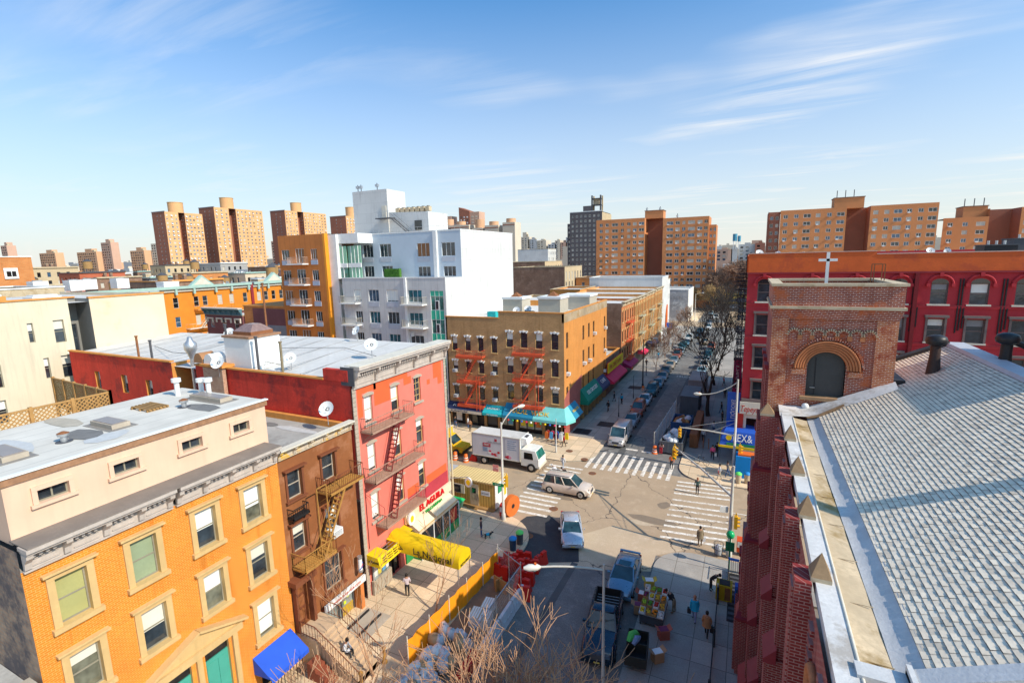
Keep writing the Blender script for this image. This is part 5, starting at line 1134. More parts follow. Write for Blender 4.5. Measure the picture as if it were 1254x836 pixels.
mb = MB(); wbox(mb, 'y', GY, -1, -.05, 10.9, -.45, .18, 22.903, 22.98, pm('pale_coping', (.62, .42, .34), .7, .15)); wbox(mb, 'y', GY, -1, 10.9, 32, -.45, .16, 22.62, 22.7, MATS['pale_coping']); wbox(mb, 'y', GY, -1, -.05, 32, .003, .2, 20.85, 20.99, m_mar); mb.build('coping', rb)
mb = MB()
for z in (17.75, 14.2): wbox(mb, 'y', GY, -1, 0.02, 32, .003, .09, z - .12, z + .1, m_rb); wbox(mb, 'y', GY, -1, 0.02, 32, .003, .11, z + .1, z + .16, m_mar)
wbox(mb, 'y', GY, -1, 0.02, 32, .003, .2, 7.2, 7.5, m_rtr); mb.build('string_course', rb)
for i, (a, b, z0, z1) in enumerate(rr_):
 w = window(rb, 'y', GY, -1, a, b, z0, z1, m_rtr, blind=rnd.choice([blind_w, None, blind_w, grey]), bf=rnd.choice([.3, .45, .6]), rec=.2, fw=.09)
 sm_ = MB(); cx = (a + b) / 2; hw = (b - a) / 2
 if z0 > 17.9:    # arched head and hood mould
  sp_ = [(cx + hw * math.cos(PI * k / 10), z1 + .0 + .42 * math.sin(PI * k / 10)) for k in range(11)]
  sm_.face([(p, GY - .004, q) for p, q in sp_], MATS['glass_dark'])
  sm_.tube([(cx + (hw + .28) * math.cos(PI - PI * k / 12), GY - .12, z1 - .05 + .78 * math.sin(PI - PI * k / 12)) for k in range(13)], .1, m_rb, 6)
  sm_.box(cx - .14, cx + .14, GY - .3, GY - .003, z1 + .62, z1 + .95, m_rb)
  for sg in (-1, 1): sm_.box(cx + sg * (hw + .28) - .13, cx + sg * (hw + .28) + .13, GY - .28, GY - .003, z1 - .3, z1 - .02, m_rb)
  subpart(sm_, 'arch_hood', w, rb)
 else:
  wbox(sm_, 'y', GY, -1, a - .25, b + .25, .003, .3, z1 + .12, z1 + .34, m_rtr); wbox(sm_, 'y', GY, -1, a - .16, a, .003, .12, z0, z1 + .12, m_rtr); wbox(sm_, 'y', GY, -1, b, b + .16, .003, .12, z0, z1 + .12, m_rtr); subpart(sm_, 'window_surround', w, rb)
 sm_ = MB(); wbox(sm_, 'y', GY, -1, a - .2, b + .2, .003, .16, z0 - .14, z0, offwhite); subpart(sm_, 'sill', w, rb)
for y in range(60, 95, 4):
 for z in (7.45, 10.95, 14.5, 18.0): window(rb, 'x', 0, -1, y, y + 1.1, z, z + 2.1, m_rtr, rec=.2)
for x in (13.9, 17.25, 20.2):
 for k in (0, .22, .44): fe = MB(); wbox(fe, 'y', GY, -1, x + k, x + k + .09, .003, .1, 15.4 + k, 20.3 - 2.6 * (k > .3), black); fe.build('drain_pipe', rb)
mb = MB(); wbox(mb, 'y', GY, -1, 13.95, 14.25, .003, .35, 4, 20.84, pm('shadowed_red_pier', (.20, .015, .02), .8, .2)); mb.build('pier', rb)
mb = MB(); mb.face([(.3, GY + .4, 21.4), (32, GY + .4, 21.4), (32, 96, 21.4), (.3, 96, 21.4)], roofgrey); mb.build('roof', rb)
for yy in (66, 78, 88):
 fe = MB()
 for z in (6.6, 10.1, 13.6, 17.2):
  platform(fe, 'x', 0, -1, yy, yy + 5, z, 1.1, black, slat=.2, step=.3)
  if z > 7: stair(fe, (-.4, yy + 4, z), (-.4, yy + 1, z - 3.5), .5, (-1, 0, 0), black, 10)
 fe.tube([(-.2, yy + 1, 18.6), (-.2, yy + 1, 22.8), (.3, yy + 1, 23.1)], .04, black, 5)
 for k in range(6): fe.tube([(-.25 + .7 * math.cos(2 * PI * i / 10) - .5, yy + 1 + .5 * math.sin(2 * PI * i / 10), 18.6 + k * .5) for i in range(11)], .03, black, 4)
 fe.build('fire_escape', rb)
# shop signs
mb = MB(); wbox(mb, 'y', GY, -1, -.1, 7, .15, .35, 5.85, 7.15, offwhite); mb.build('sign', rb)
lettering('Tepeyac', 1.0, redp, rb, (1.0, GY - .37, 6.4), (1, 0, 0), (0, 0, 1), .62, shear=.35)
mb = MB(); wbox(mb, 'y', GY, -1, -.3, .32, .02, .12, 2.6, 5.8, redp); mb.build('pilaster', rb)
mb = MB()
mb.hexa([(-1.9, GY - 1.7, 2.55), (3.2, GY - 1.7, 2.55), (3.2, GY - .02, 2.9), (-1.9, GY + 2, 2.9), (-1.5, GY - 1.3, 4.0), (3.2, GY - 1.3, 4.0), (3.2, GY - .02, 4.2), (-1.0, GY + 2, 4.2)], pm('blue_canvas_sign', (.02, .10, .50), .6, .12)); mb.build('awning', rb)
mb = MB(); mb.box(-1.95, 3.2, GY - 1.78, GY - 1.6, 2.3, 2.55, m_yel); mb.box(-2.0, -1.8, GY - 1.75, GY + 4, 2.3, 2.55, m_yel); mb.box(-1.2, 3.2, GY - 1.71, GY - 1.66, 2.6, 2.85, greenp); mb.build('awning_trim', rb)
lettering('LEX&', 1.15, white, rb, (.35, GY - 1.58, 3.42), (1, 0, 0), (0, .27, 1), .72, .02)
mb = MB(); mb.prism([(-1.0 + .3 * math.cos(2 * PI * k / 16), 3.4 + .3 * math.sin(2 * PI * k / 16)) for k in range(16)], lambda a, b, d: (a, GY - 1.6 + d, b), -.04, 0, m_yel); mb.build('emblem', rb)
for y0, y1, mt in ((60, 66, bluep), (70, 76, pm('magenta_canvas', (.38, .02, .10), .7, .2)), (78, 84, dkgrey)): awn(rb, 'x', 0, -1, y0, y1, 4.6, 3.2, 1.3, mt, .4)
mb = MB(); wbox(mb, 'x', 0, -1, 69.9, 70.2, .1, 1.1, 4.6, 9.5, MATS['magenta_canvas']); wbox(mb, 'x', 0, -1, 59.2, 59.5, .1, 1.4, 3.8, 7.6, bluep); mb.build('banner_sign', rb)
lettering('PHARMACY', .6, white, rb, (-.6, 69.88, 7.0), (0, 0, 1), (1, 0, 0), 1); lettering('LIQUORS', .6, white, rb, (-.8, 59.18, 5.7), (0, 0, 1), (1, 0, 0), .9)
# roof clutter on the red building
for i, (x, y, w, d, h, mt, lab) in enumerate(((1.5, 62, 5.2, 3, 1.1, m_rbo, 'low orange roof box with white rail behind the orange parapet'), (25, 70, 3.4, 3, 2.4, dkgrey, 'dark roof plant with ducts near the right edge'), (28.6, 72, 1.6, 3, 2.0, white, 'white roof bulkhead beside the dark roof plant'), (22.0, 68, 2.6, 2.4, 1.8, black, 'black tar papered roof shed behind the red parapet'))):
 mb = MB(); mb.box(0, w, 0, d, 0, h, mt); mb.box(-.08, w + .08, -.08, d + .08, h, h + .1, white if i in (0, 2) else dkgrey)
 for k in range(3): mb.cyl((w * (k + 1) / 4, d / 2), .12, h + .1, h + .5, steel, 8)
 solo(mb, 'roof_plant', lab, 'roof plant', None, (x, y, 21.4))
for a in ((1.0, 60.5, 22.0, .4, -1.2, 'big white roof dish at the left end of the orange parapet'), (2.8, 60.9, 22.0, .3, -2.0, 'smaller white roof dish beside the big one on the red building'), (15.5, 60.0, 21.9, .35, -1.4, 'white roof dish between the two orange slab blocks'), (16.9, 60.4, 21.9, .28, -1.9, 'small white roof dish right of the middle dish on the red building')): dish(*a)
# ------------------------------------------------------------------ white apartment block
wb = thing('apartment_block', 'modern white and grey apartment block with brown metal wing, green glass bay and roof bulkhead', 'building', (-50, 66, 0))
m_wh = brick('white_render', (.62, .61, .59), (.66, .65, .63), (.50, .49, .47), 3.4, 1.64, .02, .8, .1, bump=.1); m_wg = lines('grey_panel', (.60, .59, .58), (.34, .34, .34), 'u', 1.05, .03, .6); m_bl = pm('blue_shade_panel', (.50, .58, .66), .6, .08, .5)  # bluish shade of the upper front put into the blue panel colour
m_om = lines('brown_metal_panel', (.56, .185, .04), (.30, .09, .02), 'u', 1.1, .03, .5); m_oe = pm('orange_metal_edge', (.82, .30, .02), .5, .08)
lo = [(a, b, z0, z0 + 1.75) for z0 in (17.2, 13.95, 10.7, 7.4, 4.1) for a, b in ((-53.8, -52.4), (-51.0, -49.05), (-47.6, -45.55), (-43.75, -41.4))]
gr_ = [(-39.95, -37.8, 3.0, 18.85)]
mb = MB()
wall(mb, 'y', GY, -1, -56, -37.4, 0, 20.6, lo + gr_, m_wg, .25)
mb.box(-44.3, -43.9, GY - .25, GY - .003, 3, 20.7, white)
mb.face([(-37.4, GY, 0), (-37.4, 62.1, 0), (-37.4, 62.1, 20.6), (-37.4, GY, 20.6)], m_wh)
mb.face([(-37.4, 62.1, 0), (-37.4, 79.5, 0), (-37.4, 79.5, 27.2), (-37.4, 62.1, 27.2)], m_wh)
up = [(-55.5, -53.45, 23.7, 25.7), (-52.1, -49.9, 23.7, 25.7), (-45.05, -42.8, 23.6, 25.6), (-40.7, -38.4, 23.6, 25.55), (-55.5, -53.5, 20.65, 22.35), (-51.9, -49.8, 20.65, 22.35), (-45.05, -42.8, 20.65, 22.15), (-40.5, -38.4, 20.65, 22.15)]
wall(mb, 'y', 62.1, -1, -57.3, -37.4, 20.6, 27.2, up, m_bl, .25)
mb.box(-41.9, -41.3, 61.7, 62.098, 20.6, 27.25, white); mb.box(-41.3, -37.4, 62.0, 62.098, 26.2, 27.2, pm('light_grey_panel', (.62, .63, .66), .6, .08)) if 0 else None
mb.face([(-57.3, 62.1, 27.2), (-37.4, 62.1, 27.2), (-37.4, 79.5, 27.2), (-57.3, 79.5, 27.2)], roofwhite); mb.face([(-57.3, GY, 20.6), (-37.4, GY, 20.6), (-37.4, 62.1, 20.6), (-57.3, 62.1, 20.6)], roofwhite)
mb.face([(-37.4, 79.5, 0), (-69, 79.5, 0), (-69, 79.5, 27.2), (-37.4, 79.5, 27.2)], m_wh)
mb.build('wall', wb)
mb = MB(); mb.box(-56.05, -37.35, GY - .05, GY + .1, 20.6, 20.75, white); mb.box(-57.3, -37.35, 62.05, 62.2, 27.2, 27.35, white); mb.box(-37.5, -37.35, 62.2, 79.5, 27.2, 27.35, white); mb.build('coping', wb)
wf = pm('white_window_frame', (.70, .71, .72), .4, .05); gset = [MATS['glass_teal'], MATS['window_glass'], MATS['glass_dark'], MATS['glass_blue']]
sil = pm('grille_grey', (.50, .52, .58), .5, .1)
for i, (a, b, z0, z1) in enumerate(lo):
 w = window(wb, 'y', GY, -1, a, b, z0, z1, wf, rnd.choice(gset), blind=rnd.choice([None, None, blind_w]), bf=.9, rec=.15, style='three')
 if b < -45: sm_ = MB(); wbox(sm_, 'y', GY, -1, a, b, .003, .03, z0 - .75, z0 - .1, sil); subpart(sm_, 'spandrel_panel', w, wb)
for i, (a, b, z0, z1) in enumerate(up):
 w = window(wb, 'y', 62.1, -1, a, b, z0, z1, wf, MATS['window_glass'] if i != 2 else pm('brown_curtain', (.30, .13, .05), .3, .3), rec=.15, style='three')
 if i < 4: sm_ = MB(); wbox(sm_, 'y', 62.1, -1, a, b, .003, .03, z0 - .75, z0 - .1, sil); subpart(sm_, 'spandrel_panel', w, wb)
# green strip of glass and panels
m_gp = pm('green_glass_panel', (.05, .50, .32), .25, .08); z = 3.0; k = 0
while z < 18.7:
 if z + 2.0 <= 18.9:
  window(wb, 'y', GY, -1, -39.95, -37.8, z, z + 2.0, white, MATS['glass_green'], rec=.12, style='three')
  mb = MB(); wbox(mb, 'y', GY, -1, -39.2, -38.6, -.1, -.03, z + .1, z + 1.4, white); wbox(mb, 'y', GY, -1, -39.12, -38.68, -.03, -.02, z + .18, z + 1.3, MATS['window_glass']); mb.build('casement', wb)
 mb = MB(); wbox(mb, 'y', GY, -1, -39.95, -37.8, -.14, -.06, z + 2.0, min(z + 3.28, 18.85), m_gp)
 for u in (-39.25, -38.55): wbox(mb, 'y', GY, -1, u, u + .05, -.06, -.03, z + 2.0, min(z + 3.28, 18.85), white)
 mb.build('glazed_panel', wb); z += 3.28
# brown metal wing
owin = []
for k in range(7):
 z = 23.45 - 3.25 * k; owin += [(-68.45, -66.7, z + .15, z + 1.75), (-65.35, -63.45, z - .4, z + 1.9), (-62.05, -60.65, z + .15, z + 1.75)]
mb = MB(); wall(mb, 'y', GY, -1, -69.05, -59.3, 0, 27.45, owin, m_om, .2); mb.box(-59.3, -58.9, GY - .003, 58.3, 0, 27.5, m_oe); mb.face([(-69.05, GY, 0), (-69.05, 79, 0), (-69.05, 79, 27.4), (-69.05, GY, 27.4)], m_om); mb.face([(-69.05, GY, 27.45), (-59, GY, 27.45), (-59, 79, 27.45), (-69.05, 79, 27.45)], roofwhite); mb.build('metal_wall', wb)
for i, (a, b, z0, z1) in enumerate(owin):
 w = window(wb, 'y', GY, -1, a, b, z0, z1, wf, rnd.choice([MATS['glass_dark'], MATS['window_glass'], MATS['brown_curtain']]), rec=.12, style='three')
 if b - a < 1.8: sm_ = MB(); wbox(sm_, 'y', GY, -1, a - .02, b + .02, .003, .06, z0 - .8, z0 - .08, pm('blue_grey_grille', (.42, .47, .58), .5, .1)); subpart(sm_, 'grille', w, wb)
def balcony(u0, u1, z, mat, yb=GY):
 mb = MB(); mb.box(u0, u1, yb - 1.2, yb - .003, z - .18, z, white); mb.build('balcony_slab', wb)
 mb = MB(); railing(mb, [(u0 + .05, yb, z), (u0 + .05, yb - 1.15, z), (u1 - .05, yb - 1.15, z), (u1 - .05, yb, z)], 1.0, mat, .22, .03); mb.build('balcony_railing', wb)
m_pr = pm('pinkish_rail', (.55, .38, .30), .6, .1)
for k in range(6): balcony(-66.3, -62.7, 23.0 - 3.25 * k, m_pr)
for k in range(5): balcony(-44.4, -40.6, 17.0 - 3.28 * k, MATS['stucco']); balcony(-55.8, -52.6, 17.0 - 3.28 * k, MATS['stucco'])
# green glass bay between the wings
mb = MB(); mb.box(-58.9, -57.3, 58.31, 59.5, 0, 27.3, white); mb.box(-58.9, -53.4, 58.8, 62.1, 25.9, 27.35, white)
m_lg = pm('pale_green_glass', (.30, .58, .40), .2, .3, .7)
for k in range(8):
 z = 22.9 - 3.25 * k; mb.box(-58.9, -55.95, 58.9, 59.0, z, z + 2.6, m_lg if k % 2 == 0 else MATS['glass_green']); mb.box(-58.9, -55.9, 58.8, 58.95, z - .65, z, white)
 for u in (-58.2, -57.5, -56.7): mb.box(u, u + .1, 58.82, 58.9, z, z + 2.6, white)
for z in (22.9, 19.65):
 mb.box(-55.95, -53.4, 59.2, 59.3, z, z + 2.6, m_lg); mb.box(-55.95, -53.4, 59.1, 59.25, z - .65, z, white)
 for u in (-55.3, -54.6, -53.9): mb.box(u, u + .08, 59.12, 59.2, z, z + 2.6, white)
mb.build('glass_bay', wb)
# roof: stair tower, lower plant room, external stair, planting
mb = MB(); mb.box(-62.3, -54.9, 68.1, 73, 27.2, 34.9, m_wh); mb.hexa([(-55, 68.3, 27.2), (-47, 68.3, 27.2), (-47, 74, 27.2), (-55, 74, 27.2), (-55, 68.3, 31.1), (-47, 68.3, 30.8), (-47, 74, 30.8), (-55, 74, 31.1)], m_wh)
mb.box(-56.1, -55.2, 68.0, 68.1, 30.2, 32.2, offwhite); mb.build('roof_bulkhead', wb)
mb = MB(); mb.box(-49.6, -48.3, 68.1, 68.28, 28.0, 29.5, MATS['glass_dark']); mb.build('bulkhead_window', wb)
mb = MB(); mb.box(-56.6, -53.4, 66.8, 68.0, 30.0, 30.15, dkgrey); railing(mb, [(-56.6, 66.85, 30.15), (-53.6, 66.85, 30.15)], 1.0, steel, .5); stair(mb, (-53.6, 67.0, 30.1), (-50.0, 67.0, 27.3), .9, (0, 1, 0), dkgrey, 14); mb.build('roof_stair', wb)
for k in range(7):
 mb = MB(); mb.box(-54.0 + k * 1.0, -53.3 + k * 1.0, 69, 69.8, 31.0, 31.75, m_limest); mb.cyl((-53.65 + k * 1.0, 69.4), .25, 31.75, 31.85, dkgrey, 8); mb.build('roof_fan', wb)
mb = MB()
for x in (-61.6, -60.9, -57.4): mb.cyl((x, 68.8), .07, 34.9, 36.1, dkgrey, 6); mb.box(x - .3, x + .3, 68.6, 69.0, 35.5, 35.9, steel)
mb.build('antenna', wb)
mb = MB(); railing(mb, [(-57, 62.4, 27.3), (-37.6, 62.4, 27.3)], .7, steel, .9); mb.build('roof_railing', wb)
gh = pm('green_screen', (.08, .22, .03), .9, .5, 3, .8)
mb = MB(); mb.box(0, 2.9, 0, .5, 0, 1.3, gh)
for k in range(320):
 x, z_ = rnd.uniform(0, 2.9), rnd.uniform(0.05, 1.35); s_ = rnd.uniform(.04, .1); mb.face([(x, -.03, z_), (x + s_, -.12, z_ + s_ * .3), (x + s_ * .3, -.05, z_ + s_)], gh)
solo(mb, 'hedge_screen', 'bright green hedge screen on the terrace of the white apartment block', 'hedge', None, (-50.3, 60.6, 20.62))
for k in range(4): acbox(wb, 'y', GY, -1, -43.6 + .3 * k, 12.3 - 3.3 * k, .5, .5) if k == 0 else None
# ------------------------------------------------------------------ middle distance
m_lo = brick('orange_red_brick', (.58, .20, .055), (.66, .26, .08), (.5, .28, .14), .5, .2, .02, var=.18, bump=.2)
m_hr = pm('highrise_brick', (.62, .25, .10), .85, .12, .15); m_hr2 = pm('highrise_brick_shadow', (.33, .13, .085), .85, .12, .15)  # slab brick paled for haze, and a copy with shade in its colour
m_ty = pm('tower_orange_brick', (.74, .40, .18), .85, .1, .1); m_tb = pm('tower_shaded_brown_brick', (.34, .135, .085), .85, .15, .1)  # orange brick paled for haze; brown copy holds the tower fronts' shade
m_dk = pm('dark_tower_brick', (.13, .115, .12), .85, .2, .15); m_tanb = pm('pale_brick', (.55, .42, .26), .85, .15, .3); m_brn = brick('old_brown_brick', (.24, .12, .08), (.30, .16, .1), (.3, .22, .16), .4, .15, .02, blotch=(.32, .2, .14))  # dark tower brick lightened to carry distance haze
m_grn = pm('pale_green_cornice', (.36, .52, .46), .7, .12, 1)
farf = pm('far_window_frame', (.62, .58, .52), .6, .1); gfar = [MATS['window_glass'], MATS['glass_dark'], MATS['glass_blue'], pm('far_blind', (.55, .50, .42), .5, .1)]
def simple(name, label, x0, x1, y0, y1, z, mat, roof=None, group=None, cat='building', fx=None, fy=None, fh=3.2, ww=1.1, wh=1.7, top=1.5, base=4.2, cornice_m=None, par=.5, frame=None, gl=None, step=2.7, sidemat=None, hold=True):
 """plain walled building: parapet, roof, real windows on the street faces"""
 t = thing(name, label, cat, (x1, y0, 0), 0, group)
 def holes(u0, u1, zt, spec):
  if not spec: return []
  out = []; n = max(1, int((u1 - u0 - .8) / step)); zz = zt - top - wh
  while zz > base:
   for k in range(n):
    c = u0 + (u1 - u0) * (k + .5) / n; out.append((c - ww / 2, c + ww / 2, zz, zz + wh))
   zz -= fh
  return out
 hx = holes(y0, y1, z, fx); hy = holes(x0, x1, z, fy); mb = MB()
 wall(mb, 'x', x1, 1, y0, y1, 0, z, hx, mat, .15); wall(mb, 'y', y0, -1, x0, x1, 0, z, hy, sidemat or mat, .15)
 mb.face([(x0, y0, 0), (x0, y1, 0), (x0, y1, z), (x0, y0, z)], mat); mb.face([(x0, y1, 0), (x1, y1, 0), (x1, y1, z), (x0, y1, z)], mat); mb.build('wall', t)
 mb = MB(); mb.face([(x0, y0, z - par), (x1, y0, z - par), (x1, y1, z - par), (x0, y1, z - par)], roof or roofgrey)
 for (a, b, c, d) in ((x0 - .1, x1 + .1, y0 - .1, y0 + .25), (x0 - .1, x1 + .1, y1 - .25, y1 + .1), (x1 - .25, x1 + .1, y0 + .25, y1 - .25), (x0 - .1, x0 + .25, y0 + .25, y1 - .25)): mb.box(a, b, c, d, z + .003 if hold else z, z + .16, cornice_m or m_limest)
 mb.build('roof', t)
 for ax, c, s, hs in (('x', x1, 1, hx), ('y', y0, -1, hy)):
  for h in hs[:90]: window(t, ax, c, s, *h, frame or farf, rnd.choice(gl or gfar), rec=.12)
 return t
# cream building; the shaft's shade is put into its grey render colour
cr = thing('cream_building', 'tall cream rendered rear wall with small windows, left of the red side wall', 'building', (-57.9, 15, 0))
m_cr = pm('cream_render', (.68, .60, .44), .9, .1, .25, .1, streak=.22); m_cr2 = pm('cream_block_wall', (.70, .58, .42), .9, .12, .3, .1, stain=(.60, .48, .30)); m_sh = pm('shaded_shaft_render', (.24, .235, .22), .9, .15, .5)
cw_ = [(21.0, 21.4, 16.55, 18.3), (22.85, 23.65, 16.25, 18.35), (21.7, 22.1, 13.1, 15.0), (23.0, 23.8, 12.9, 15.0), (18.2, 18.8, 13.0, 15.0), (22.2, 22.7, 10.0, 11.4), (17.5, 18.7, 9.9, 11.9), (14.6, 15.4, 16.2, 18.2), (12.0, 12.8, 16.2, 18.2), (14.8, 15.6, 12.9, 15.0)]
mb = MB(); wall(mb, 'x', -57.9, 1, 2, 24.2, 0, 20.3, cw_, m_cr, .25); wall(mb, 'x', -57.9, 1, 25.9, 32.8, 0, 20.15, [], m_cr2, .2)
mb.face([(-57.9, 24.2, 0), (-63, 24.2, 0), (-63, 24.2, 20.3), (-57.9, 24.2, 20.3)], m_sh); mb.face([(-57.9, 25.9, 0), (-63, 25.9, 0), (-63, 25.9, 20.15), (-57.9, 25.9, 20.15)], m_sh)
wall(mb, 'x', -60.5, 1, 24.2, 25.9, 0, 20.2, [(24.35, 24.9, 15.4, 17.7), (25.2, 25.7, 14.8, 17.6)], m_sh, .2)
mb.face([(-57.9, 2, 0), (-80, 2, 0), (-80, 2, 20.3), (-57.9, 2, 20.3)], m_cr); mb.face([(-57.9, 32.8, 0), (-80, 32.8, 0), (-80, 32.8, 20.15), (-57.9, 32.8, 20.15)], m_cr2)
mb.build('wall', cr)
for i, h in enumerate(cw_): window(cr, 'x', -57.9, 1, *h, m_wfr, blind=(blind_w, blind)[i % 2], bf=.4, rec=.2)
for h in ((24.35, 24.9, 15.4, 17.7), (25.2, 25.7, 14.8, 17.6)): window(cr, 'x', -60.5, 1, *h, dkgrey, rec=.15)
acbox(cr, 'x', -60.5, 1, 24.4, 15.4, .5, .4)
mb = MB(); mb.box(-58.2, -57.8, 2, 24.25, 20.303, 20.45, m_redtop); mb.box(-58.2, -57.8, 25.85, 32.85, 20.153, 20.3, m_redtop); mb.box(-60.7, -60.3, 24.25, 25.85, 20.2, 20.32, m_redtop); mb.face([(-80, 2, 19.9), (-58.1, 2, 19.9), (-58.1, 32.8, 19.8), (-80, 32.8, 19.8)], roofwhite); mb.build('roof', cr)
for i in range(5):
 mb = MB(); mb.box(0, 1.8, 0, 2.2, 0, .6 + .2 * (i % 2), (m_redtop, white, roofgrey)[i % 3]); mb.box(.2, 1.6, .2, 2, .6 + .2 * (i % 2), .75 + .2 * (i % 2), white)
 solo(mb, 'roof_box', 'low %s box on the cream building roof' % ('rust', 'white', 'grey')[i % 3], 'roof box', 'boxes on the cream building roof', (-66 + 1.1 * i, 8 + 3.6 * i, 19.9))
simple('low_building', 'long grey roofed building with white parapet behind the cream building', -98, -84, 10, 35, 20.6, m_limest, roofgrey, cornice_m=white)
# orange brick row with pale green pedimented cornice
orw = thing('brick_row', 'bright orange brick terrace with pale green cornice and two triangular pediments', 'building', (-100, 72, 0))
oh = [(y, y + 1.0, z, z + 2.0) for z in (15.0, 11.3, 7.6) for y in (58.2, 62.2, 64.0, 67.2, 69.8, 73.0, 76.5, 78.3, 80.3, 82.4, 84.4)]
mb = MB(); wall(mb, 'x', -100, 1, 56, 86, 0, 18.2, oh, pm('vivid_orange_brick', (.70, .24, .025), .85, .12, .5), .2); mb.face([(-100, 56, 0), (-115, 56, 0), (-115, 56, 18.2), (-100, 56, 18.2)], m_lo); mb.face([(-115, 86, 0), (-100, 86, 0), (-100, 86, 18), (-115, 86, 18)], m_lo); mb.box(-100, -99.7, 74.9, 75.5, 8, 19, m_mar)
mb.build('wall', orw)
for h in oh: window(orw, 'x', -100, 1, *h, farf, rnd.choice(gfar), rec=.12)
mb = MB(); wbox(mb, 'x', -100, 1, 40, 74.9, 0, .8, 18.7, 19.2, m_grn); wbox(mb, 'x', -100, 1, 56, 74.9, 0, .35, 18.15, 18.7, offwhite); wbox(mb, 'x', -100, 1, 75.5, 86.2, 0, .8, 18.7, 19.2, m_grn); wbox(mb, 'x', -100, 1, 75.5, 86, 0, .35, 18.15, 18.7, offwhite)
for y in (64.0, 81.0): mb.prism([(y - 2.4, 19.2), (y + 2.4, 19.2), (y, 21.2)], lambda a, b, d: (-100 + d, a, b), -.3, .6, m_grn); mb.prism([(y - 1.8, 19.3), (y + 1.8, 19.3), (y, 20.8)], lambda a, b, d: (-100 + d, a, b), .6, .65, offwhite)
for y in (58.5, 62, 66.5, 70, 74, 76.5, 79, 83): wbox(mb, 'x', -100, 1, y, y + .4, .3, .7, 17.6, 18.7, m_grn)
mb.build('cornice', orw)
fe = MB(); platform(fe, 'x', -100, 1, 62, 70, 14.4, 1.2, m_redtop, rh=.9, slat=.4, step=.6); stair(fe, (-99.2, 66, 14.4), (-99.2, 62.5, 10.8), .6, (1, 0, 0), offwhite, 8); platform(fe, 'x', -100, 1, 60, 66, 10.8, 1.2, offwhite, rh=.9, slat=.4, step=.6); fe.build('fire_escape', orw)
mb = MB(); mb.face([(-115, 56, 18.6), (-100, 56, 18.9), (-100, 86, 18.9), (-115, 86, 18.6)], roofgrey); mb.build('roof', orw)
# small dark building with teal cornice, purple brick side, and its neighbours
tb = simple('small_building', 'dark red building with teal bracketed cornice and hooded windows beyond the grey roof', -89.6, -79.7, GY, 74, 14.2, pm('purple_brick', (.20, .075, .08), .85, .2, .6), roofwhite, fy=1, ww=1.1, wh=1.6, top=.7, step=2.4, base=11, cornice_m=m_limest)
m_teal = pm('teal_cornice', (.10, .22, .27), .7, .2, 1)
cornice(tb, 'y', GY, -1, -89.8, -79.6, 14.25, 15.6, .8, m_teal, 7, topmat=offwhite)
for k in range(4): mb = MB(); x = -88.36 + k * 2.475; wbox(mb, 'y', GY, -1, x - .8, x + .8, .003, .2, 13.5, 13.75, offwhite); wbox(mb, 'y', GY, -1, x - .8, x - .6, .003, .2, 12.9, 13.5, offwhite); wbox(mb, 'y', GY, -1, x + .6, x + .8, .003, .2, 12.9, 13.5, offwhite); mb.build('window_hood', tb)
pb = thing('brick_building', 'plain building with purple brick side wall over grey render, beside the brown metal wing', 'building', (-70, 58, 0))
mb = MB(); mb.box(-79.5, -69.2, GY + .3, 84, 0, 15.9, m_lo, roofwhite); wbox(mb, 'y', GY + .3, -1, -77.2, -69.2, .003, .05, 12.8, 15.6, MATS['purple_brick']); wbox(mb, 'y', GY + .3, -1, -77.2, -69.2, .003, .05, 0, 12.8, pm('grey_render', (.24, .25, .28), .9, .15)); mb.box(-79.6, -69.2, GY + .2, 84.1, 15.903, 16.1, m_redtop); mb.build('wall', pb)
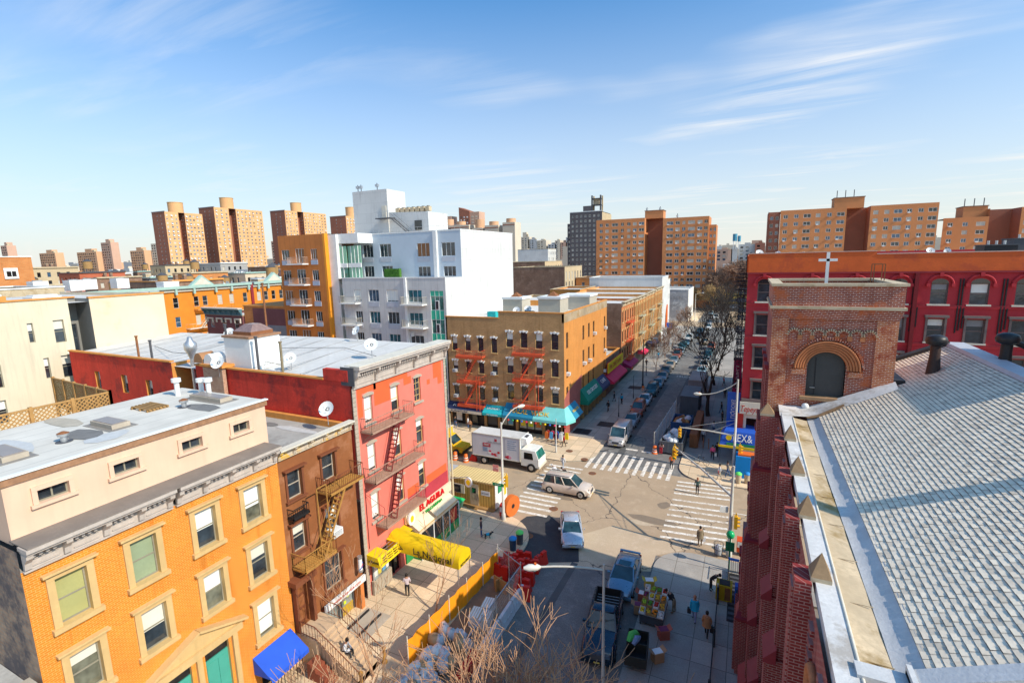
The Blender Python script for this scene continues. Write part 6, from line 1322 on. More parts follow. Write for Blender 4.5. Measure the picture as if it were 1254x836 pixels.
# avenue row beyond the corner building (left side)
m_r1 = brick('warm_red_brick', (.52, .15, .045), (.60, .2, .06), (.5, .3, .16), .23, .085, .01, var=.2); m_r2 = brick('light_orange_brick', (.62, .27, .08), (.68, .32, .11), (.55, .38, .22), .23, .085, .01, var=.15)
simple('low_shop', 'low shop building with a plain roof between the brown corner house and the red row', -38, -20.6, 78.5, 88.6, 6.4, m_brn, roofwhite, cornice_m=m_redtop)
def rowb(x1, y0, y1, z, mat, label, bays, fem, side=None):
 t = thing('row_house', label, 'building', (x1, y0, 0), 0, 'brick row along the avenue')
 hs = []; w = (y1 - y0) / bays
 for zz in (z - 3.6, z - 7.2, z - 10.6):
  for k in range(bays): c = y0 + w * (k + .5); hs.append((c - .42, c + .42, zz, zz + 2.0))
 mb = MB(); wall(mb, 'x', x1, 1, y0, y1, 3.4, z - .6, hs, mat, .2); wall(mb, 'x', x1 - .3, 1, y0, y1, 0, 3.4, [], sh_, .2)
 mb.face([(x1, y0, 0), (x1 - 17, y0, 0), (x1 - 17, y0, z), (x1, y0, z)], side or mat); mb.face([(x1, y1, 0), (x1 - 17, y1, 0), (x1 - 17, y1, z), (x1, y1, z)], mat); mb.face([(x1 - 17, y0, 0), (x1 - 17, y1, 0), (x1 - 17, y1, z), (x1 - 17, y0, z)], mat)
 mb.face([(x1 - 17, y0, z - .5), (x1, y0, z - .5), (x1, y1, z - .5), (x1 - 17, y1, z - .5)], roofwhite); mb.build('wall', t)
 cornice(t, 'x', x1, 1, y0, y1, z - .6, z + .25, .6, m_limest, max(3, bays // 2), panels=False)
 for h in hs:
  w_ = window(t, 'x', x1, 1, *h, MATS['bronze_sash'], rec=.12)
  sm_ = MB(); c = (h[0] + h[1]) / 2; sm_.tube([(x1 + .04, c + .55 * math.cos(PI - PI * k / 6), h[3] + .38 * math.sin(PI - PI * k / 6)) for k in range(7)], .08, tan, 4); wbox(sm_, 'x', x1, 1, h[0] - .1, h[1] + .1, .003, .12, h[2] - .14, h[2], tan); subpart(sm_, 'window_surround', w_, t)
 mb = MB()
 for k in range(bays + 1): u = min(max(y0 + w * k, y0 + .12), y1 - .12); wbox(mb, 'x', x1, 1, u - .1, u + .1, .003, .14, 3.6, z - .62, tan if k % 2 else mat)
 mb.build('pilaster_strips', t) if bays > 5 else None
 fe = MB(); c = (y0 + y1) / 2
 for zz in (z - 3.9, z - 7.5, z - 10.9): platform(fe, 'x', x1, 1, c - 2, c + 2, zz, 1.0, fem, rh=.85, slat=.3, step=.5)
 for zz in (z - 3.9, z - 7.5): stair(fe, (x1 + .4, c + 1.3, zz), (x1 + .4, c - 1.3, zz - 3.5), .5, (1, 0, 0), fem, 8)
 fe.build('fire_escape', t)
 return t
pg = pm('pale_green_iron', (.50, .50, .36), .6, .2)
rowb(-20.3, 88.8, 99.6, 14.6, m_r1, 'red brick row house with orange fire escape, first of the avenue row', 5, m_sal, m_brn)
rowb(-20.25, 99.65, 111.6, 14.5, m_r2, 'light orange brick row house with pale fire escape, second of the avenue row', 6, pg)
rowb(-20.3, 111.65, 123.3, 14.6, m_r2, 'light orange brick row house with pale fire escape, third of the avenue row', 6, pg)
rowb(-20.25, 123.35, 135, 14.8, m_r2, 'light orange brick row house at the far end of the avenue row', 6, pg)
simple('white_building', 'white walled building with small red chimney stepping above the orange avenue row', -40, -20.3, 135.1, 146, 17.2, m_wh, roofwhite, fy=None, cornice_m=white)
for (y0, y1, c, lab) in ((90, 97, 'magenta_canvas', 'dark red shop awning under the red row house'), (104, 108, 'pink_canvas', 'bright pink shop awning far along the pavement'), (114, 121, 'navy_canvas', 'navy shop awning under the third row house')):
 mb = MB(); d = 1.6; mb.faces([(0, 0, 3.6), (0, y1 - y0, 3.6), (d, y1 - y0, 2.8), (d, 0, 2.8), (d, y1 - y0, 2.5), (d, 0, 2.5), (0, 0, 2.6), (0, y1 - y0, 2.6)], [(0, 1, 2, 3), (3, 2, 4, 5), (0, 3, 5, 6), (1, 7, 4, 2)], MATS[c]); solo(mb, 'shop_awning', lab, 'awning', 'awnings of the avenue shops', (-20.28, y0, 0))
sgb = simple('painted_wall_building', 'grey white building with faded painted advertisement facing down the avenue', -30, -18.2, 180.2, 198, 11.0, pm('white_side', (.70, .68, .64), .85, .1), roofwhite, sidemat=pm('faded_advert', (.46, .44, .44), .9, .3, .8, stain=(.62, .60, .58)), cornice_m=white)
lettering('HOLSTEN', 1.7, grey, sgb, (-24, 180.1, 8.2), (1, 0, 0), (0, 0, 1), 1.1); lettering('Brewery Co.', 1.5, grey, sgb, (-24, 180.1, 5.6), (1, 0, 0), (0, 0, 1), 1.0, shear=.3)
mb = MB(); mb.hexa([(0, 0, 3.2), (.3, 0, 3.2), (.3, 2.2, 3.2), (0, 2.2, 3.2), (0, .3, 6.5), (.3, .3, 6.5), (.3, 1.7, 9.4), (0, 1.7, 9.4)], orangep); mb.box(.3, 1.8, .2, .4, 2.6, 4.4, bluep); solo(mb, 'banner_sign', 'tall orange fin sign over a blue sign far along the left pavement', 'sign', None, (-20.2, 142, 0))
# fill behind the first rows on the left of the avenue
FILL = [
 ('cream fronted walk up with tall windows behind the brown corner building', -70.5, -52.5, 150, 168, 20.0, m_tanb, m_brn, 1, 0, 1.0, 2.6),
 ('low tan roofed building behind the white block bulkheads', -50, -38, 96, 118, 13.6, m_tanb, None, 0, 1, 1.0, 1.7),
 ('white terraced building with pipes in front of the orange slab', -38, -22.6, 148, 167, 15.5, m_wh, None, 1, 1, 1.0, 1.7),
 ('grey parapeted loft behind the avenue row', -56, -40, 84, 94, 14.0, m_limest, None, 1, 1, 1.0, 1.7),
 ('orange rendered box building with dark neighbour', -52, -47, 160, 172, 16.2, m_lo, None, 1, 1, 1.0, 1.7),
 ('dark slate fronted house next to the orange rendered box', -46.8, -42, 160, 172, 16.0, dkgrey, None, 1, 1, 1.0, 1.7),
 ('yellow ochre parapet building behind the tall white bulkhead', -46, -38, 120, 134, 14.9, m_redtop, None, 1, 1, 1.0, 1.7),
 ('old brown brick warehouse with pale front far behind the white block', -95, -73, 185, 205, 21.5, m_tanb, m_brn, 1, 1, 1.0, 1.7),
 ('long white mural walled building below the far skyline', -120, -101.5, 262, 275, 27.9, m_wh, None, 1, 0, 1.0, 1.7),
]
for lab, x0, x1, y0, y1, z, mt, sm2, a, b, ww, wh in FILL: simple('building', lab, x0, x1, y0, y1, z, mt, roofwhite if z < 16 else roofgrey, fx=a, fy=b, ww=ww, wh=wh, sidemat=sm2, base=max(4, z - 9))
# low-rise blocks out to the left and centre: one thing each
pal = [(m_lo, 'orange brick'), (m_tanb, 'tan brick'), (m_brn, 'brown brick'), (pm('pink_render', (.60, .33, .26), .85, .12), 'pink rendered'), (m_wh, 'white rendered'), (pm('cream_far', (.62, .50, .36), .85, .1), 'cream'), (pm('rust_red_far', (.45, .12, .06), .85, .15), 'rust red'), (pm('grey_far', (.38, .36, .34), .85, .12), 'grey')]
roofs = [(roofwhite, 'white'), (roofgrey, 'grey'), (pm('tar_roof', (.15, .14, .13), .85, .2), 'dark'), (pm('buff_roof', (.50, .42, .32), .85, .2), 'buff')]
trims = ['with a water tank', 'with a stair hut', 'with two chimneys', 'with a row of vents']
rl = random.Random(5); used = {}
occupied = [(-115, -55, 0, 90), (-82, -19, 55, 206), (-32, 5, 55, 216)]
def free(x0, x1, y0, y1): return not any(x0 < d and x1 > c and y0 < f and y1 > e for c, d, e, f in occupied)
cand = []
for by in list(range(96, 420, 17)):
 x = -70.0 if by < 150 else (-100 if by > 206 else -96)
 while x > -560:
  w = rl.uniform(10, 19); x0, x1 = x - w, x; y0, y1 = by + rl.uniform(0, 1), by + 15.5
  x -= w + (.3 if rl.random() < .75 else 9)
  # inside the view wedge only
  ang = math.degrees(math.atan2(-x1, y0));
  if ang > 70 or (x1 > -330 and by > 330 and rl.random() < .5): continue
  cand.append((x0, x1, y0, y1))
for by in range(20, 96, 15):
 x = -120.0
 while x > -520:
  w = rl.uniform(11, 20); cand.append((x - w, x, by, by + 14.5)); x -= w + (.3 if rl.random() < .75 else 8)
rl.shuffle(cand); cand.sort(key=lambda c: math.hypot(c[1], c[2]))
nlow = 0
for x0, x1, y0, y1 in cand:
 if nlow >= 285: break
 if not free(x0, x1, y0, y1): continue
 if rl.random() < .13 and math.hypot(x1, y0) > 200: continue
 nlow += 1; z = rl.choice([11.5, 13, 14.5, 15.5, 17, 18.5]) + rl.uniform(-.6, .6)
 if x1 > -105: z = min(z, 15)
 elif math.hypot(x1, y0) > 190 and x1 < -150: z += rl.choice([0, 1, 3, 5])
 mt, mn = rl.choice(pal); rf, rn = rl.choice(roofs); ti = rl.randrange(4)
 lab = '%s low building with %s roof %s' % (mn, rn, trims[ti])
 grp = 'low %s buildings across the left distance' % mn
 t = thing('low_building', lab, 'building', (x1, y0, 0), 0, grp)
 hx, hy = [], []
 for zz in (z - 3.4, z - 6.6):
  for k in range(int((y1 - y0) / 3.1)): hx.append((y0 + 1 + k * 3.1, y0 + 2.1 + k * 3.1, zz, zz + 1.8))
  for k in range(int((x1 - x0) / 3.1)): hy.append((x0 + 1 + k * 3.1, x0 + 2.1 + k * 3.1, zz, zz + 1.8))
 mb = MB()
 for ax, c, s, u0, u1, hs in (('x', x1, 1, y0, y1, hx), ('y', y0, -1, x0, x1, hy)):
  wall(mb, ax, c, s, u0, u1, 0, z, hs, mt, .2)
  for a, b, d, e in hs:
   g = rl.choice(gfar); mb.face([W(ax, c, s, a, -.2, d), W(ax, c, s, b, -.2, d), W(ax, c, s, b, -.2, e), W(ax, c, s, a, -.2, e)], g)
 mb.face([(x0, y0, 0), (x0, y1, 0), (x0, y1, z), (x0, y0, z)], mt); mb.face([(x0, y1, 0), (x1, y1, 0), (x1, y1, z), (x0, y1, z)], mt)
 mb.build('wall', t)
 mb = MB(); mb.face([(x0, y0, z - .3), (x1, y0, z - .3), (x1, y1, z - .3), (x0, y1, z - .3)], rf)
 cm_ = rl.choice([m_limest, white, dkgrey, m_redtop, m_grn, mt]); wbox(mb, 'x', x1, 1, y0, y1, -.25, .45, z + .003, z + .5, cm_); wbox(mb, 'y', y0, -1, x0, x1, -.25, .1, z + .003, z + .3, cm_); mb.build('roof', t)
 mb = MB(); bx, by_ = x0 + (x1 - x0) * rl.uniform(.3, .6), y0 + (y1 - y0) * rl.uniform(.3, .6)
 if ti == 0:
  mb.cyl((bx, by_), 1.5, z + 1.5, z + 4.2, wood, 12); mb.cyl((bx, by_), 1.6, z + 4.2, z + 5.2, dkgrey, 12, .05)
  for sx in (-1, 1):
   for sy in (-1, 1): mb.box(bx + sx - .1, bx + sx + .1, by_ + sy - .1, by_ + sy + .1, z - .3, z + 1.5, dkgrey)
  nm = 'water_tank'
 elif ti == 1: mb.box(bx, bx + 3, by_, by_ + 3.5, z - .3, z + 2.2, rl.choice([white, m_limest, mt])); mb.box(bx - .1, bx + 3.1, by_ - .1, by_ + 3.6, z + 2.2, z + 2.35, white); nm = 'stair_hut'
 elif ti == 2:
  for d in (0, 4): mb.box(bx + d, bx + d + .9, by_, by_ + .7, z - .3, z + 1.6, m_brn); mb.box(bx + d - .05, bx + d + .95, by_ - .05, by_ + .75, z + 1.6, z + 1.75, m_limest)
  nm = 'chimneys'
 else:
  for d in range(5): mb.cyl((bx + d * 1.2 - 2, by_ + (d % 2) * 2), .28, z - .3, z + .9, steel, 6); mb.box(bx + d * 1.4 - 2.6, bx + d * 1.4 - 1.9, by_ - 2.4, by_ - 1.6, z - .3, z + .5 + .3 * (d % 2), white)
  nm = 'vents'
 mb.build(nm, t)
# the orange brick building at the left frame edge with white parapet
simple('brick_building', 'orange brick building with thick white parapet and one white framed window at the left edge', -140, -112.5, 30, 43, 25.2, m_lo, roofwhite, fx=None, cornice_m=white)
_t = thing('rooftop_window_bay', 'white framed window high on the orange wall at the left edge', 'window', (-112.4, 40, 22)); mb = MB(); mb.box(-.05, .1, -.9, .9, -.4, 1.4, white); mb.box(.1, .16, -.6, .6, 0, .85, MATS['glass_dark']); mb.box(.16, .2, -.04, .04, 0, .85, white); mb.build('frame', _t, world=False)
for i in range(4):
 mb = MB(); mb.box(0, 2.0, 0, 1.8, 0, 1.6, white); mb.cyl((1, .9), .6, 1.6, 1.75, grey, 10); solo(mb, 'rooftop_unit', 'white cooling unit on the long grey roof below the orange building', 'roof unit', 'white cooling units at the left edge', (-97 + (i % 2) * 3, 36 + 3.1 * i, 19.7))
# ------------------------------------------------------------------ high-rise slabs and towers
def rects(ax, c, s, cols, z0, z1, dz, h):
 out = []; z = z1
 while z > z0:
  for a, w in cols: out.append((ax, c, s, a, a + w, z - h, z))
  z -= dz
 return out
def slab(mb, rl_, ax, c, s, u0, u1, z, mat):
 wall(mb, ax, c, s, u0, u1, 0, z, [r[3:] for r in rl_], mat, .25)
hrA = thing('high_rise', 'long orange brick slab block with dark recessed centre, behind the avenue', 'high-rise', (-40, 230, 0))
HY = 230
A = rects('y', HY, -1, [(-63.3, 1.4), (-60.6, 1.6), (-57.6, 2.9), (-53.4, 1.3), (-50.6, 1.5), (-48.0, 1.7), (-45.4, 2.4)], 3, 37.9, 2.72, 1.45)
B = rects('y', HY, -1, [(-33.3, 2.8), (-29.6, 1.8), (-26.8, 1.3), (-24.4, 2.8), (-20.6, 2.0), (-17.8, 1.3)], 3, 37.4, 2.72, 1.45)
C_ = rects('y', HY + 1.5, -1, [(-15.6, .9), (-14.2, 1.0)], 3, 34.0, 2.72, 1.35)
D_ = rects('x', -64.9, -1, [(232, 1.6), (236, 2.4), (240, 1.6)], 3, 37.6, 2.72, 1.45)
mb = MB(); slab(mb, A, 'y', HY, -1, -64.9, -42.8, 39.6, m_hr); slab(mb, B, 'y', HY, -1, -34.9, -16.0, 38.9, m_hr); slab(mb, C_, 'y', HY + 1.5, -1, -16, -13.1, 35.3, m_hr)
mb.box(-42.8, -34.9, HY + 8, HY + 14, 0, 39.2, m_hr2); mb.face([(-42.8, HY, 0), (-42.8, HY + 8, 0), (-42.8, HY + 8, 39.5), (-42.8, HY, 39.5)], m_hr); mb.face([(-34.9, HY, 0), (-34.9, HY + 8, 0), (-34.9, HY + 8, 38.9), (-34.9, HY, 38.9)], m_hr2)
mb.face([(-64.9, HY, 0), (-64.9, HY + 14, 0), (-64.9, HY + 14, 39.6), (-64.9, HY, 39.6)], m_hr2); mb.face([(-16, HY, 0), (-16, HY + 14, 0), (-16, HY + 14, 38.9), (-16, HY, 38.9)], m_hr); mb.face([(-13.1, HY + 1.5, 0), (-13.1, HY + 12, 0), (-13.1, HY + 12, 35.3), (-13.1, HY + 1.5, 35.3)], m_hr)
mb.face([(-64.9, HY, 39.4), (-42.8, HY, 39.4), (-42.8, HY + 14, 39.4), (-64.9, HY + 14, 39.4)], roofgrey); mb.face([(-34.9, HY, 38.7), (-16, HY, 38.7), (-16, HY + 14, 38.7), (-34.9, HY + 14, 38.7)], roofgrey); mb.build('wall', hrA)
mb = MB(); mb.box(-43.3, -35.3, HY + 3, HY + 10, 39.3, 42.6, m_hr); mb.box(-43.5, -35.1, HY + 2.8, HY + 10.2, 42.6, 42.9, m_brn)
for x in (-42.8, -37, -29.5): mb.cyl((x, HY + 5), .15, 39, 44.5 if x < -35 else 41, dkgrey, 6); mb.cyl((x, HY + 5), .5, 43 if x < -35 else 39.5, 44 if x < -35 else 40.3, steel, 6)
mb.build('roof_plant', hrA); field(hrA, A + B + C_, farf, gfar, rec=.15, fw=.16)
mb = MB()
for r in rnd.sample(A + B, 46): mb.box(r[3] + .2, r[3] + .9, HY - .5, HY - .003, r[5] - .1, r[5] + .4, white if rnd.random() < .6 else grey)
o_ = mb.build('air_conditioners', hrA); o_['kind'] = 'stuff'
hrB = thing('high_rise', 'dark brown brick tower block with rooftop water tower frame, left of the orange slab', 'high-rise', (-85, 280, 0))
A = rects('y', 280, -1, [(-93.6 + 2.55 * k, 1.2) for k in range(7)], 6, 46.6, 2.7, 1.3); B = rects('y', 281.5, -1, [(-96.2, 1.0)], 6, 40.6, 2.7, 1.2)
mb = MB(); slab(mb, A, 'y', 280, -1, -94.7, -75.7, 48.2, m_dk); slab(mb, B, 'y', 281.5, -1, -96.7, -94.7, 42.2, m_dk); mb.face([(-75.7, 280, 0), (-75.7, 301, 0), (-75.7, 301, 47.7), (-75.7, 280, 47.7)], m_tanb); mb.face([(-96.7, 281.5, 0), (-96.7, 300, 0), (-96.7, 300, 42), (-96.7, 281.5, 42)], m_dk); mb.face([(-94.7, 280, 48), (-75.7, 280, 48), (-75.7, 300, 48), (-94.7, 300, 48)], roofgrey); mb.build('wall', hrB)
mb = MB(); mb.box(-94.8, -75.6, 279.9, 280.2, 48.203, 48.6, white); mb.box(-88, -83.2, 284, 290, 48.2, 51.9, m_dk)
for x in (-83.2, -78.2): mb.box(x, x + .7, 284, 285, 48, 57.5, dkgrey); mb.box(x, x + .7, 288, 289, 48, 57.5, m_tanb)
for z in (52, 55.5): mb.box(-83.2, -77.6, 284, 289, z, z + .4, dkgrey)
mb.box(-82.3, -78.6, 285.2, 288.4, 52.5, 56, m_limest); mb.build('roof_plant', hrB); field(hrB, A + B, farf, [MATS['glass_dark'], MATS['window_glass'], MATS['far_blind']], rec=.15, fw=.16)
# orange towers far left: fronts coloured brown for their shade, sides sunlit
def tower(label, x, yf, wfront, parts, zt, zc=None, fl=2.72, zb=6):
 t = thing('tower_block', label, 'high-rise', (x, yf, 0), 0, 'orange brick towers on the left skyline')
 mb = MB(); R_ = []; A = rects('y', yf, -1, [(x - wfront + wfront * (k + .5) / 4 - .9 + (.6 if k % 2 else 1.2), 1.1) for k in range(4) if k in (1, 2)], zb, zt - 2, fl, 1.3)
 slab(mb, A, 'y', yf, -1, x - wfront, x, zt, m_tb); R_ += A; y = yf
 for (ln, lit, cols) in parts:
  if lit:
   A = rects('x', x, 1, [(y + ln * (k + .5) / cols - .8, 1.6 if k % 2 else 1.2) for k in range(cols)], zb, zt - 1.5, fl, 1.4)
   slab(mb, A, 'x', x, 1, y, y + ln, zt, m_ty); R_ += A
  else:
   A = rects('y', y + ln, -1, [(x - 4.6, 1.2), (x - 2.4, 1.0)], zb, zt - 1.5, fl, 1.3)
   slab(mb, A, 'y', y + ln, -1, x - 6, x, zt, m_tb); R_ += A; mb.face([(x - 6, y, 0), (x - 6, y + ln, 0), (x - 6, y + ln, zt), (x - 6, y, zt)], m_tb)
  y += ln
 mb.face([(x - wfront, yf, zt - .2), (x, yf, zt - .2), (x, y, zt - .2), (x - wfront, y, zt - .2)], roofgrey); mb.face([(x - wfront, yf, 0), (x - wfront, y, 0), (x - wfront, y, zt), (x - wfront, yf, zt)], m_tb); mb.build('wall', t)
 mb = MB(); mb.box(x - wfront - .2, x + .2, yf - .2, yf + .3, zt + .003, zt + .5, grey); mb.build('parapet', t)
 if zc:
  mb = MB(); cy = zc[0]; mb.cyl((x - 5.5, cy), 4.8, zt, zc[1], m_ty, 24); mb.cyl((x - 5.5, cy), 5.0, zc[1], zc[1] + .4, tan, 24); mb.build('water_tank', t)
 field(t, R_, farf, gfar, rec=.15, fw=.16)
 mb = MB()
 for r in rnd.sample(R_, min(90, len(R_))):
  if r[0] == 'x': mb.box(r[1] + .003, r[1] + .7, r[3], r[3] + 1.0, r[5] - .2, r[5] + .5, white)
 o = mb.build('balcony_ledges', t); o['kind'] = 'stuff'
tower('leftmost orange brick tower with round rooftop tank', -370, 217.6, 15, [(9.3, 1, 3), (4.5, 0, 0), (13, 1, 5)], 61, (229, 68))
tower('second orange brick tower from the left, tallest of the pair, round rooftop tank', -370, 254, 18, [(12, 1, 3), (6, 0, 0), (24, 1, 7)], 67, (269, 75))
tower('third orange brick tower with tall tank, just left of the brown metal wing', -383, 330, 19, [(14, 1, 4), (7, 0, 0), (28, 1, 8)], 71, (348, 79))
tower('small brown and orange tower partly hidden behind the white roof bulkhead', -311, 330, 18, [(22, 1, 6)], 62, (343, 70))
# slab blocks on the right, behind the red building
def slab2(label, x0, x1, y, segs, zt, grp='orange slab blocks on the right skyline', bulk=None, sidex=None):
 t = thing('high_rise', label, 'high-rise', (x0, y, 0), 0, grp); mb = MB(); R_ = []
 for (a, b, lit, z) in segs:
  yy = y if lit else y + 7; n = max(1, int((b - a) / 3.1))
  A = rects('y', yy, -1, [(a + (b - a) * (k + .5) / n - (1.2 if k % 3 == 2 else .75), 2.4 if k % 3 == 2 else 1.5) for k in range(n)] if lit else [], 16, z - 1.6, 2.75, 1.4)
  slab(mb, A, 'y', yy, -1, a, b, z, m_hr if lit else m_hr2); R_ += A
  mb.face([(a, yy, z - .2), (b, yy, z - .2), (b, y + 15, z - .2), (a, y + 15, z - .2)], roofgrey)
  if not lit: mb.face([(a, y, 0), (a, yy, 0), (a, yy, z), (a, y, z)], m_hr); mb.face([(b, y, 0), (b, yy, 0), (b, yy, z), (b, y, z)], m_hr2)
 mb.face([(x0, y, 0), (x0, y + 15, 0), (x0, y + 15, segs[0][3]), (x0, y, segs[0][3])], m_hr2); mb.face([(x1, y, 0), (x1, y + 15, 0), (x1, y + 15, segs[-1][3]), (x1, y, segs[-1][3])], m_hr2)
 if sidex:
  A = rects('x', x0 - .01, -1, [(y + 2 + 4.2 * k, 1.5) for k in range(3)], 16, zt - 1.6, 2.75, 1.4)
 mb.build('wall', t)
 mb = MB()
 if bulk: mb.box(bulk[0], bulk[1], y + 2, y + 9, segs[0][3] - .3, bulk[2], m_hr); mb.box(bulk[0] - .2, bulk[1] + .2, y + 1.8, y + 9.2, bulk[2], bulk[2] + .3, m_brn)
 for k in range(3): mb.cyl(((bulk[0] if bulk else x0 + 4) + 1 + 2.6 * k, y + 5), .14, zt, (bulk[2] if bulk else zt) + 3.0, dkgrey, 6)
 mb.build('roof_plant', t); field(t, R_, farf, gfar, rec=.15, fw=.16)
 mb = MB()
 for r in rnd.sample(R_, min(30, len(R_))): mb.box(r[3] + .2, r[3] + .9, y - .5, y - .003, r[5] - .1, r[5] + .4, white if rnd.random() < .6 else grey)
 o = mb.build('air_conditioners', t); o['kind'] = 'stuff'
slab2('orange brick slab block with dark centre recess behind the white cross', 6.0, 56.6, 215, [(9.9, 30.7, 1, 38.3), (30.7, 37.7, 0, 38.3), (37.7, 56.6, 1, 38.3)], 38.3, bulk=(27.0, 36.0, 41.7))
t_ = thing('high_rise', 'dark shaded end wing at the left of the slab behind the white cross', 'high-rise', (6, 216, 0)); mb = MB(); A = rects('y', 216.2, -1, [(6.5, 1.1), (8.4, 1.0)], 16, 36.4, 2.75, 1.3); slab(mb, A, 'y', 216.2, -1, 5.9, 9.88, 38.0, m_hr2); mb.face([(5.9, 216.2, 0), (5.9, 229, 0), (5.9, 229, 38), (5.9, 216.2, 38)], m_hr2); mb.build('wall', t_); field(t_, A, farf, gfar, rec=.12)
slab2('farther orange and dark slab block at the right edge of the photo', 56.9, 112, 225, [(60.8, 73.0, 1, 33.4), (73.0, 81, 0, 36.0), (81, 112, 1, 36.0)], 35, bulk=(66.5, 73.0, 37.0))
# distant skyline clusters
def sky_b(name, label, x, y, w, d, z, mat, grp, top=None):
 t = thing(name, label, 'high-rise', (x, y, 0), 0, grp); mb = MB()
 hs = [(x - w / 2 + 1.5 + k * 4.6, x - w / 2 + 3.9 + k * 4.6, zz, zz + 1.7) for k in range(int((w - 2) / 4.6)) for zz in [z - 3.6 - 3.2 * j for j in range(int((z - 15) / 3.2))]]
 wall(mb, 'y', y, -1, x - w / 2, x + w / 2, 0, z, hs, mat, .5, MATS['glass_dark'])
 for a, b, c, e in hs: mb.face([(a, y + .5, c), (b, y + .5, c), (b, y + .5, e), (a, y + .5, e)], rl.choice(gfar))
 mb.face([(x + w / 2, y, 0), (x + w / 2, y + d, 0), (x + w / 2, y + d, z), (x + w / 2, y, z)], mat); mb.face([(x - w / 2, y, z), (x + w / 2, y, z), (x + w / 2, y + d, z), (x - w / 2, y + d, z)], roofgrey); mb.build('wall', t)
 mb = MB(); mb.box(x - w * .15, x + w * .2, y + 2, y + 8, z, z + (top or 4), mat); mb.box(x + w * .22, x + w * .32, y + 2, y + 5, z, z + (top or 4) * .6, m_limest); mb.build('roof_plant', t)
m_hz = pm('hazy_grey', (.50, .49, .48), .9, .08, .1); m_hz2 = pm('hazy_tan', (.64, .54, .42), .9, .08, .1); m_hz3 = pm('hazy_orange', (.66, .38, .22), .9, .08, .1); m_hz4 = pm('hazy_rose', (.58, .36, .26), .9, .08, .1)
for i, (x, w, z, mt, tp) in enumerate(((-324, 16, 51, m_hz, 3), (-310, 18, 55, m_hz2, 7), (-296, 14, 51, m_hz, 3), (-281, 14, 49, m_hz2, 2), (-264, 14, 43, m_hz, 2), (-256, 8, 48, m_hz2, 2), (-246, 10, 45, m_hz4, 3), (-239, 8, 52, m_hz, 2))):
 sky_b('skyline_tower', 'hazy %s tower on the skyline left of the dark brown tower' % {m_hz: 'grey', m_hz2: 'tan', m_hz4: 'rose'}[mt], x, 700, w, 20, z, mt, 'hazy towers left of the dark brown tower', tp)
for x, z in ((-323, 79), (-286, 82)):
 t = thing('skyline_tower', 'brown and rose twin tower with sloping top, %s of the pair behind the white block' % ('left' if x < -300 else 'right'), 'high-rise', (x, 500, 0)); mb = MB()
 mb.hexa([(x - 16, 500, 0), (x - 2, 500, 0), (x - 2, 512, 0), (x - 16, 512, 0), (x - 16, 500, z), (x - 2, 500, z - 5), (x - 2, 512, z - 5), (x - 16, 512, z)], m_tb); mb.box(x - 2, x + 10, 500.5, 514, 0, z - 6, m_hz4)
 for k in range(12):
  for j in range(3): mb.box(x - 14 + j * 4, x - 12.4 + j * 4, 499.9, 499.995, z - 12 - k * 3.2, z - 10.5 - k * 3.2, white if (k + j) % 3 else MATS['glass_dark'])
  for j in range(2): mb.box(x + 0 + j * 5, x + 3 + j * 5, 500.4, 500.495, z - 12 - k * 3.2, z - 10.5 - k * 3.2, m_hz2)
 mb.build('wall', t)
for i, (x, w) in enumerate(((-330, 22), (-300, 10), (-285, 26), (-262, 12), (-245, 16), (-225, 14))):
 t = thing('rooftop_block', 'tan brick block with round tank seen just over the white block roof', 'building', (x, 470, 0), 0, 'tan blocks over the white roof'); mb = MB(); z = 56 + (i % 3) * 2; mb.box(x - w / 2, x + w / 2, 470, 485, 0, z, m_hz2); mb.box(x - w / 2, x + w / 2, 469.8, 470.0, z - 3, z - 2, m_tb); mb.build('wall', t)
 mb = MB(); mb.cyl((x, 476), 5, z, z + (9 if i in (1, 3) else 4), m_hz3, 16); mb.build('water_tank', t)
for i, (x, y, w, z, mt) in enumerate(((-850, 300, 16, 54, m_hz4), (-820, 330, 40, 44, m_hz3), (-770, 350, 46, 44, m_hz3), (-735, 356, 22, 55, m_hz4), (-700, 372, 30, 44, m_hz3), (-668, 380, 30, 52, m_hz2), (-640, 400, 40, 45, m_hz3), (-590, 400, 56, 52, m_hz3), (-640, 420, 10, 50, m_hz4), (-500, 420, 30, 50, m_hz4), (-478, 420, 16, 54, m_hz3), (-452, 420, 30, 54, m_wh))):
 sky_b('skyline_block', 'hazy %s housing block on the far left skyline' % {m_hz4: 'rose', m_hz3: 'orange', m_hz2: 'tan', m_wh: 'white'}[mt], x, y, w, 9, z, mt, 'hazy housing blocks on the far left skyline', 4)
for i, (x, y, w, z, mt, lab) in enumerate(((-21, 500, 14, 27, m_hz4, 'low rose school building beyond the park with green glass'), (-12.3, 500, 5, 28.3, m_hz, 'grey block under the two blue water towers'), (-2, 505, 14, 31, m_hz, 'long grey hazy block right of the blue water towers'), (8.5, 500, 8, 31.8, m_hr2, 'dark red block peeping over the orange parapet'))): sky_b('skyline_block', lab, x, y, w, 15, z, mt, 'blocks beyond the park', 1.5)
for x, r, z0, z1 in ((-12.2, 1.9, 34, 40.4), (-8.6, 1.3, 33.5, 38.6)):
 mb = MB(); mb.cyl((0, 0), r, z0, z1, pm('blue_tank', (.08, .30, .42), .6, .15), 16);
 for k in range(4): mb.box(r * .8 * math.cos(PI / 4 + k * PI / 2) - .2, r * .8 * math.cos(PI / 4 + k * PI / 2) + .2, r * .8 * math.sin(PI / 4 + k * PI / 2) - .2, r * .8 * math.sin(PI / 4 + k * PI / 2) + .2, 27, z0, white)
 solo(mb, 'water_tower', ('larger' if r > 1.5 else 'smaller') + ' blue water tower on legs on the skyline right of the slab', 'water tower', None, (x, 498, 0))
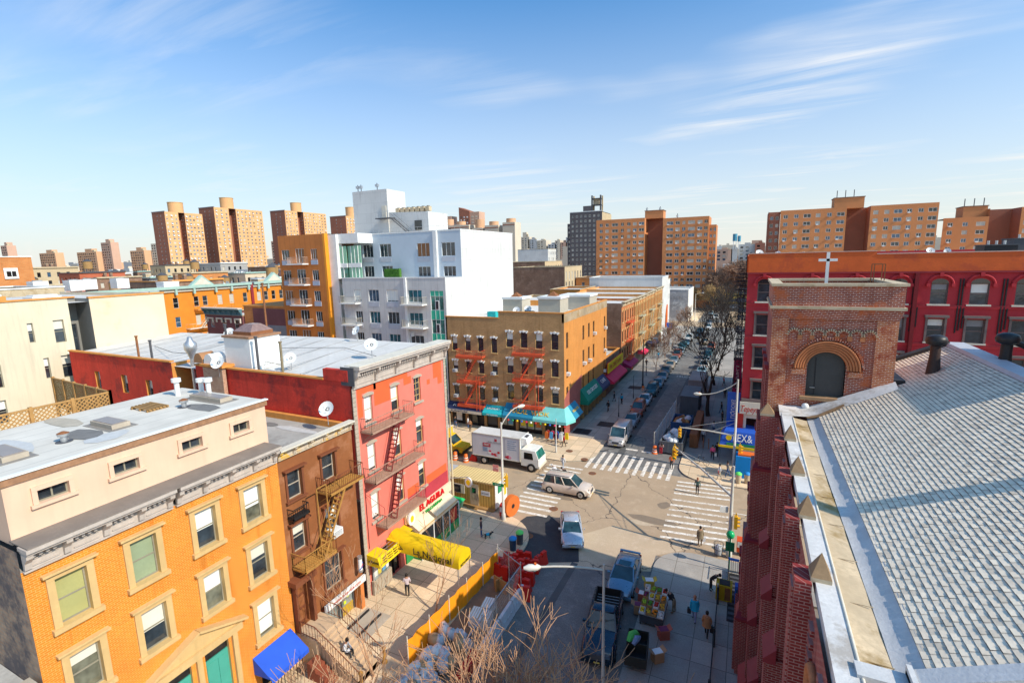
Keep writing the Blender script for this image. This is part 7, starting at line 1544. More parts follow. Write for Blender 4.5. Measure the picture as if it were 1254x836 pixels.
# far street line and trees band: hazy city mass to the horizon
mb = MB(); rr3 = random.Random(9)
for k in range(900):
 y = rr3.uniform(430, 1500); x = rr3.uniform(-2.4, .5) * y; w = rr3.uniform(14, 44); z = rr3.choice([12, 14, 16, 18, 20, 24, 30]) * (1 + (y > 900) * .6) + rr3.uniform(0, 3)
 if -130 < x < 60 and y < 700: z = min(z, 14)
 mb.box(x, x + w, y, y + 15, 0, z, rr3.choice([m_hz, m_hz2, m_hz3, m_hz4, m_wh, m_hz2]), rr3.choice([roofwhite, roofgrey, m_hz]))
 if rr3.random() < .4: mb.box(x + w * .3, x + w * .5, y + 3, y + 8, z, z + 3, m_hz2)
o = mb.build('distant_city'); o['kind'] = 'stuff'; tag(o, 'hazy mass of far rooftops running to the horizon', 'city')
# ------------------------------------------------------------------ vehicles
def car(name, label, cat, loc, rz, kind, body, L=4.6, w=1.82, group=None, trim=None):
 """local frame: +Y is the front, wheels touch z=0"""
 t = thing(name, label, cat, loc, rz, group); h = L / 2
 zb, zr = {'sedan': (.92, 1.43), 'suv': (1.12, 1.84), 'van': (1.15, 2.12), 'pickup': (1.08, 1.82)}[kind]
 # hood / deck height along the length
 prof = {'sedan': [(-h, .62, .80), (-h + .12, .86, .9), (-h + .9, .97, .98), (-.9, .95, 1), (.7, .95, 1), (h - .9, .88, .97), (h - .2, .74, .88), (h, .55, .76)],
   'suv': [(-h, .75, .88), (-h + .1, 1.05, .95), (-h + .6, 1.1, 1), (.8, 1.1, 1), (h - 1.0, 1.08, .98), (h - .25, .98, .92), (h, .7, .8)],
   'van': [(-h, .8, .92), (-h + .08, 1.2, .97), (0, 1.2, 1), (h - 1.1, 1.18, 1), (h - .3, .98, .93), (h, .62, .82)],
   'pickup': [(-h, .8, .93), (-h + .05, 1.05, .98), (-.6, 1.1, 1), (.4, 1.1, 1), (h - 1.2, 1.12, .98), (h - .2, 1.04, .92), (h, .7, .84)]}[kind]
 mb = MB(); rings = []
 for y, z, k in prof:
  hw = w / 2 * k; zl = .26 if abs(y) < h - .3 else .34
  rings.append([(-hw * .9, y, zl), (-hw, y, zl + .14), (-hw * 1.0, y, (zl + z) * .55), (-hw * .96, y, z - .06), (-hw * .84, y, z), (0, y, z + .03), (hw * .84, y, z), (hw * .96, y, z - .06), (hw, y, (zl + z) * .55), (hw, y, zl + .14), (hw * .9, y, zl)])
 n = 11; v = [p for r in rings for p in r]; f = []
 for i in range(len(rings) - 1):
  for j in range(n - 1): f.append((i * n + j, i * n + j + 1, (i + 1) * n + j + 1, (i + 1) * n + j))
 bed = kind == 'pickup'
 if bed: f = [q for q in f if not (q[0] // n < 2 and q[0] % n in (4, 5))]
 mb.faces(v, f, body, True); mb.face(rings[0], body); mb.face(rings[-1][::-1], body)
 mb.box(-w * .42, w * .42, -h + .2, h - .2, .2, .3, dkgrey); mb.build('body', t, world=False)
 yb0, yb1, yr0, yr1 = {'sedan': (-h + .75, h - 1.15, -h + 1.45, h - 2.05), 'suv': (-h + .1, h - 1.15, -h + .35, h - 1.95), 'van': (-h + .08, h - .85, -h + .2, h - 1.65), 'pickup': (-.55, 1.15, -.35, .45)}[kind]
 zb -= .02; a, b = w * .44, w * .355
 if kind == 'van': b = w * .41
 mb = MB(); B = [(-a, yb0, zb), (a, yb0, zb), (a, yb1, zb), (-a, yb1, zb)]; T = [(-b, yr0, zr - .05), (b, yr0, zr - .05), (b, yr1, zr - .05), (-b, yr1, zr - .05)]
 mb.hexa(B + T, MATS['car_glass']); mb.build('windows', t, world=False)
 mb = MB(); c = b * .86
 R0 = [(-b, yr0 - .02, zr - .06), (b, yr0 - .02, zr - .06), (b, yr1 + .02, zr - .06), (-b, yr1 + .02, zr - .06)]; R1 = [(-c, yr0 + .12, zr), (c, yr0 + .12, zr), (c, yr1 - .1, zr), (-c, yr1 - .1, zr)]
 mb.hexa(R0 + R1, body, True)
 for i in range(4): mb.bar(B[i], T[i], .07, .07, body)
 for fr in ((.36, .62) if kind in ('suv', 'van') else ((.48,) if kind == 'sedan' else (.5,))):
  for sx in (-1, 1):
   y0, y1 = yb0 + (yb1 - yb0) * fr, yr0 + (yr1 - yr0) * fr; mb.bar((sx * a, y0, zb), (sx * b, y1, zr - .05), .07, .09, body)
 for sx in (-1, 1): mb.bar((sx * a, yb0, zb), (sx * a, yb1, zb), .04, .04, body)
 if kind == 'van':
  for sx in (-1, 1): mb.hexa([(sx * a - .02, yb0 + .1, zb), (sx * a + .02, yb0 + .1, zb), (sx * a + .02, -.1, zb), (sx * a - .02, -.1, zb), (sx * b - .02, yr0 + .1, zr - .06), (sx * b + .02, yr0 + .1, zr - .06), (sx * b + .02, -.1, zr - .06), (sx * b - .02, -.1, zr - .06)], body)
 if kind == 'suv':
  for sx in (-1, 1): mb.bar((sx * c, yr0 + .2, zr + .05), (sx * c, yr1 - .2, zr + .05), .04, .04, dkgrey)
 mb.build('roof', t, world=False)
 wr = .33 if kind == 'sedan' else .4
 for sx in (-1, 1):
  for y in (-h + .85, h - .88):
   mb = MB(); x = sx * (w / 2 - .1); mb.tube([(x - .11, y, wr), (x - .09, y, wr), (x + .09, y, wr), (x + .11, y, wr)], [wr * .9, wr, wr, wr * .9], rubber, 18); wo = mb.build('wheel', t, world=False)
   mb = MB(); xo = x + sx * .112; mb.tube([(xo, y, wr), (xo + sx * .012, y, wr)], [wr * .62, wr * .55], steel, 14); mb.tube([(xo + sx * .012, y, wr), (xo + sx * .02, y, wr)], [wr * .2, wr * .15], dkgrey, 8)
   r_ = mb.build('rim', wo, world=False) if 0 else bpy.data.objects.new('rim', mb.mesh('rim')); COL.objects.link(r_); r_.parent = wo
   mb = MB(); mb.tube([(sx * (w / 2 - .05), y + (wr + .07) * math.cos(PI * k / 10), wr + (wr + .07) * math.sin(PI * k / 10)) for k in range(11)], .045, trim or body, 5); mb.build('wheel_arch', t, world=False)
 zf = prof[-2][1]
 for sx in (-1, 1):
  mb = MB(); mb.hexa([(sx * w * .3 - .19, h - .12, zf - .24), (sx * w * .3 + .19, h - .12, zf - .24), (sx * w * .3 + .17, h - .2, zf - .24), (sx * w * .3 - .17, h - .2, zf - .24), (sx * w * .3 - .17, h - .13, zf - .06), (sx * w * .3 + .17, h - .13, zf - .06), (sx * w * .3 + .17, h - .3, zf - .06), (sx * w * .3 - .17, h - .3, zf - .06)], MATS['glass_pale']); mb.build('headlight', t, world=False)
  mb = MB(); mb.box(sx * w * .38 - .12, sx * w * .38 + .1, -h - .015, -h + .1, .68, .84, pm('tail_light_red', (.45, .01, .01), .25, .1)); mb.build('tail_light', t, world=False)
  mb = MB(); mb.box(sx * (w / 2 + .02) - .05, sx * (w / 2 + .02) + .12 * sx + .05 * (sx > 0), yb1 - .55, yb1 - .42, zb, zb + .14, body if sx > 0 else body); mb.build('mirror', t, world=False)
 mb = MB(); mb.box(-w * .2, w * .2, h - .06, h + .01, .5, zf - .2, dkgrey); mb.box(-w * .46, w * .46, h - .16, h + .035, .3, .46, trim or body); mb.build('front_bumper', t, world=False)
 mb = MB(); mb.box(-w * .46, w * .46, -h - .035, -h + .12, .32, .5, trim or body); mb.build('rear_bumper', t, world=False)
 mb = MB(); mb.box(-.17, .17, h + .037, h + .045, .34, .43, pm('plate', (.75, .55, .12), .5, .05)); mb.build('number_plate', t, world=False)
 if bed:
  mb = MB(); y0, y1 = -h + .08, -.6; x = w * .41
  mb.box(-x, x, y0, y1, .6, .64, rubber)
  for q in ((-x, -x + .06, y0, y1), (x - .06, x, y0, y1), (-x + .06, x - .06, y0, y0 + .06), (-x + .06, x - .06, y1 - .06, y1)): mb.box(*q, .64, 1.12, rubber)
  for k in range(6): mb.tube([(-x + .1, y0 + .3 + k * .28, .75), (0, y0 + .2 + k * .28, .66), (x - .1, y0 + .3 + k * .28, .75)], .018, steel, 4)
  mb.build('cargo_bed', t, world=False)
 return t
pw_ = paint('silver_blue_paint', (.56, .60, .66), .25, .4); pb_ = paint('light_blue_paint', (.16, .30, .42), .25, .4); pn_ = paint('dark_navy_paint', (.01, .03, .06), .2, .3); pt_ = paint('champagne_paint', (.72, .60, .50), .3, .2); pv_ = paint('silver_van_paint', (.50, .46, .44), .3, .3)
GY0 = .012
c1 = car('sedan', 'silver sedan turning out of the crossing by the tar patch', 'car', (-12.35, 36.6, GY0), R(201.7), 'sedan', pw_, 4.8)
car('suv', 'champagne coloured sport utility crossing the left crosswalk', 'car', (-15.1, 43.75, GY0), R(-90), 'suv', pt_, 4.9, 1.92, trim=offwhite)
sd_ = car('sedan', 'light blue sedan with sunroof right behind the dark pickup', 'car', (-6.9, 32.3, GY0), R(182), 'sedan', pb_, 4.7)
mb = MB(); mb.box(-.42, .42, -.35, .25, 1.42, 1.436, MATS['car_glass']); mb.build('sunroof', sd_, world=False); mb = MB(); mb.box(-.75, .75, -2.3, -2.12, .98, 1.06, pb_); mb.build('spoiler', sd_, world=False)
car('pickup', 'dark navy pickup truck with open empty bed parked at the kerb', 'pickup truck', (-7.0, 26.9, GY0), R(187), 'pickup', pn_, 5.7, 1.98)
car('van', 'silver van with pale roof, first in the parked row facing the crossing', 'van', (-13.55, 59.6, GY0), R(180), 'van', pv_, 5.5, 2.05)
cols = [('grey', 'sedan', paint('mid_grey_paint', (.22, .25, .28), .3, .3)), ('rust red', 'suv', paint('rust_red_car', (.30, .08, .04), .3, .2)), ('pale blue', 'sedan', paint('pale_blue_car', (.40, .55, .62), .25, .3)), ('dark teal', 'suv', paint('dark_teal_car', (.02, .10, .12), .3, .2)), ('steel blue', 'sedan', paint('steel_blue_car', (.12, .25, .34), .25, .3)), ('white', 'suv', paint('white_car', (.68, .68, .66), .35)), ('dark grey', 'sedan', paint('dark_grey_car', (.07, .075, .08), .3)), ('sand', 'sedan', paint('sand_car', (.45, .36, .26), .3))]
ordn = ('second', 'third', 'fourth', 'fifth', 'sixth', 'seventh', 'eighth', 'ninth', 'tenth', 'eleventh', 'twelfth', 'thirteenth', 'fourteenth', 'fifteenth')
for i, y in enumerate((66.6, 71.6, 77.2, 82.8, 88.2, 93.6, 99, 104.4, 109.8, 115.4, 121, 127, 133, 140)):
 n_, kd, pt = cols[i % 8 if i != 5 else 0]
 car('parked_car', '%s parked %s, %s vehicle along the left kerb' % (n_, 'car' if kd == 'sedan' else 'utility car', ordn[i]), 'car', (-13.65 + rnd.uniform(-.1, .1), y, GY0), R(180 + rnd.uniform(-2, 2)), kd, pt, 4.5, group='cars parked along the left kerb')
for i, y in enumerate((101, 106.5, 112, 117.6, 123, 129)):
 n_, kd, pt = cols[(i * 3 + 2) % 8]
 car('parked_car', '%s parked car, %s beyond the dumpsters on the right kerb' % (n_, ('first',) * 0 + ('first', 'second', 'third', 'fourth', 'fifth', 'sixth')[i] if 0 else ('first', 'second', 'third', 'fourth', 'fifth', 'sixth')[i]), 'car', (-7.2, y, GY0), 0, kd, pt, 4.5, group='cars parked along the right kerb')
for x, y, rz, i, lab in ((-10.2, 163, 180, 5, 'white car driving down the middle of the avenue'), (-11.6, 146, 180, 6, 'dark grey car double parked far down the avenue'), (-9.2, 136, 180, 7, 'sand coloured taxi like car far down the avenue'), (-10.8, 176, 180, 0, 'grey car crossing the far side street'), (-9.6, 190, 180, 5, 'white car waiting before the park'), (-12.2, 204, 180, 2, 'pale blue car on the last block before the park'), (-12, 155, 180, 4, 'steel blue car near the far cross street'), (-5, 228, 90, 5, 'white car on the street in front of the park'), (-17, 231, 90, 4, 'steel blue car left of the white one before the park'), (4, 226, 90, 3, 'dark teal car before the park lawn'), (-12, 268, 90, 6, 'dark grey car on the road across the park'), (-3, 269, 90, 5, 'white car on the road across the park')):
 n_, kd, pt = cols[i]; car('car', lab, 'car', (x, y, .015), R(rz), kd, pt, 4.5)
# box truck and yellow truck
def truck(label, loc, L, hbox, boxm, cabm, van=False):
 t = thing('box_truck', label, 'truck', loc, 0)   # heads towards +X
 mb = MB(); mb.box(0, L, 0, 2.35, 1.0, 1.0 + hbox, boxm, roofwhite if not van else offwhite); mb.build('cargo_box', t, world=False)
 mb = MB()
 for y in (0, 2.3): mb.box(-.03, .05, y, y + .06, .95, 1.05 + hbox, offwhite); mb.box(L - .05, L + .04, y - .03, y + .08, .95, 1.05 + hbox, offwhite)
 for z in (.95, 1.0 + hbox): mb.box(0, L, -.03, .03, z, z + .09, offwhite); mb.box(L - .02, L + .05, -.03, 2.38, z, z + .09, offwhite)
 mb.box(.1, L + 1.6, .5, 1.85, .6, .95, black); mb.build('frame', t, world=False)
 x0, x1 = L + .1, L + 2.15; zc = 2.45 if not van else 1.25
 mb = MB()
 if van: mb.hexa([(x0 - .1, .1, .5), (x1 + .5, .15, .5), (x1 + .5, 2.2, .5), (x0 - .1, 2.25, .5), (x0 - .1, .1, 1.3), (x1 + .4, .3, 1.1), (x1 + .4, 2.05, 1.1), (x0 - .1, 2.25, 1.3)], cabm); mb.hexa([(x0 - .1, .12, 1.3), (x0 + 1.2, .12, 1.3), (x0 + 1.2, 2.23, 1.3), (x0 - .1, 2.23, 1.3), (x0 - .1, .25, 2.15), (x0 + .45, .25, 2.1), (x0 + .45, 2.1, 2.1), (x0 - .1, 2.1, 2.15)], cabm)
 else:
  mb.hexa([(x0, .05, .62), (x1, .1, .55), (x1, 2.25, .55), (x0, 2.3, .62), (x0, .05, 1.5), (x1 - .02, .1, 1.45), (x1 - .02, 2.25, 1.45), (x0, 2.3, 1.5)], cabm); mb.hexa([(x0, .05, 1.5), (x1 - .02, .1, 1.45), (x1 - .02, 2.25, 1.45), (x0, 2.3, 1.5), (x0, .15, 2.42), (x1 - .42, .2, 2.36), (x1 - .42, 2.15, 2.36), (x0, 2.2, 2.42)], cabm)
 mb.build('cab', t, world=False)
 mb = MB(); g = MATS['glass_green'] if not van else MATS['car_glass']
 if van: mb.face([(x0 + 1.16, .25, 1.33), (x0 + 1.16, 2.1, 1.33), (x0 + .5, 2.0, 2.06), (x0 + .5, .35, 2.06)], g); mb.v = [(a + .04, b, c + .02) for a, b, c in mb.v]
 else: mb.face([(x1 + .0, .22, 1.52), (x1 + .0, 2.13, 1.52), (x1 - .37, 2.05, 2.28), (x1 - .37, .3, 2.28)], g)
 mb.build('windscreen', t, world=False)
 mb = MB(); q = (x0 + .35, x0 + (1.0 if van else 1.45)); mb.face([(q[0], .04 if van else .07, 1.42), (q[1], .06 if van else .085, 1.42), (q[1] - .15, .2 if van else .16, 2.1), (q[0], .2 if van else .14, 2.15)], MATS['glass_dark']); mb.v = [(a, b - .02, c) for a, b, c in mb.v]; mb.build('side_window', t, world=False)
 for x in (1.5 if not van else .9, x1 - .85 if not van else x1 - .4):
  for y in (.12, 2.2):
   mb = MB(); mb.tube([(x, y - .13, .48), (x, y + .13, .48)], .48 if not van else .4, rubber, 20); wo = mb.build('wheel', t, world=False); mb = MB(); s = -1 if y < 1 else 1; mb.tube([(x, y + s * .131, .48), (x, y + s * .16, .48)], [.27, .18], steel, 14); r_ = bpy.data.objects.new('rim', mb.mesh('rim')); COL.objects.link(r_); r_.parent = wo
 mb = MB(); mb.box(x1 - .05 + (.5 if van else 0), x1 + .09 + (.5 if van else 0), .1, 2.25, .45, .72, offwhite if not van else black); mb.build('bumper', t, world=False)
 return t, x0, x1
tr, x0, x1 = truck('white refrigerated box truck with fruit graphics on its side, before the turquoise awning', (-27.6, 46.6, GY0), 6.0, 2.55, pm('white_box', (.66, .68, .73), .5, .08, .6, streak=.06), pm('truck_white', (.74, .73, .68), .45, .1))
mb = MB(); mb.hexa([(6.04, .3, 2.75), (6.75, .35, 2.95), (6.75, 2.0, 2.95), (6.04, 2.05, 2.75), (6.04, .3, 3.65), (6.6, .4, 3.55), (6.6, 1.95, 3.55), (6.04, 2.05, 3.65)], white); mb.box(6.2, 6.55, .8, 1.5, 3.58, 3.66, dkgrey); mb.build('refrigeration_unit', tr, world=False)
mb = MB(); mb.box(4.2, 4.23, -.012, -.002, 1.15, 3.4, grey); mb.box(1.4, 2.4, -.01, -.002, 2.15, 2.6, MATS['maroon_band']); mb.box(1.4, 2.0, -.01, -.002, 1.6, 2.1, pm('graphic_blue', (.25, .35, .5), .6, .1)); mb.box(2.9, 3.2, -.01, -.002, 2.9, 3.2, MATS['maroon_band'])
for k in range(16): x, z = 2.0 + rnd.random() * 3.0, 1.2 + rnd.random() * .5; mb.prism([(x + .17 * math.cos(i * PI / 4), z + .14 * math.sin(i * PI / 4)) for i in range(8)], lambda a, b, d: (a, d, b), -.008 - .0006 * k, -.002, (MATS['pink_canvas'], pm('graphic_pink', (.7, .35, .45), .6, .1), redp, white)[k % 4])
for k in range(5): mb.box(4.5, 5.6 - .2 * (k % 2), -.01, -.002, 2.2 + k * .24, 2.28 + k * .24, MATS['graphic_blue'])
mb.build('side_graphics', tr, world=False)
lettering('FRUIT', .28, white, tr, (-25.7, 46.585, 2.39), (1, 0, 0), (0, 0, 1), 1); lettering('FRESH PRODUCE', .22, grey, tr, (-24.7, 46.59, 2.78), (1, 0, 0), (0, 0, 1), 1)
truck('yellow box truck parked left of the white truck, half hidden by the pink building', (-36.6, 47.2, GY0), 4.6, 1.9, yellowp, yellowp, True)
# skips and containers on the right of the avenue
def skip(label, x0, x1, y0, y1, h, mt, load=None, lid=None):
 t = thing('dumpster', label, 'dumpster', (x0, y0, 0)); mb = MB(); w = .1
 for q in ((x0, x1, y0, y0 + w), (x0, x1, y1 - w, y1), (x0, x0 + w, y0 + w, y1 - w), (x1 - w, x1, y0 + w, y1 - w)): mb.box(*q, .3, h, mt)
 mb.box(x0, x1, y0, y1, .2, .3, mt)
 k = y0 + .6
 while k < y1 - .3: mb.box(x0 - .07, x0 - .003, k, k + .12, .3, h - .1, mt); mb.box(x1 + .003, x1 + .07, k, k + .12, .3, h - .1, mt); k += .8
 for k in range(4): mb.box(x0 + .3 + k * .6, x0 + .4 + k * .6, y0 - .07, y0 - .003, .3, h - .1, mt)
 mb.box(x0 - .06, x1 + .06, y0 - .06, y0 + .06, h + .003, h + .09, mt); mb.build('bin', t)
 if lid: mb = MB(); mb.box(x0, x1, y0, y1, h + .1, h + .18, lid); mb.build('lid', t)
 if load:
  mb = MB()
  for k in range(22):
   cx, cy, r = rnd.uniform(x0 + .5, x1 - .5), rnd.uniform(y0 + .5, y1 - .5), rnd.uniform(.3, .5); c = load[k % len(load)]
   mb.lathe((cx, cy, h - .5 + rnd.random() * .3), [(.05, 0), (r, .15), (r * .9, .35), (r * .4, .55), (.05, .6)], c, 7)
  mb.build('rubbish', t)
 for y in (y0 + .5, y1 - .5):
  for x in (x0 + .1, x1 - .1): mb = MB(); mb.tube([(x - .08, y, .2), (x + .08, y, .2)], .2, black, 10); mb.build('roller', t)
mbag = pm('white_bags', (.62, .64, .68), .6, .2, 3, .4)
skip('grey skip loaded with white bags nearest the crossing behind the wire fence', -8.4, -5.9, 57.2, 62.2, 1.5, pm('skip_grey', (.16, .17, .18), .6, .3), (mbag, white, mbag, grey))
skip('blue skip with timber and white rubbish behind the grey one', -8.0, -5.6, 63.4, 67.4, 1.9, pm('skip_blue', (.03, .09, .22), .5, .3), (mbag, wood, white, rust))
skip('tall closed slate grey container behind the blue skip', -8.0, -5.5, 72.6, 79, 2.8, pm('container_grey', (.10, .125, .15), .5, .3), None, MATS['container_grey'])
skip('second tall grey container farther up the right kerb', -8.0, -5.5, 84, 91, 2.5, grey, None, roofgrey)
skip('rusty orange side container between the skips and the pavement', -5.35, -4.5, 60, 70, 1.7, rust, None, rust)
# ------------------------------------------------------------------ street furniture
def pole_lamp(label, x, y, h, arm, ah, mt, sw=.13, head=True, name='street_lamp', z0=.13):
 t = thing(name, label, 'street lamp', (x, y, z0)); mb = MB(); mb.tube([(0, 0, 0), (0, 0, .6), (0, 0, .61), (0, 0, h)], [sw * 1.6, sw * 1.4, sw, sw * .6], mt, 10); mb.build('pole', t, world=False)
 if head:
  ax, ay = arm; mb = MB(); P = [Vector((ax * q, ay * q, h - .3 + (ah + .3) * math.sin(q * PI / 2) ** .9)) for q in (0, .2, .4, .6, .8, 1)]; mb.tube(P, .05, mt, 8); mb.build('arm', t, world=False)
  d = Vector((ax, ay, 0)).normalized(); e = Vector((ax, ay, h + ah)); mb = MB(); mb.tube([e, e + d * .15, e + d * .55, e + d * .8], [.06, .15, .17, .07], pm('lamp_housing', (.68, .66, .58), .5, .1), 10); mb.build('lamp_head', t, world=False)
  mb = MB(); mb.tube([e + d * .3 + Vector((0, 0, -.17)), e + d * .3 + Vector((0, 0, -.1))], [.1, .15], MATS['glass_pale'], 10); mb.build('lens', t, world=False); mb = MB(); mb.cyl((e + d * .25)[:2], .06, e.z + .15, e.z + .22, orangep, 8); mb.build('photocell', t, world=False)
 return t
spole = pm('silver_pole', (.56, .53, .47), .5, .15)
pole_lamp('silver street lamp whose arm reaches over the avenue above the pickup and bare twigs', -5.45, 20.9, 8.6, (-2.6, -1.5), .1, spole, .09)
L2 = pole_lamp('silver street lamp beside the tan site office with its arm towards the turquoise awning', -18.6, 36.4, 9.0, (.85, 1.6), 1.0, spole)
L3 = pole_lamp('tall silver street lamp and mast pole on the far right corner by the blue awning', -.38, 54.2, 10.2, (-3.4, 0), -1.9, spole, .15)
L4 = pole_lamp('silver traffic signal pole beside the subway entrance on the near right corner', -.25, 38.3, 7.3, (0, 0), 0, spole, .15, False, 'signal_pole')
pole_lamp('plain wooden utility pole beside the green cart and site office', -24.0, 36.7, 9.1, (0, 0), 0, pm('pale_wood_pole', (.56, .45, .28), .8, .2), .11, False, 'utility_pole')
pole_lamp('black street lamp with double bracket on the left avenue pavement', -15.8, 86.2, 8.6, (1.6, 0), .2, black)
pole_lamp('pale street lamp on the far corner of the avenue by the park', -16, 182, 9.5, (2, 0), .3, spole)
pole_lamp('short black sign post beside the cafe awning', -15.9, 78.8, 3.8, (0, 0), 0, black, .05, False, 'sign_post'); pole_lamp('short black sign post behind the silver van', -15.9, 68.6, 2.9, (0, 0), 0, black, .05, False, 'sign_post')
pole_lamp('short white post with walk signal at the fruit display corner', -19.6, 52.6, 4.2, (0, 0), 0, spole, .07, False, 'signal_pole')
def mast(t, a, b, guys=True):
 mb = MB(); a, b = Vector(a), Vector(b); m_ = a.lerp(b, .5) + Vector((0, 0, .12)); mb.tube([a, m_, b], [.1, .08, .05], spole, 8)
 if guys: mb.tube([a + Vector((0, 0, 1.7)), a.lerp(b, .95)], .02, spole, 5); mb.tube([a + Vector((0, 0, 1.4)), a.lerp(b, .45)], .02, spole, 5)
 mb.build('mast_arm', t)
mast(L3, (-.38, 54.2, 4.3), (-5.9, 54.2, 4.5)); mast(L4, (-.25, 38.3, 5.0), (-5.15, 44.2, 6.0))
def signal(label, x, y, z, rz, lit=0):
 t = thing('traffic_light', label, 'traffic light', (x, y, z), rz, None); ty = pm('signal_yellow', (.78, .42, .02), .5, .1); mb = MB(); mb.box(-.17, .17, -.12, .12, -.98, 0, ty); mb.box(-.04, .04, -.04, .04, 0, .25, ty); mb.build('housing', t, world=False)
 for k, c in enumerate((redp, yellowp, greenp)): mb = MB(); zz = -.18 - k * .31; mb.tube([(0, -.125, zz), (0, -.14, zz)], .11, c, 12); mb.tube([(-.13, -.13, zz), (-.13, -.32, zz + .02)], .01, black, 4); mb.prism([(.13 * math.cos(PI * i / 8), zz + .13 * math.sin(PI * i / 8)) for i in range(9)] + [(.11 * math.cos(PI - PI * i / 8), zz + .11 * math.sin(PI - PI * i / 8)) for i in range(9)], lambda a, b, d: (a, d, b), -.3, -.12, ty); mb.build('lens', t, world=False)
for a in ((-5.85, 54.1, 4.4, 0, 'yellow traffic light hanging over the skips end of the far mast arm'), (-5.15, 44.0, 5.95, 0, 'yellow traffic light facing us at the tip of the near mast arm'), (-5.2, 44.5, 5.95, R(90), 'yellow traffic light turned sideways at the tip of the near mast arm'), (.1, 38.1, 3.6, R(90), 'yellow traffic light on the signal pole above the green globe'), (.15, 54.0, 3.4, R(90), 'yellow traffic light on the far corner pole over the blue box'), (-18.3, 36.6, 4.2, R(-60), 'yellow traffic light on the lamp pole beside the site office')): signal(a[4], *a[:4])
def sign(label, x, y, z, w, h, mt, txt=None, tc=None, rz=0, s=.16):
 t = thing('street_sign', label, 'sign', (x, y, z), rz); mb = MB(); mb.box(-w / 2, w / 2, -.015, .015, -h / 2, h / 2, mt); mb.build('plate', t, world=False)
 if txt: me = text_mesh(txt, s, tc or white, .004); me.transform(Matrix(((1, 0, 0, 0), (0, 0, 1, -.022), (0, 1, 0, 0), (0, 0, 0, 1)))); o = bpy.data.objects.new('lettering', me); COL.objects.link(o); o.parent = t
sign('green street name sign on the lamp pole over the site office', -18.9, 36.1, 3.5, 1.1, .28, greenp, 'E 116 ST'); sign('white one way style plate on the lamp pole over the site office', -19.2, 36.3, 4.9, .55, .6, pm('sign_pink', (.75, .3, .25), .6, .1), 'NO TURN', white, 0, .12)
sign('white plate low on the near signal pole', -.75, 38.2, 3.9, .6, .45, white, rz=R(20)); sign('small blue plate on the subway railing', .1, 36.0, 1.3, .7, .2, bluep)
sign('white paper notice on the site office wall', -20.9, 37.35, 1.7, .9, .45, white, 'NO PARKING', dkgrey, 0, .12)
# site office container with neighbouring grey box
m_cor = lines('yellow_corrugated', (.72, .46, .12), (.48, .28, .07), 'u', .28, .35, .6, bump=.9)
so_ = thing('site_office', 'yellow corrugated site office container with pale door beside the crosswalk', 'site office', (-25.1, 37.5, 0)); mb = MB(); mb.box(-25.1, -20.0, 37.5, 39.9, .25, 2.6, m_cor); mb.box(-25.2, -19.9, 37.4, 40, 2.6, 2.75, lines('ribbed_roof', (.78, .58, .26), (.50, .34, .13), 'x', .3, .25, .6, bump=.8)); mb.box(-19.998, -19.95, 37.5, 39.9, .25, 2.6, white); mb.build('wall', so_)
mb = MB(); mb.box(-22.6, -21.7, 37.42, 37.49, .3, 2.35, m_limest); mb.box(-22.35, -21.95, 37.40, 37.42, 1.5, 2.0, MATS['glass_dark']); mb.build('door', so_)
mb = MB(); mb.box(-24.6, -23.2, 37.43, 37.49, 1.2, 2.1, offwhite); mb.box(-24.5, -23.6, 37.41, 37.43, 1.28, 2.02, MATS['glass_dark']); mb.build('window', so_)
mb = MB(); mb.box(-25.1, -20, 37.1, 37.48, .13, .28, wood); mb.box(-22.7, -21.6, 36.9, 37.1, .13, .22, wood); mb.build('step', so_)
for x in (-19.9, ): mb = MB(); mb.box(x, x + .03, 38.0, 38.9, 1.6, 2.3, greenp); mb.box(x, x + .03, 39.0, 39.6, .9, 2.0, yellowp); mb.build('poster', so_)
sb = thing('storage_container', 'grey storage container behind the yellow site office', 'container', (-28, 37.8, 0)); mb = MB(); mb.box(-28.6, -25.3, 37.6, 40, .2, 2.45, lines('grey_corrugated', (.28, .29, .31), (.14, .14, .15), 'u', .28, .35, .6, bump=.9)); mb.box(-28.7, -25.25, 37.5, 40.1, 2.45, 2.6, pm('pale_steel_roof', (.50, .50, .50), .6, .2)); mb.build('box', sb)
gc = thing('plastic_cart', 'bright green plastic waste cart in front of the site office', 'cart', (-23.5, 36.2, .13)); gm = pm('bright_green_plastic', (.02, .48, .14), .45, .1)
mb = MB(); mb.hexa([(-.55, -.35, .25), (.55, -.35, .25), (.55, .35, .25), (-.55, .35, .25), (-.75, -.5, .95), (.75, -.5, .95), (.75, .5, .95), (-.75, .5, .95)], pm('mesh_grey_green', (.12, .25, .17), .6, .2)); mb.build('basket', gc, world=False)
mb = MB(); mb.hexa([(-.8, -.55, .95), (.8, -.55, .95), (.8, .55, .95), (-.8, .55, .95), (-.6, -.35, 1.15), (.6, -.35, 1.15), (.6, .35, 1.15), (-.6, .35, 1.15)], gm); mb.build('lid', gc, world=False)
for sx in (-.5, .5): mb = MB(); mb.tube([(sx, -.32, .13), (sx, -.26, .13)], .13, black, 10); mb.build('wheel', gc, world=False)
mb = MB(); mb.tube([(0, -.22, .95), (0, .22, .95)], .95, pm('orange_reel', (.72, .17, .03), .7, .2), 24); mb.tube([(0, -.24, .95), (0, .24, .95)], .2, black, 12); solo(mb, 'cable_reel', 'large orange cable reel leaning by the lamp pole at the kerb', 'cable reel', None, (-18.3, 37.4, .1), R(75))
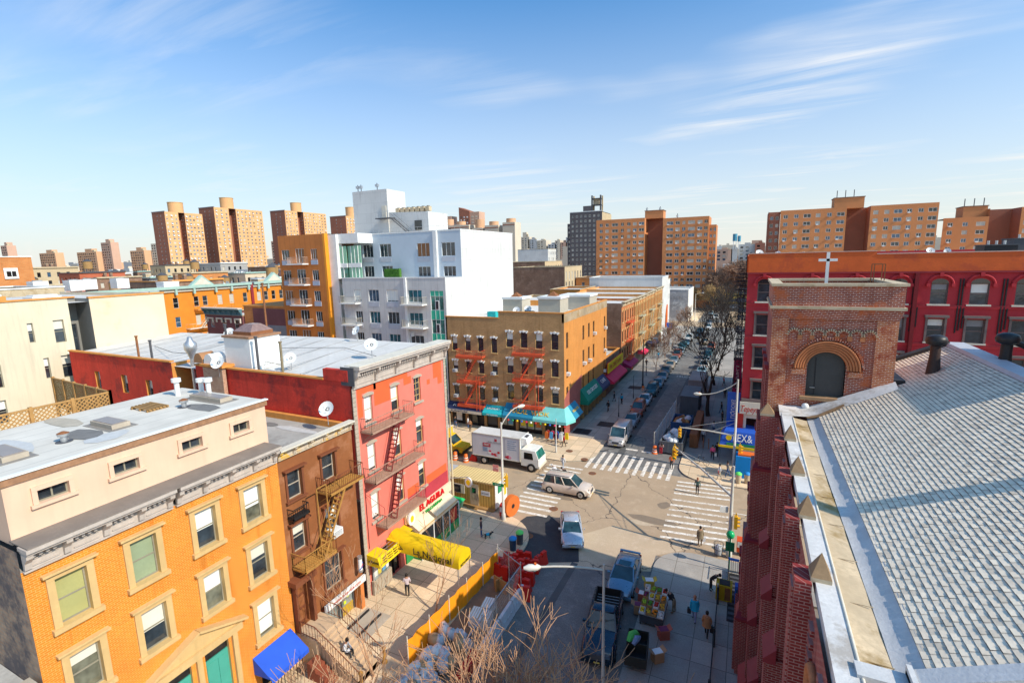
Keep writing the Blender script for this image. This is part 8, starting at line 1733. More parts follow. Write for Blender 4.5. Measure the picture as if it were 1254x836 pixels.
def barrelp(x, y, lab):
 t = thing('traffic_barrel', lab, 'traffic barrel', (x, y, 0), 0, 'orange traffic barrels'); mb = MB(); mb.lathe((0, 0, 0), [(.36, 0), (.36, .06), (.28, .07), (.27, .35), (.25, .38), (.24, .62), (.22, .65), (.2, .92), (.05, .95)], orangep, 14); mb.build('drum', t, world=False)
 mb = MB()
 for z, r in ((.2, .282), (.48, .256)): mb.tube([(0, 0, z), (0, 0, z + .12)], r, white, 14, False)
 mb.build('reflective_bands', t, world=False)
for a in ((-32.3, 46.6, 'orange and white barrel leftmost, by the yellow truck'), (-29.9, 46.5, 'middle orange and white barrel between the two trucks'), (-28.4, 46.4, 'orange and white barrel right behind the white truck'), (-8.9, 57.0, 'orange and white barrel at the foot of the wire fence by the grey skip'), (-15.3, 84, 'orange and white barrel beside the black lamp on the avenue')): barrelp(*a)
mb = MB(); mb.hexa([(-.5, -.2, 0), (.5, -.2, 0), (.5, .2, 0), (-.5, .2, 0), (-.1, -.05, .8), (.5, -.05, .55), (.5, .05, .55), (-.1, .05, .8)], redp); solo(mb, 'wheel_ramp', 'red wedge behind the white truck', 'ramp', None, (-27.8, 47.0, 0))
# red water barriers
bt = None; k = 0
for (x, y, lab) in [(-14.4, 31.4, 'back row left'), (-13.1, 31.6, 'back row right, end on'), (-13.5, 30.7, 'second from the back'), (-13.6, 30.0, 'third from the back'), (-13.3, 29.3, 'fourth from the back'), (-13.2, 28.5, 'next to nearest'), (-12.9, 27.7, 'nearest to us'), (-15.2, 30.8, 'inner row back'), (-15.3, 30.0, 'inner row middle'), (-15.2, 29.2, 'inner row front'), (-14.5, 30.4, 'wedged in the middle')]:
 b = thing('water_barrier', 'red plastic water barrier, %s of the group' % lab, 'barrier', (x, y, .02), R(rnd.uniform(-8, 8)), 'red plastic water barriers') if bt is None else dup(bt, (x, y, .02), R(rnd.uniform(-10, 10) + (80 if k == 1 else 0)), 'red plastic water barrier, %s of the group' % lab)
 if bt is None:
  bt = b; mb = MB(); rm_ = pm('red_plastic', (.68, .025, .015), .45, .15)
  mb.hexa([(-.62, -.26, 0), (.62, -.26, 0), (.62, .26, 0), (-.62, .26, 0), (-.58, -.13, .72), (.58, -.13, .72), (.58, .13, .72), (-.58, .13, .72)], rm_); mb.box(-.58, -.12, -.13, .13, .722, 1.0, rm_); mb.box(.12, .58, -.13, .13, .722, 1.0, rm_); mb.box(-.11, .11, -.1, .1, .72, .88, rm_); mb.build('shell', b, world=False)
  mb = MB(); mb.cyl((-.35, 0), .06, 1.0, 1.04, dkgrey, 8); mb.build('cap', b, world=False)
 k += 1
# work zone: orange mesh fence, wire fence on white barriers, sacks
def mesh_fence(label, p, q, z0, z1, mt, pm_, n, solid=True, cat='fence'):
 t = thing('fence', label, cat, (p[0], p[1], z0)); P, Q = Vector((*p, 0)), Vector((*q, 0)); D = (Q - P); mb = MB()
 if solid:
  m_ = 24
  for i in range(m_):
   a, b = P + D * i / m_, P + D * (i + 1) / m_; s0, s1 = [.06 * math.sin(j * 1.9) for j in (i, i + 1)]; nrm = Vector((D.y, -D.x, 0)).normalized()
   a0, b0 = a + nrm * s0, b + nrm * s1; mb.face([(a0.x, a0.y, z0), (b0.x, b0.y, z0), (b0.x, b0.y, z1 - abs(s1)), (a0.x, a0.y, z1 - abs(s0))], mt, True)
 else:
  L_ = D.length; h = z1 - z0
  for sg in (1, -1):
   k = 0.
   while k < L_ - h * .5:
    a = P + D * (k / L_); b = P + D * (min(k + h * .5, L_) / L_); za, zb_ = (z0, z1) if sg > 0 else (z1, z0); mb.bar((a.x, a.y, za), (b.x, b.y, zb_), .009, .009, mt); k += .16
  mb.bar((P.x, P.y, z1), (Q.x, Q.y, z1), .05, .05, mt); mb.bar((P.x, P.y, z0), (Q.x, Q.y, z0), .04, .04, mt)
 mb.build('mesh', t)
 for i in range(n + 1): a = P + D * i / n; mb = MB(); mb.tube([(a.x, a.y, .05), (a.x, a.y, z1 + .25)], .035, pm_, 6); mb.build('post', t)
netm = pm('orange_netting', (.92, .33, .008), .8, .1, 3)
mesh_fence('orange netting fence between the sunny pavement and the dug up strip', (-16.5, 19.8), (-15.75, 29.6), .1, 1.75, netm, offwhite, 5)
mesh_fence('tall wire fence standing on white barriers at the edge of the dug up strip', (-13.2, 20.8), (-13.2, 28.2), .5, 2.1, steel, spole, 4, False)
mesh_fence('wire fence closing the far end of the dug up strip', (-15.75, 29.7), (-13.3, 28.4), .3, 2.0, steel, spole, 2, False)
mesh_fence('long white mesh fence beside the skips on the avenue', (-9.1, 57.6), (-8.5, 73), .1, 2.2, steel, spole, 6, False)
jt = None
for i in range(4):
 y = 21.6 + 1.85 * i; lab = 'white plastic road barrier under the wire fence, %s' % ('nearest us', 'second from us', 'third from us', 'farthest, by the red ones')[i]
 if jt is None:
  jt = thing('road_barrier', lab, 'barrier', (-13.0, y, .01), R(90), 'white barriers under the wire fence'); mb = MB(); mb.hexa([(-.9, -.3, 0), (.9, -.3, 0), (.9, .3, 0), (-.9, .3, 0), (-.88, -.1, .85), (.88, -.1, .85), (.88, .1, .85), (-.88, .1, .85)], pm('scuffed_white_plastic', (.62, .66, .70), .6, .25, 2, .3)); mb.build('shell', jt, world=False)
  mb = MB()
  for kx in (-.5, 0, .5): mb.box(kx - .12, kx + .12, -.24, .24, .25, .4, MATS['scuffed_white_plastic'])
  mb.build('ribs', jt, world=False)
 else: dup(jt, (-13.0, y, .01), R(90 + rnd.uniform(-2, 2)), lab)
sheet('dug_up_strip', -16.0, -13.3, 18, 28.6, .17, pm('turned_earth', (.24, .17, .12), .95, .35, 1.5, .6))
for i in range(34):
 x, y = rnd.uniform(-16.0, -14.0), 17.5 + rnd.random() * 5.6; s = rnd.uniform(.26, .42); mb = MB()
 mb.lathe((0, 0, 0), [(.1, 0), (s * .95, .1), (s, .35), (s * .8, .6), (s * .3, .72), (.03, .7)], (mbag, white, mbag, pm('tan_sack', (.50, .38, .22), .8, .2))[i % 4], 7)
 mb.v = [(a + rnd.uniform(-.07, .07), b * 1.4 + rnd.uniform(-.07, .07), c + rnd.uniform(-.05, .07)) for a, b, c in mb.v]
 solo(mb, 'sack', 'lumpy %s sack of rubble heaped beside the orange netting' % ('tan' if i % 4 == 3 else 'white'), 'sack', 'sacks heaped in the dug up strip, %s' % ('tan' if i % 4 == 3 else 'white'), (x, y, .18), rnd.uniform(0, 6))
for i, (x, y) in enumerate(((-14.6, 24.3), (-13.9, 24.3), (-14.3, 25.4))):
 mb = MB()
 for k in range(4): mb.box(-.33, .33, -.5, .5, k * .19, k * .19 + .16, white)
 for k in range(5): mb.box(-.33 + k * .16, -.3 + k * .16, -.5, .5, .73, .75, m_limest)
 solo(mb, 'paving_stack', 'stack of white paving slabs in the dug up strip, %s' % ('left one', 'right one', 'rear one')[i], 'paving stack', 'stacks of white paving slabs', (x, y, .18), R(8))
mb = MB(); mb.box(-.65, .65, -.03, .03, 0, .95, wood); mb.box(-.2, -.1, -.3, .3, 0, .9, wood); solo(mb, 'plywood_sheet', 'plywood sheet propped up at the far end of the dug up strip', 'board', None, (-14.5, 27.6, .18), R(-20))
mb = MB(); mb.hexa([(-.3, -.9, 0), (.3, -.9, 0), (.3, .9, 0), (-.3, .9, 0), (-.25, -.85, .5), (.25, -.85, .5), (.25, .85, .7), (-.25, .85, .7)], redp); solo(mb, 'tarpaulin', 'red tarpaulin slung at the near end of the wire fence', 'tarpaulin', None, (-13.0, 20.6, .4))
# bins, newspaper boxes, subway entrance
def bin_(x, y, lab, body, lid, r=.3, h=1.0):
 t = thing('waste_bin', lab, 'bin', (x, y, .13)); mb = MB(); mb.lathe((0, 0, 0), [(r * .8, 0), (r, h * .95)], body, 14); mb.build('drum', t, world=False); mb = MB(); mb.lathe((0, 0, h * .95), [(r * 1.1, 0), (r * 1.08, .08), (r * .6, .2), (.03, .24)], lid, 14); mb.build('lid', t, world=False)
bin_(-15.85, 32.5, 'blue drum bin beside the red barriers', pm('dark_blue_drum', (.02, .05, .10), .5, .2), pm('blue_lid', (.02, .25, .65), .5, .1)); bin_(-15.7, 33.5, 'dark bin with bright green lid behind the blue one', dkgrey, pm('lime_lid', (.15, .75, .15), .5, .1)); bin_(.15, 52.0, 'pale litter bin with green lid at the far right corner', m_limest, pm('lime_lid', (.2, .7, .2), .5)); bin_(.95, 52.3, 'pale litter bin with blue lid at the far right corner', m_limest, MATS['blue_lid'])
t = thing('litter_basket', 'wire litter basket at the kerb of the near right corner', 'bin', (-1.0, 38.2, .13)); mb = MB()
for k in range(16): a = 2 * PI * k / 16; mb.bar((.26 * math.cos(a), .26 * math.sin(a), 0), (.36 * math.cos(a), .36 * math.sin(a), .95), .02, .02, dkgrey)
for z in (.05, .5, .93): mb.tube([((.26 + z * .105) * math.cos(2 * PI * k / 16), (.26 + z * .105) * math.sin(2 * PI * k / 16), z) for k in range(17)], .018, dkgrey, 4)
mb.build('basket', t, world=False); mb = MB(); mb.lathe((0, 0, .05), [(.24, 0), (.27, .5), (.15, .75), (.02, .8)], mbag, 9); mb.build('rubbish', t, world=False)
def nbox(x, y, rz, lab, mt, z=.13):
 t = thing('newspaper_box', lab, 'newspaper box', (x, y, z), rz); mb = MB(); mb.box(-.25, .25, -.22, .22, .2, 1.1, mt); mb.box(-.2, .2, -.18, .18, 0, .2, dkgrey); mb.hexa([(-.25, -.22, 1.1), (.25, -.22, 1.1), (.25, .22, 1.1), (-.25, .22, 1.1), (-.25, 0, 1.3), (.25, 0, 1.3), (.25, .22, 1.3), (-.25, .22, 1.3)], mt); mb.build('case', t, world=False); mb = MB(); mb.box(-.2, .2, -.235, -.222, .6, 1.05, white); mb.build('window', t, world=False)
nbox(.5, 39.0, 0, 'orange red newspaper box behind the green globe', pm('orange_red', (.72, .09, .02), .5, .1)); nbox(-18.8, 36.7, 0, 'small red box at the foot of the lamp pole', redp)
sbx = thing('bus_shelter_kiosk', 'bright blue boxy kiosk cover on the far right corner under the awning', 'kiosk', (-.2, 53.3, .13)); mb = MB(); mb.box(0, 2.2, 0, 1.4, 0, 2.3, pm('bright_blue_tarp', (.0, .24, .65), .6, .1)); mb.build('cover', sbx, world=False); mb = MB(); mb.box(.2, 2.0, .2, 1.2, 2.3, 2.5, orangep); mb.build('produce', sbx, world=False)
se = thing('subway_entrance', 'dark subway stair railing with green globe beside the church', 'subway entrance', (-.3, 34.8, .13)); mb = MB(); railing(mb, [(-.2, 34.6, .13), (-.2, 36.2, .13), (1.1, 36.3, .13)], 1.05, black, .14, .025); mb.bar((-.2, 34.6, .3), (-.2, 36.2, .3), .06, .3, black); mb.build('railing', se)
mb = MB(); mb.cyl((-.2, 36.5), .06, .13, 2.6, pm('dark_green_iron', (.0, .10, .05), .4, .1), 8); mb.build('globe_post', se); mb = MB(); mb.lathe((-.2, 36.5, 2.6), [(.02, 0), (.24, .1), (.3, .3), (.22, .52), (.02, .6)], pm('green_globe', (.01, .45, .15), .2, .1), 16); mb.build('globe', se)
mb = MB(); mb.box(-.5, .1, 36.45, 36.55, 1.6, 2.3, MATS['dark_green_iron']); mb.build('sign', se); mb = MB(); mb.box(-.15, 1.1, 30.8, 36.1, .132, .14, black)
for k in range(10): mb.box(-.1, 1.0, 31 + k * .5, 31.25 + k * .5, .14, .16, dkgrey)
mb.build('stair_opening', se)
mb = MB(); mb.box(-.5, .5, -.4, .4, 0, 1.1, pm('mustard_box', (.55, .36, .01), .6, .15)); mb.box(-.3, .35, -.3, .3, 1.1, 1.14, black); mb.box(.05, .4, -.405, -.4, .1, 1.0, rust); solo(mb, 'storage_bin', 'mustard yellow open bin by the church railings', 'storage bin', None, (-.4, 33.1, .13))
mb = MB(); mb.box(-.3, .3, -.25, .25, 0, 1.3, bluep); mb.box(-.22, .22, -.26, -.25, .3, 1.1, MATS['glass_blue']); solo(mb, 'machine', 'tall teal and blue machine beside the mustard bin', 'machine', None, (.55, 32.9, .13))
fn = thing('iron_fence', 'low black iron fence along the church front', 'fence', (-.75, 20, .13)); mb = MB(); railing(mb, [(-.75, 12, .13), (-.75, 32.4, .13)], 1.1, black, .18, .022); mb.build('railing', fn)
for k in range(6): mb = MB(); y = 12.2 + k * 4; mb.box(-.82, -.68, y, y + .14, .13, 1.35, black); mb.build('post', fn)
mb = MB(); mb.cyl((0, 0), .05, 0, 1.25, spole, 8); solo(mb, 'bollard', 'silver post at the head of the church fence', 'post', None, (-.78, 32.6, .13))
# fruit stall at the kerb, second cart
fs = thing('fruit_stall', 'sidewalk fruit stall heaped with crates of produce beside the blue sedan', 'fruit stall', (-4.4, 29.6, .13)); mb = MB(); mb.box(-.75, .75, -1.3, 1.3, .75, .85, steel); mb.box(-.7, .7, -1.25, 1.25, .2, .75, dkgrey)
for sx in (-.65, .65):
 for sy in (-1.2, 1.2): mb.cyl((sx, sy), .04, 0, .2, black, 6)
mb.build('table', fs, world=False)
fc = [('bananas', (.75, .55, .03)), ('oranges', (.80, .25, .01)), ('limes', (.30, .50, .03)), ('apples', (.50, .03, .02)), ('plums', (.18, .02, .08)), ('papayas', (.60, .42, .03)), ('onions', (.65, .60, .55)), ('greens', (.08, .30, .03)), ('mangoes', (.7, .35, .03))]
for k in range(16):
 x, y = -4.4 - .55 + (k % 4) * .37, 29.6 - 1.1 + (k // 4) * .62; n_, c = fc[(k * 5) % 9]
 t = thing('produce_crate', 'open crate of %s on the fruit stall, %s' % (n_, ('near row', 'second row', 'third row', 'back row')[k // 4] + ', ' + ('kerb side', 'inner left', 'inner right', 'pavement side')[k % 4]), 'crate', (x, y, .99 + .1 * (k // 4)), R(rnd.uniform(-8, 8)), 'crates on the fruit stall')
 mb = MB()
 for q in ((-.16, .16, -.27, -.25), (-.16, .16, .25, .27), (-.16, -.14, -.25, .25), (.14, .16, -.25, .25)): mb.box(*q, 0, .15, wood if k % 3 else white)
 mb.box(-.14, .14, -.25, .25, 0, .02, wood); mb.build('box', t, world=False)
 mb = MB(); fm = pm('fruit_' + n_, c, .5, .15, 6)
 for j in range(12): a, b = rnd.uniform(-.1, .1), rnd.uniform(-.2, .2); mb.lathe((a, b, .08), [(.01, 0), (.055, .03), (.06, .07), (.03, .11), (.005, .12)], fm, 6)
 mb.build('fruit', t, world=False)
for k, (x, y, z, mt, lab) in enumerate(((-5.3, 30.6, .13, pm('cardboard_red', (.45, .12, .08), .8, .2), 'red brown carton left of the fruit stall'), (-5.35, 29.4, .13, pm('cardboard', (.48, .26, .14), .8, .2), 'brown carton at the near left of the fruit stall'), (-5.0, 31.2, .8, pm('carton_olive', (.55, .42, .06), .8, .2), 'olive yellow carton on top at the back of the stall'), (-3.55, 27.8, .13, MATS['cardboard_red'], 'dark red crate with white packets on the ground near the stall'), (-3.6, 25.9, .13, MATS['cardboard'], 'brown carton beside the black hand cart'))):
 mb = MB(); mb.box(-.3, .3, -.25, .25, 0, .6, mt)
 for q, r_ in (((-.3, .25), -1), ((.28, .25), 1)): mb.hexa([(q[0], -.25, .6), (q[0] + .02, -.25, .6), (q[0] + .02, .25, .6), (q[0], .25, .6), (q[0] + r_ * .18, -.25, .72), (q[0] + r_ * .18 + .02, -.25, .72), (q[0] + r_ * .18 + .02, .25, .72), (q[0] + r_ * .18, .25, .72)], mt)
 mb.box(-.26, .26, -.2, .2, .5, .62, (white, MATS['fruit_plums'])[k % 2]); solo(mb, 'carton', lab, 'carton', None, (x, y, z), R(10 * k))
hc = thing('hand_cart', 'black open box cart with green and blue bundle parked beside the pickup', 'cart', (-4.7, 25.6, .13), R(6)); mb = MB()
for q in ((-.6, .6, -1.1, -1.05), (-.6, .6, 1.05, 1.1), (-.6, -.55, -1.05, 1.05), (.55, .6, -1.05, 1.05), (-.55, .55, -.03, .03)): mb.box(*q, .35, .95, pm('black_timber', (.035, .035, .03), .7, .3, 4))
mb.box(-.55, .55, -1.05, 1.05, .35, .4, black); mb.build('box', hc, world=False)
for sx in (-.5, .5): mb = MB(); mb.tube([(sx, -.5, .2), (sx + .08, -.5, .2)], .2, rubber, 12); mb.build('wheel', hc, world=False)
mb = MB(); mb.tube([(-.3, .3, 0), (-.2, .6, .25), (0, .9, .2), (.1, 1.1, 0)], [.14, .22, .2, .1], pm('lime_bundle', (.10, .55, .12), .7, .3, 8), 8); mb.tube([(.0, .2, .0), (.15, .5, .22), (.25, .8, .1)], [.12, .2, .1], pm('blue_white_bundle', (.25, .35, .55), .7, .5, 9), 8); solo(mb, 'bundle', 'green and blue tied bundle lying on the black hand cart', 'bundle', None, (-4.9, 25.3, 1.0))
# corner display at the turquoise awning
for k in range(9):
 x, y = -21.9 + (k % 5) * .62, 55.9 - (k // 5) * .5; mt = (redp, MATS['pink_canvas'], bluep, white, m_yel, MATS['orange_reel'], MATS['poster_blue'], redp, white)[k]
 mb = MB(); mb.tube([(0, 0, 0), (0, 0, 1.5)], .025, steel, 5); mb.hexa([(-.22, -.12, .5), (.22, -.12, .5), (.22, .12, .5), (-.22, .12, .5), (-.18, -.08, 1.35), (.18, -.08, 1.35), (.18, .08, 1.35), (-.18, .08, 1.35)], mt); mb.tube([(-.1, 0, 0), (.1, 0, .02)], .1, dkgrey, 6)
 solo(mb, 'clothes_rack', 'stand of hanging %s clothes at the turquoise awning corner, %s' % (('red', 'pink', 'blue', 'white', 'yellow', 'orange', 'sky blue', 'red', 'white')[k], 'back row' if k < 5 else 'front row'), 'clothes stand', 'clothes stands under the awning', (x, y, .13))
# ------------------------------------------------------------------ people
_PC = {}
def person(label, x, y, rz, pose='walk', coat=None, trousers=None, hair=hair_d, z=.13, h=1.7, skirt=False, bag=None, group=None):
 t = thing('person', label, 'person', (x, y, z), rz, group); s = h / 1.72
 st = .24 if pose == 'walk' else .03
 J = {'pel': (0, 0, .93, .125), 'wst': (0, 0, 1.08, .115), 'chs': (0, .01, 1.28, .14), 'nck': (0, .0, 1.46, .06), 'hd1': (0, .02, 1.56, .085), 'hd2': (0, .03, 1.68, .08),
   'hl': (-.09, 0, .88, .095), 'kl': (-.10, st * .7, .48, .065), 'al': (-.10, st, .09, .045), 'tl': (-.11, st + .15, .04, .04),
   'hr': (.09, 0, .88, .095), 'kr': (.10, -st * .3, .48, .065), 'ar': (.10, -st, .1, .045), 'tr': (.11, -st + .14, .04, .04),
   'sl': (-.19, 0, 1.38, .065), 'el': (-.25, -st * .4, 1.12, .048), 'wl': (-.25, st * .3, .88, .035), 'fl': (-.25, st * .35 + .02, .80, .03),
   'sr': (.19, 0, 1.38, .065), 'er': (.25, st * .4, 1.12, .048), 'wr': (.25, st * .6, .90, .035), 'fr': (.25, st * .7, .82, .03)}
 if pose == 'lean':
  for k in ('wst', 'chs', 'nck', 'hd1', 'hd2', 'sl', 'sr', 'el', 'er', 'wl', 'wr', 'fl', 'fr'):
   a = J[k]; d = (a[2] - .93); J[k] = (a[0], a[1] + d * .75, .93 + d * .66, a[3])
  for k in ('wl', 'wr', 'fl', 'fr'): a = J[k]; J[k] = (a[0], a[1] + .3, a[2] + .1, a[3])
 if pose == 'sit':
  for k in J: a = J[k]; J[k] = (a[0], a[1], a[2] - .45, a[3])
  for q, sg in (('l', -1), ('r', 1)): J['k' + q] = (sg * .14, .42, .5, .07); J['a' + q] = (sg * .14, .46, .09, .045); J['t' + q] = (sg * .14, .6, .04, .04); J['w' + q] = (sg * .12, .36, .62, .035); J['f' + q] = (sg * .08, .42, .6, .03); J['e' + q] = (sg * .24, .16, .68, .045)
  for k in ('chs', 'nck', 'hd1', 'hd2', 'sl', 'sr'): a = J[k]; J[k] = (a[0], a[1] + (a[2] - .48) * .25, a[2], a[3])
 if pose == 'phone': J['wl'] = (-.12, .26, 1.28, .035); J['fl'] = (-.06, .28, 1.36, .03); J['wr'] = (.14, .26, 1.26, .035); J['fr'] = (.08, .3, 1.34, .03)
 ks = list(J); E_ = [('pel', 'wst'), ('wst', 'chs'), ('chs', 'nck'), ('nck', 'hd1'), ('hd1', 'hd2')]
 for q in 'lr': E_ += [('pel', 'h' + q), ('h' + q, 'k' + q), ('k' + q, 'a' + q), ('a' + q, 't' + q), ('chs', 's' + q), ('s' + q, 'e' + q), ('e' + q, 'w' + q), ('w' + q, 'f' + q)]
 key = pose
 if key not in _PC:
  me = bpy.data.meshes.new('skeleton'); me.from_pydata([J[k][:3] for k in ks], [(ks.index(a), ks.index(b)) for a, b in E_], [])
  o = bpy.data.objects.new('skeleton', me); COL.objects.link(o); o.modifiers.new('s', 'SKIN')
  for i, k in enumerate(ks): me.skin_vertices[0].data[i].radius = (J[k][3] * (1.25 if k in ('pel', 'wst', 'chs') else 1), J[k][3]); me.skin_vertices[0].data[i].use_root = (i == 0)
  o.modifiers.new('u', 'SUBSURF').levels = 1
  dg = bpy.context.evaluated_depsgraph_get(); m2 = bpy.data.meshes.new_from_object(o.evaluated_get(dg)); _PC[key] = m2; bpy.data.objects.remove(o)
 me = _PC[key].copy(); me.materials.clear()
 for m in (trousers, coat, skin, black): me.materials.append(m)
 V = {k: Vector(J[k][:3]) for k in ks}
 for p in me.polygons:
  c = p.center; d = sorted((( c - V[k]).length, k) for k in ks)[0][1]
  p.material_index = 2 if d in ('hd1', 'hd2', 'nck', 'fl', 'fr') else (3 if d in ('tl', 'tr') else (0 if d[0] in 'hka' and d != 'hd1' or d == 'pel' else 1)); p.use_smooth = True
 me.transform(Matrix.Scale(s, 4)); o = bpy.data.objects.new('body', me); COL.objects.link(o); o.parent = t
 H = V['hd2'] * s; mb = MB()
 mb.lathe((H.x, H.y - .025, H.z - .06), [(.085, -.06), (.1, 0), (.098, .07), (.07, .13), (.01, .15)], hair, 10); mb.build('hair', t, world=False)
 mb = MB(); F = V['hd1'] * s; mb.hexa([(-.015, F.y + .08, F.z + .02), (.015, F.y + .08, F.z + .02), (.015, F.y + .12, F.z + .03), (-.015, F.y + .12, F.z + .03), (-.01, F.y + .08, F.z + .07), (.01, F.y + .08, F.z + .07), (.008, F.y + .09, F.z + .07), (-.008, F.y + .09, F.z + .07)], skin)
 for sx in (-.033, .033): mb.box(sx - .01, sx + .01, F.y + .085, F.y + .1, F.z + .07, F.z + .085, black)
 mb.box(-.022, .022, F.y + .09, F.y + .1, F.z - .012, F.z, redp); mb.build('face', t, world=False)
 if skirt and pose != 'sit':
  mb = MB(); mb.tube([(0, V['chs'].y * .6, 1.36 * s), (0, .0, 1.05 * s), (0, 0, .72 * s)], [.2, .19, .25], coat, 14); mb.v = [(a * 1.12, b * .8, c) for a, b, c in mb.v]; mb.build('coat', t, world=False)
 if bag: mb = MB(); mb.box(.2, .42, -.05, .12, .42, .78, bag); mb.tube([(.31, .03, .78), (.28, .1, .88), (.31, .16, .78)], .012, bag, 4); mb.build('bag', t, world=False)
def fab(n, c): return pm('cloth_' + n, c, .85, .2, 6)
dkc, jean, khk, pnk, wht, blu, brn, gr, rd, blk = fab('charcoal', (.035, .035, .04)), fab('denim', (.05, .11, .25)), fab('khaki', (.28, .22, .14)), fab('pink', (.70, .10, .28)), fab('white', (.68, .68, .70)), fab('sky_blue', (.02, .38, .62)), fab('camel', (.42, .20, .09)), fab('green_grey', (.08, .14, .12)), fab('red', (.55, .02, .04)), fab('black', (.015, .015, .018))
person('person in a bright blue jacket and lilac trousers walking towards us', -2.0, 30.1, R(175), 'walk', blu, fab('lilac', (.30, .28, .45)), pm('bald_head', (.45, .22, .13), .5), skirt=True, bag=dkc)
person('person in a camel coat walking away with a black bag', -1.2, 28.9, R(-10), 'walk', brn, blk, skirt=True, bag=blk)
person('person in dark clothes leaning over the mustard bin', -1.25, 33.5, R(-100), 'lean', blk, dkc)
person('stall keeper bending over the far side of the fruit stall', -3.25, 30.2, R(70), 'lean', blk, khk)
person('person in khaki with a pale bag waiting at the kerb of the right crosswalk', -2.4, 39.0, R(20), 'stand', khk, fab('brown', (.16, .11, .07)), bag=wht, skirt=True, z=.02)
person('person in a green grey jacket standing in the middle of the right crosswalk', -3.4, 48.1, R(170), 'stand', gr, dkc, pm('red_hair', (.35, .12, .05), .6), z=.02)
person('person in a white top and red bag at the far right corner', -1.6, 52.1, R(100), 'walk', wht, fab('cream', (.5, .42, .3)), bag=rd)
person('person striding in a grey jacket beside the far right pole', -.9, 53.1, R(-80), 'walk', fab('grey', (.22, .21, .2)), jean)
person('person in a dark coat with shopping near the bike behind the grey skip corner', -2.6, 57.3, R(10), 'walk', pnk, blk, bag=wht)
person('person in black walking just behind the pink jacket', -2.2, 58.3, R(0), 'walk', blk, dkc)
person('person in white shirt and dark trousers passing the rusty container', -4.0, 62.6, R(0), 'walk', wht, dkc)
person('person in grey beside the white shirt walker near the container', -4.9, 62.9, R(180), 'stand', dkc, jean)
person('person in a red vest standing at the end of the grey skip', -6.5, 53.2, R(180), 'stand', orangep, dkc, z=.02)
person('person in a pale shirt working by the wire fence foot', -8.2, 57.0, R(200), 'lean', fab('rose', (.6, .35, .33)), rd, z=.02)
person('person in white walking off the left crosswalk towards the clothes stands', -17.3, 48.5, R(-20), 'walk', wht, fab('pale_blue', (.45, .5, .58)), z=.02)
person('person crouched low behind the tan car in black', -16.0, 46.0, R(90), 'lean', blk, dkc, z=.02)
person('person in a white cap on the crosswalk beside the black jacket', -17.2, 46.2, R(80), 'lean', wht, dkc, white, z=.02)
person('person in a dark jacket and jeans walking a small dog on the sunny pavement', -19.1, 33.2, R(-60), 'stand', fab('plum', (.07, .04, .05)), jean)
person('person in a white shirt and black trousers looking at a phone under the yellow canopy', -20.2, 24.6, R(30), 'phone', fab('pale_pink', (.65, .55, .58)), blk)
person('person in a white shirt sitting on the stoop of the brown house', -19.85, 18.35, R(-75), 'sit', wht, dkc, z=.62)
for i, (x, y, c, tr_, lab) in enumerate(((-33.8, 56.2, wht, jean, 'person in a white shirt left of the shop doorway under the navy awning'), (-35.6, 55.8, blk, jean, 'person in black by the brown pillar left of the navy awning'), (-32.9, 55.2, brn, blk, 'person in a camel jacket near the yellow truck cab'), (-19.3, 54.6, rd, blk, 'person in red among the clothes stands'), (-20.5, 54.9, blk, jean, 'person in black and jeans among the clothes stands'), (-17.9, 70.4, blk, blk, 'person in black on the avenue pavement near the green awning'), (-16.9, 74.8, blu, blk, 'person in blue on the avenue pavement by the sign post'), (-18.3, 75.8, dkc, blk, 'person in charcoal just left of the blue one'), (-16.8, 95, blk, jean, 'person in black past the black street lamp'), (-18.2, 103, dkc, blk, 'person in charcoal by the row house shops'), (-17.2, 112, blu, jean, 'person in blue far along the left pavement'), (-2.5, 75.4, blk, jean, 'person in black on the shaded right pavement'), (-2.2, 71, dkc, blk, 'person in charcoal on the shaded right pavement'), (-3.0, 66, wht, jean, 'person in a white top on the shaded right pavement'), (-2.4, 84, blk, dkc, 'person in black far along the shaded right pavement'), (-2.9, 92, rd, blk, 'person in red far along the shaded right pavement'), (-17.5, 130, blk, jean, 'person in black near the orange fin sign'), (-16.9, 138, wht, jean, 'person in white near the orange fin sign'), (-18.5, 144, dkc, blk, 'person in charcoal beyond the orange fin sign'))):
 person(lab, x, y, R(rnd.uniform(0, 360)), 'walk' if i % 2 else 'stand', c, tr_)
dg_ = thing('dog', 'small dark dog with pale blue coat on a lead by the kerb', 'dog', (-18.5, 33.2, .13), R(-60)); mb = MB()
mb.tube([(0, -.26, .3), (0, -.1, .32), (0, .12, .34), (0, .24, .36), (0, .33, .46), (0, .4, .5), (0, .5, .47)], [.06, .1, .11, .1, .07, .075, .035], dkc, 10)
for sx in (-.07, .07):
 mb.tube([(sx, -.2, .3), (sx, -.14, .22), (sx, -.24, .12), (sx, -.2, .02), (sx, -.15, .01)], [.06, .045, .025, .02, .02], dkc, 7); mb.tube([(sx, .18, .3), (sx, .16, .16), (sx, .18, .02), (sx, .22, .01)], [.05, .03, .02, .02], dkc, 7); mb.tube([(sx * .7, .36, .54), (sx * 1.0, .34, .62)], [.03, .01], dkc, 5)
mb.tube([(0, -.26, .34), (0, -.38, .46)], [.025, .01], dkc, 5); mb.build('body', dg_, world=False); mb = MB(); mb.tube([(0, -.12, .33), (0, .14, .35)], [.115, .125], blu, 10, False); mb.build('dog_coat', dg_, world=False)
bk_ = thing('bicycle', 'dark bicycle parked at the far right corner of the pavement', 'bicycle', (-3.6, 55.4, .13), R(70))
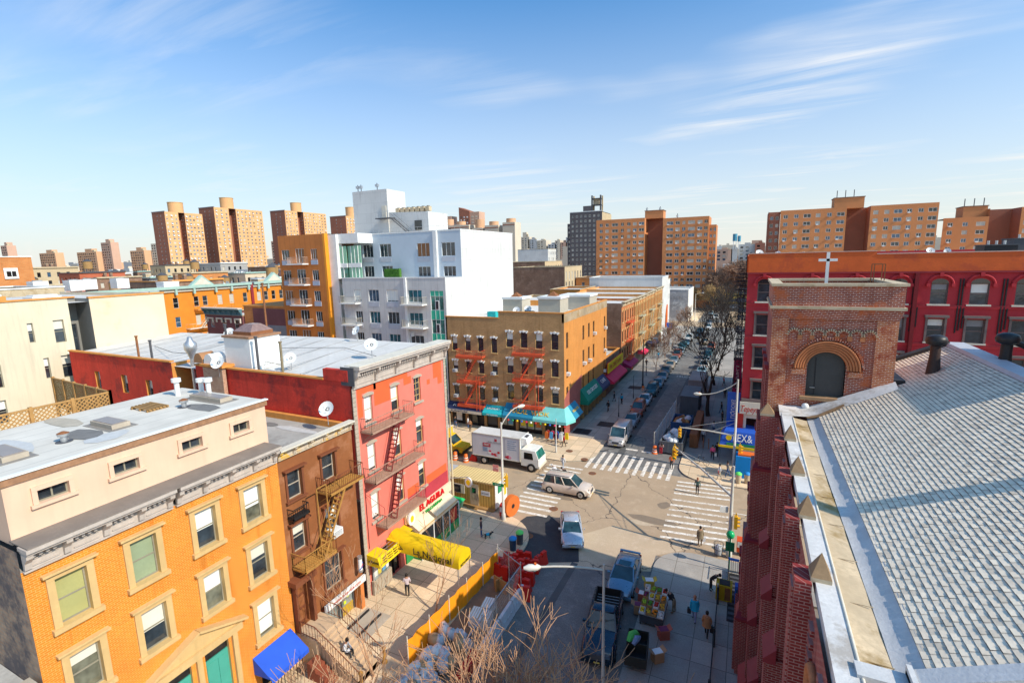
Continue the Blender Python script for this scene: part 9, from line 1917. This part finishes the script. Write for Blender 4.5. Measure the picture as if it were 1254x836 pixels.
for y in (-.52, .52):
 mb = MB(); mb.tube([(0, y + .33 * math.cos(2 * PI * k / 20), .34 + .33 * math.sin(2 * PI * k / 20)) for k in range(21)], .022, rubber, 5)
 for k in range(8): mb.bar((0, y, .34), (0, y + .32 * math.cos(PI * k / 4), .34 + .32 * math.sin(PI * k / 4)), .006, .006, steel)
 mb.build('wheel', bk_, world=False)
mb = MB();
for a, b in (((0, -.52, .34), (0, -.05, .3)), ((0, -.05, .3), (0, -.2, .85)), ((0, -.52, .34), (0, -.17, .75)), ((0, -.17, .75), (0, .36, .78)), ((0, -.05, .3), (0, .38, .68)), ((0, .34, .92), (0, .52, .34))): mb.tube([a, b], .02, black, 6)
mb.build('frame', bk_, world=False); mb = MB(); mb.tube([(-.25, .28, .95), (0, .34, .98), (.25, .28, .95)], .014, steel, 5); mb.build('handlebar', bk_, world=False); mb = MB(); mb.hexa([(-.05, -.3, .86), (.05, -.3, .86), (.02, -.06, .86), (-.02, -.06, .86), (-.06, -.3, .92), (.06, -.3, .92), (.02, -.06, .9), (-.02, -.06, .9)], black); mb.build('saddle', bk_, world=False)
# ------------------------------------------------------------------ trees (all bare, early spring)
def tree_mesh(seed, H, spread, bark, depth=6, trunk_r=.22, nb=3, minr=.012, up=.35, first=.33, lean=(0, 0), kids0=5, sides=5):
 r = random.Random(seed); tk = MB(); cr_ = MB()
 def grow(p, d, L, rad, lv):
  n = 3 if lv < 3 else 2; pts = [p]; rs = [rad]
  for i in range(n):
   d = (d + Vector((r.gauss(0, .13), r.gauss(0, .13), r.gauss(0, .1) + up * .12))).normalized(); p = p + d * L / n; pts.append(p); rs.append(max(minr, rad * (1 - .45 * (i + 1) / n)))
  (tk if lv == 0 else cr_).tube(pts, rs, bark, 8 if lv == 0 else (sides if lv < 3 else 3), False, True)
  if lv >= depth: return
  k = kids0 if lv == 0 else nb + (r.random() < .35)
  for j in range(k):
   ang = r.uniform(0, 2 * PI) if lv else 2 * PI * j / k + r.uniform(-.3, .3)
   sp_ = r.uniform(.35, .8) * spread if j else r.uniform(.1, .3)
   side = Vector((math.cos(ang), math.sin(ang), 0)); side = (side - d * side.dot(d)); side = side.normalized() if side.length > .01 else Vector((1, 0, 0))
   nd = (d + side * math.tan(sp_) + Vector((0, 0, up * .3))).normalized(); i0 = len(pts) - 1 if j < 2 else r.randrange(1, len(pts))
   grow(pts[i0], nd, L * r.uniform(.62, .86) * (1.25 if lv == 0 else 1), max(minr, rs[i0] * r.uniform(.55, .72)), lv + 1)
 grow(Vector((0, 0, -.1)), Vector((lean[0], lean[1], 1)).normalized(), H * first, trunk_r, 0)
 return tk, cr_
b_tan = pm('tan_twigs', (.60, .34, .19), .8, .3, 2); b_dark = pm('shaded_bark', (.05, .04, .035), .9, .3, 3); b_pink = pm('hazy_twigs', (.34, .22, .16), .9, .25, .3); b_gold = pm('golden_twigs', (.50, .34, .16), .9, .25, .5)  # dark bark colour holds the shade over the right pavement trees
_TM = {}
def tree(label, x, y, key, args, group=None, s=1.0, rz=0, z=.1, name='bare_tree', fit=None):
 t = thing(name, label, 'tree', (x, y, z), rz, group)
 if key not in _TM: tk, c = tree_mesh(**args); _TM[key] = (tk.mesh('trunk'), c.mesh('crown'))
 for nm, me in zip(('trunk', 'crown'), _TM[key]): o = bpy.data.objects.new(nm, me); COL.objects.link(o); o.parent = t
 if fit:
  vs = _TM[key][1].vertices; zm = max(v.co.z for v in vs); rm = sorted(math.hypot(v.co.x, v.co.y) for v in vs)[int(len(vs) * .97)]; t.scale = (fit[1] / rm, fit[1] / rm, fit[0] / zm)
 else: t.scale = (s, s, s)
tree('bare tree with pale orange twigs filling the bottom of the photo', -6.1, 12.6, 'fg', dict(seed=21, H=11.5, spread=.8, bark=b_tan, depth=6, trunk_r=.2, nb=3, minr=.012, up=.6, first=.30, kids0=11, sides=5), fit=(10.0, 5.2))
tree('second bare tree whose twigs rise at the bottom left over the sacks', -12.6, 12.2, 'fg2', dict(seed=5, H=8.6, spread=.8, bark=b_tan, depth=5, trunk_r=.15, nb=3, minr=.015, up=.6, first=.3, kids0=6), fit=(8.2, 3.6))
sm1 = dict(seed=8, H=5.2, spread=.8, bark=b_tan, depth=5, trunk_r=.07, nb=2, minr=.009, up=.7, first=.36, kids0=4)
tree('slender young bare tree on the sunny pavement in front of the yellow canopy', -17.5, 24.0, 'young', sm1)
tree('slender young bare tree nearer us by the foot of the stoop', -17.8, 18.4, 'young', sm1, s=1.1, rz=2)
dk1 = dict(seed=31, H=12, spread=1.0, bark=b_dark, depth=5, trunk_r=.3, nb=2, minr=.035, up=.25, first=.3, kids0=5, lean=(-.15, 0))
dk2 = dict(seed=33, H=12, spread=.95, bark=b_dark, depth=6, trunk_r=.28, nb=2, minr=.03, up=.3, first=.3, kids0=5)
tree('large dark bare tree leaning over the skips on the right pavement', -4.2, 73.5, 'dk1', dk1, s=1.0)
for i, y in enumerate((92, 104, 116, 128, 140, 152)): tree('dark bare street tree on the right pavement, %s past the leaning one' % ordn[i - 1 if i else 0].replace('second', 'first' if i == 0 else 'second'), -4.4, y, 'dk2', dk2, 'dark street trees on the right pavement', s=.8 + .03 * i, rz=i * 1.3)
st_ = dict(seed=41, H=8, spread=.8, bark=b_pink, depth=5, trunk_r=.14, nb=3, minr=.03, up=.4, first=.32, kids0=4)
for i, y in enumerate((101, 113, 124, 150, 160)): tree('small brown bare street tree on the left pavement of the avenue', -15.9, y, 'st', st_, 'small brown street trees on the left pavement', s=.75, rz=i)
pk1 = dict(seed=51, H=17, spread=.9, bark=b_pink, depth=6, trunk_r=.4, nb=3, minr=.07, up=.25, first=.26, kids0=5, sides=3)
pk2 = dict(seed=52, H=15, spread=1.0, bark=b_gold, depth=6, trunk_r=.4, nb=3, minr=.07, up=.2, first=.25, kids0=5, sides=3)
rp_ = random.Random(4)
pts = [(x + rp_.uniform(-3, 3), y + rp_.uniform(-4, 4)) for y in (246, 262, 280, 300, 325, 350) for x in range(-10, 62, 9)] + [(-9, 222), (-3, 250), (2, 238), (8, 228), (14, 232)]
for i, (x, y) in enumerate(pts): tree('tall bare park tree, pinkish brown twigs', x, y, 'pk1', pk1, 'bare trees of the park', s=rp_.uniform(.75, 1.05), rz=rp_.uniform(0, 6), name='park_tree')
pts = [(-66 - 7 * i + rp_.uniform(-2, 2), 232 + rp_.uniform(-8, 10)) for i in range(5)] + [(-95 - 8 * i, 250 + rp_.uniform(-8, 8)) for i in range(5)] + [(-40, 222), (-20, 222), (-12, 212)]
for i, (x, y) in enumerate(pts): tree('golden bare tree at the foot of the slab and dark tower', x, y, 'pk2', pk2, 'golden bare trees at the slab foot', s=rp_.uniform(.6, .8), rz=rp_.uniform(0, 6), name='park_tree')
for i, (x, y, s) in enumerate(((-350, 300, 1.3), (-330, 306, 1.2), (-340, 285, 1.1), (-352, 236, 1.2), (-290, 270, 1.0), (-300, 300, 1.2), (-318, 320, 1.2))): tree('golden bare tree between the orange towers', x, y, 'pk2', pk2, 'golden bare trees between the towers', s=s, rz=i, name='park_tree')
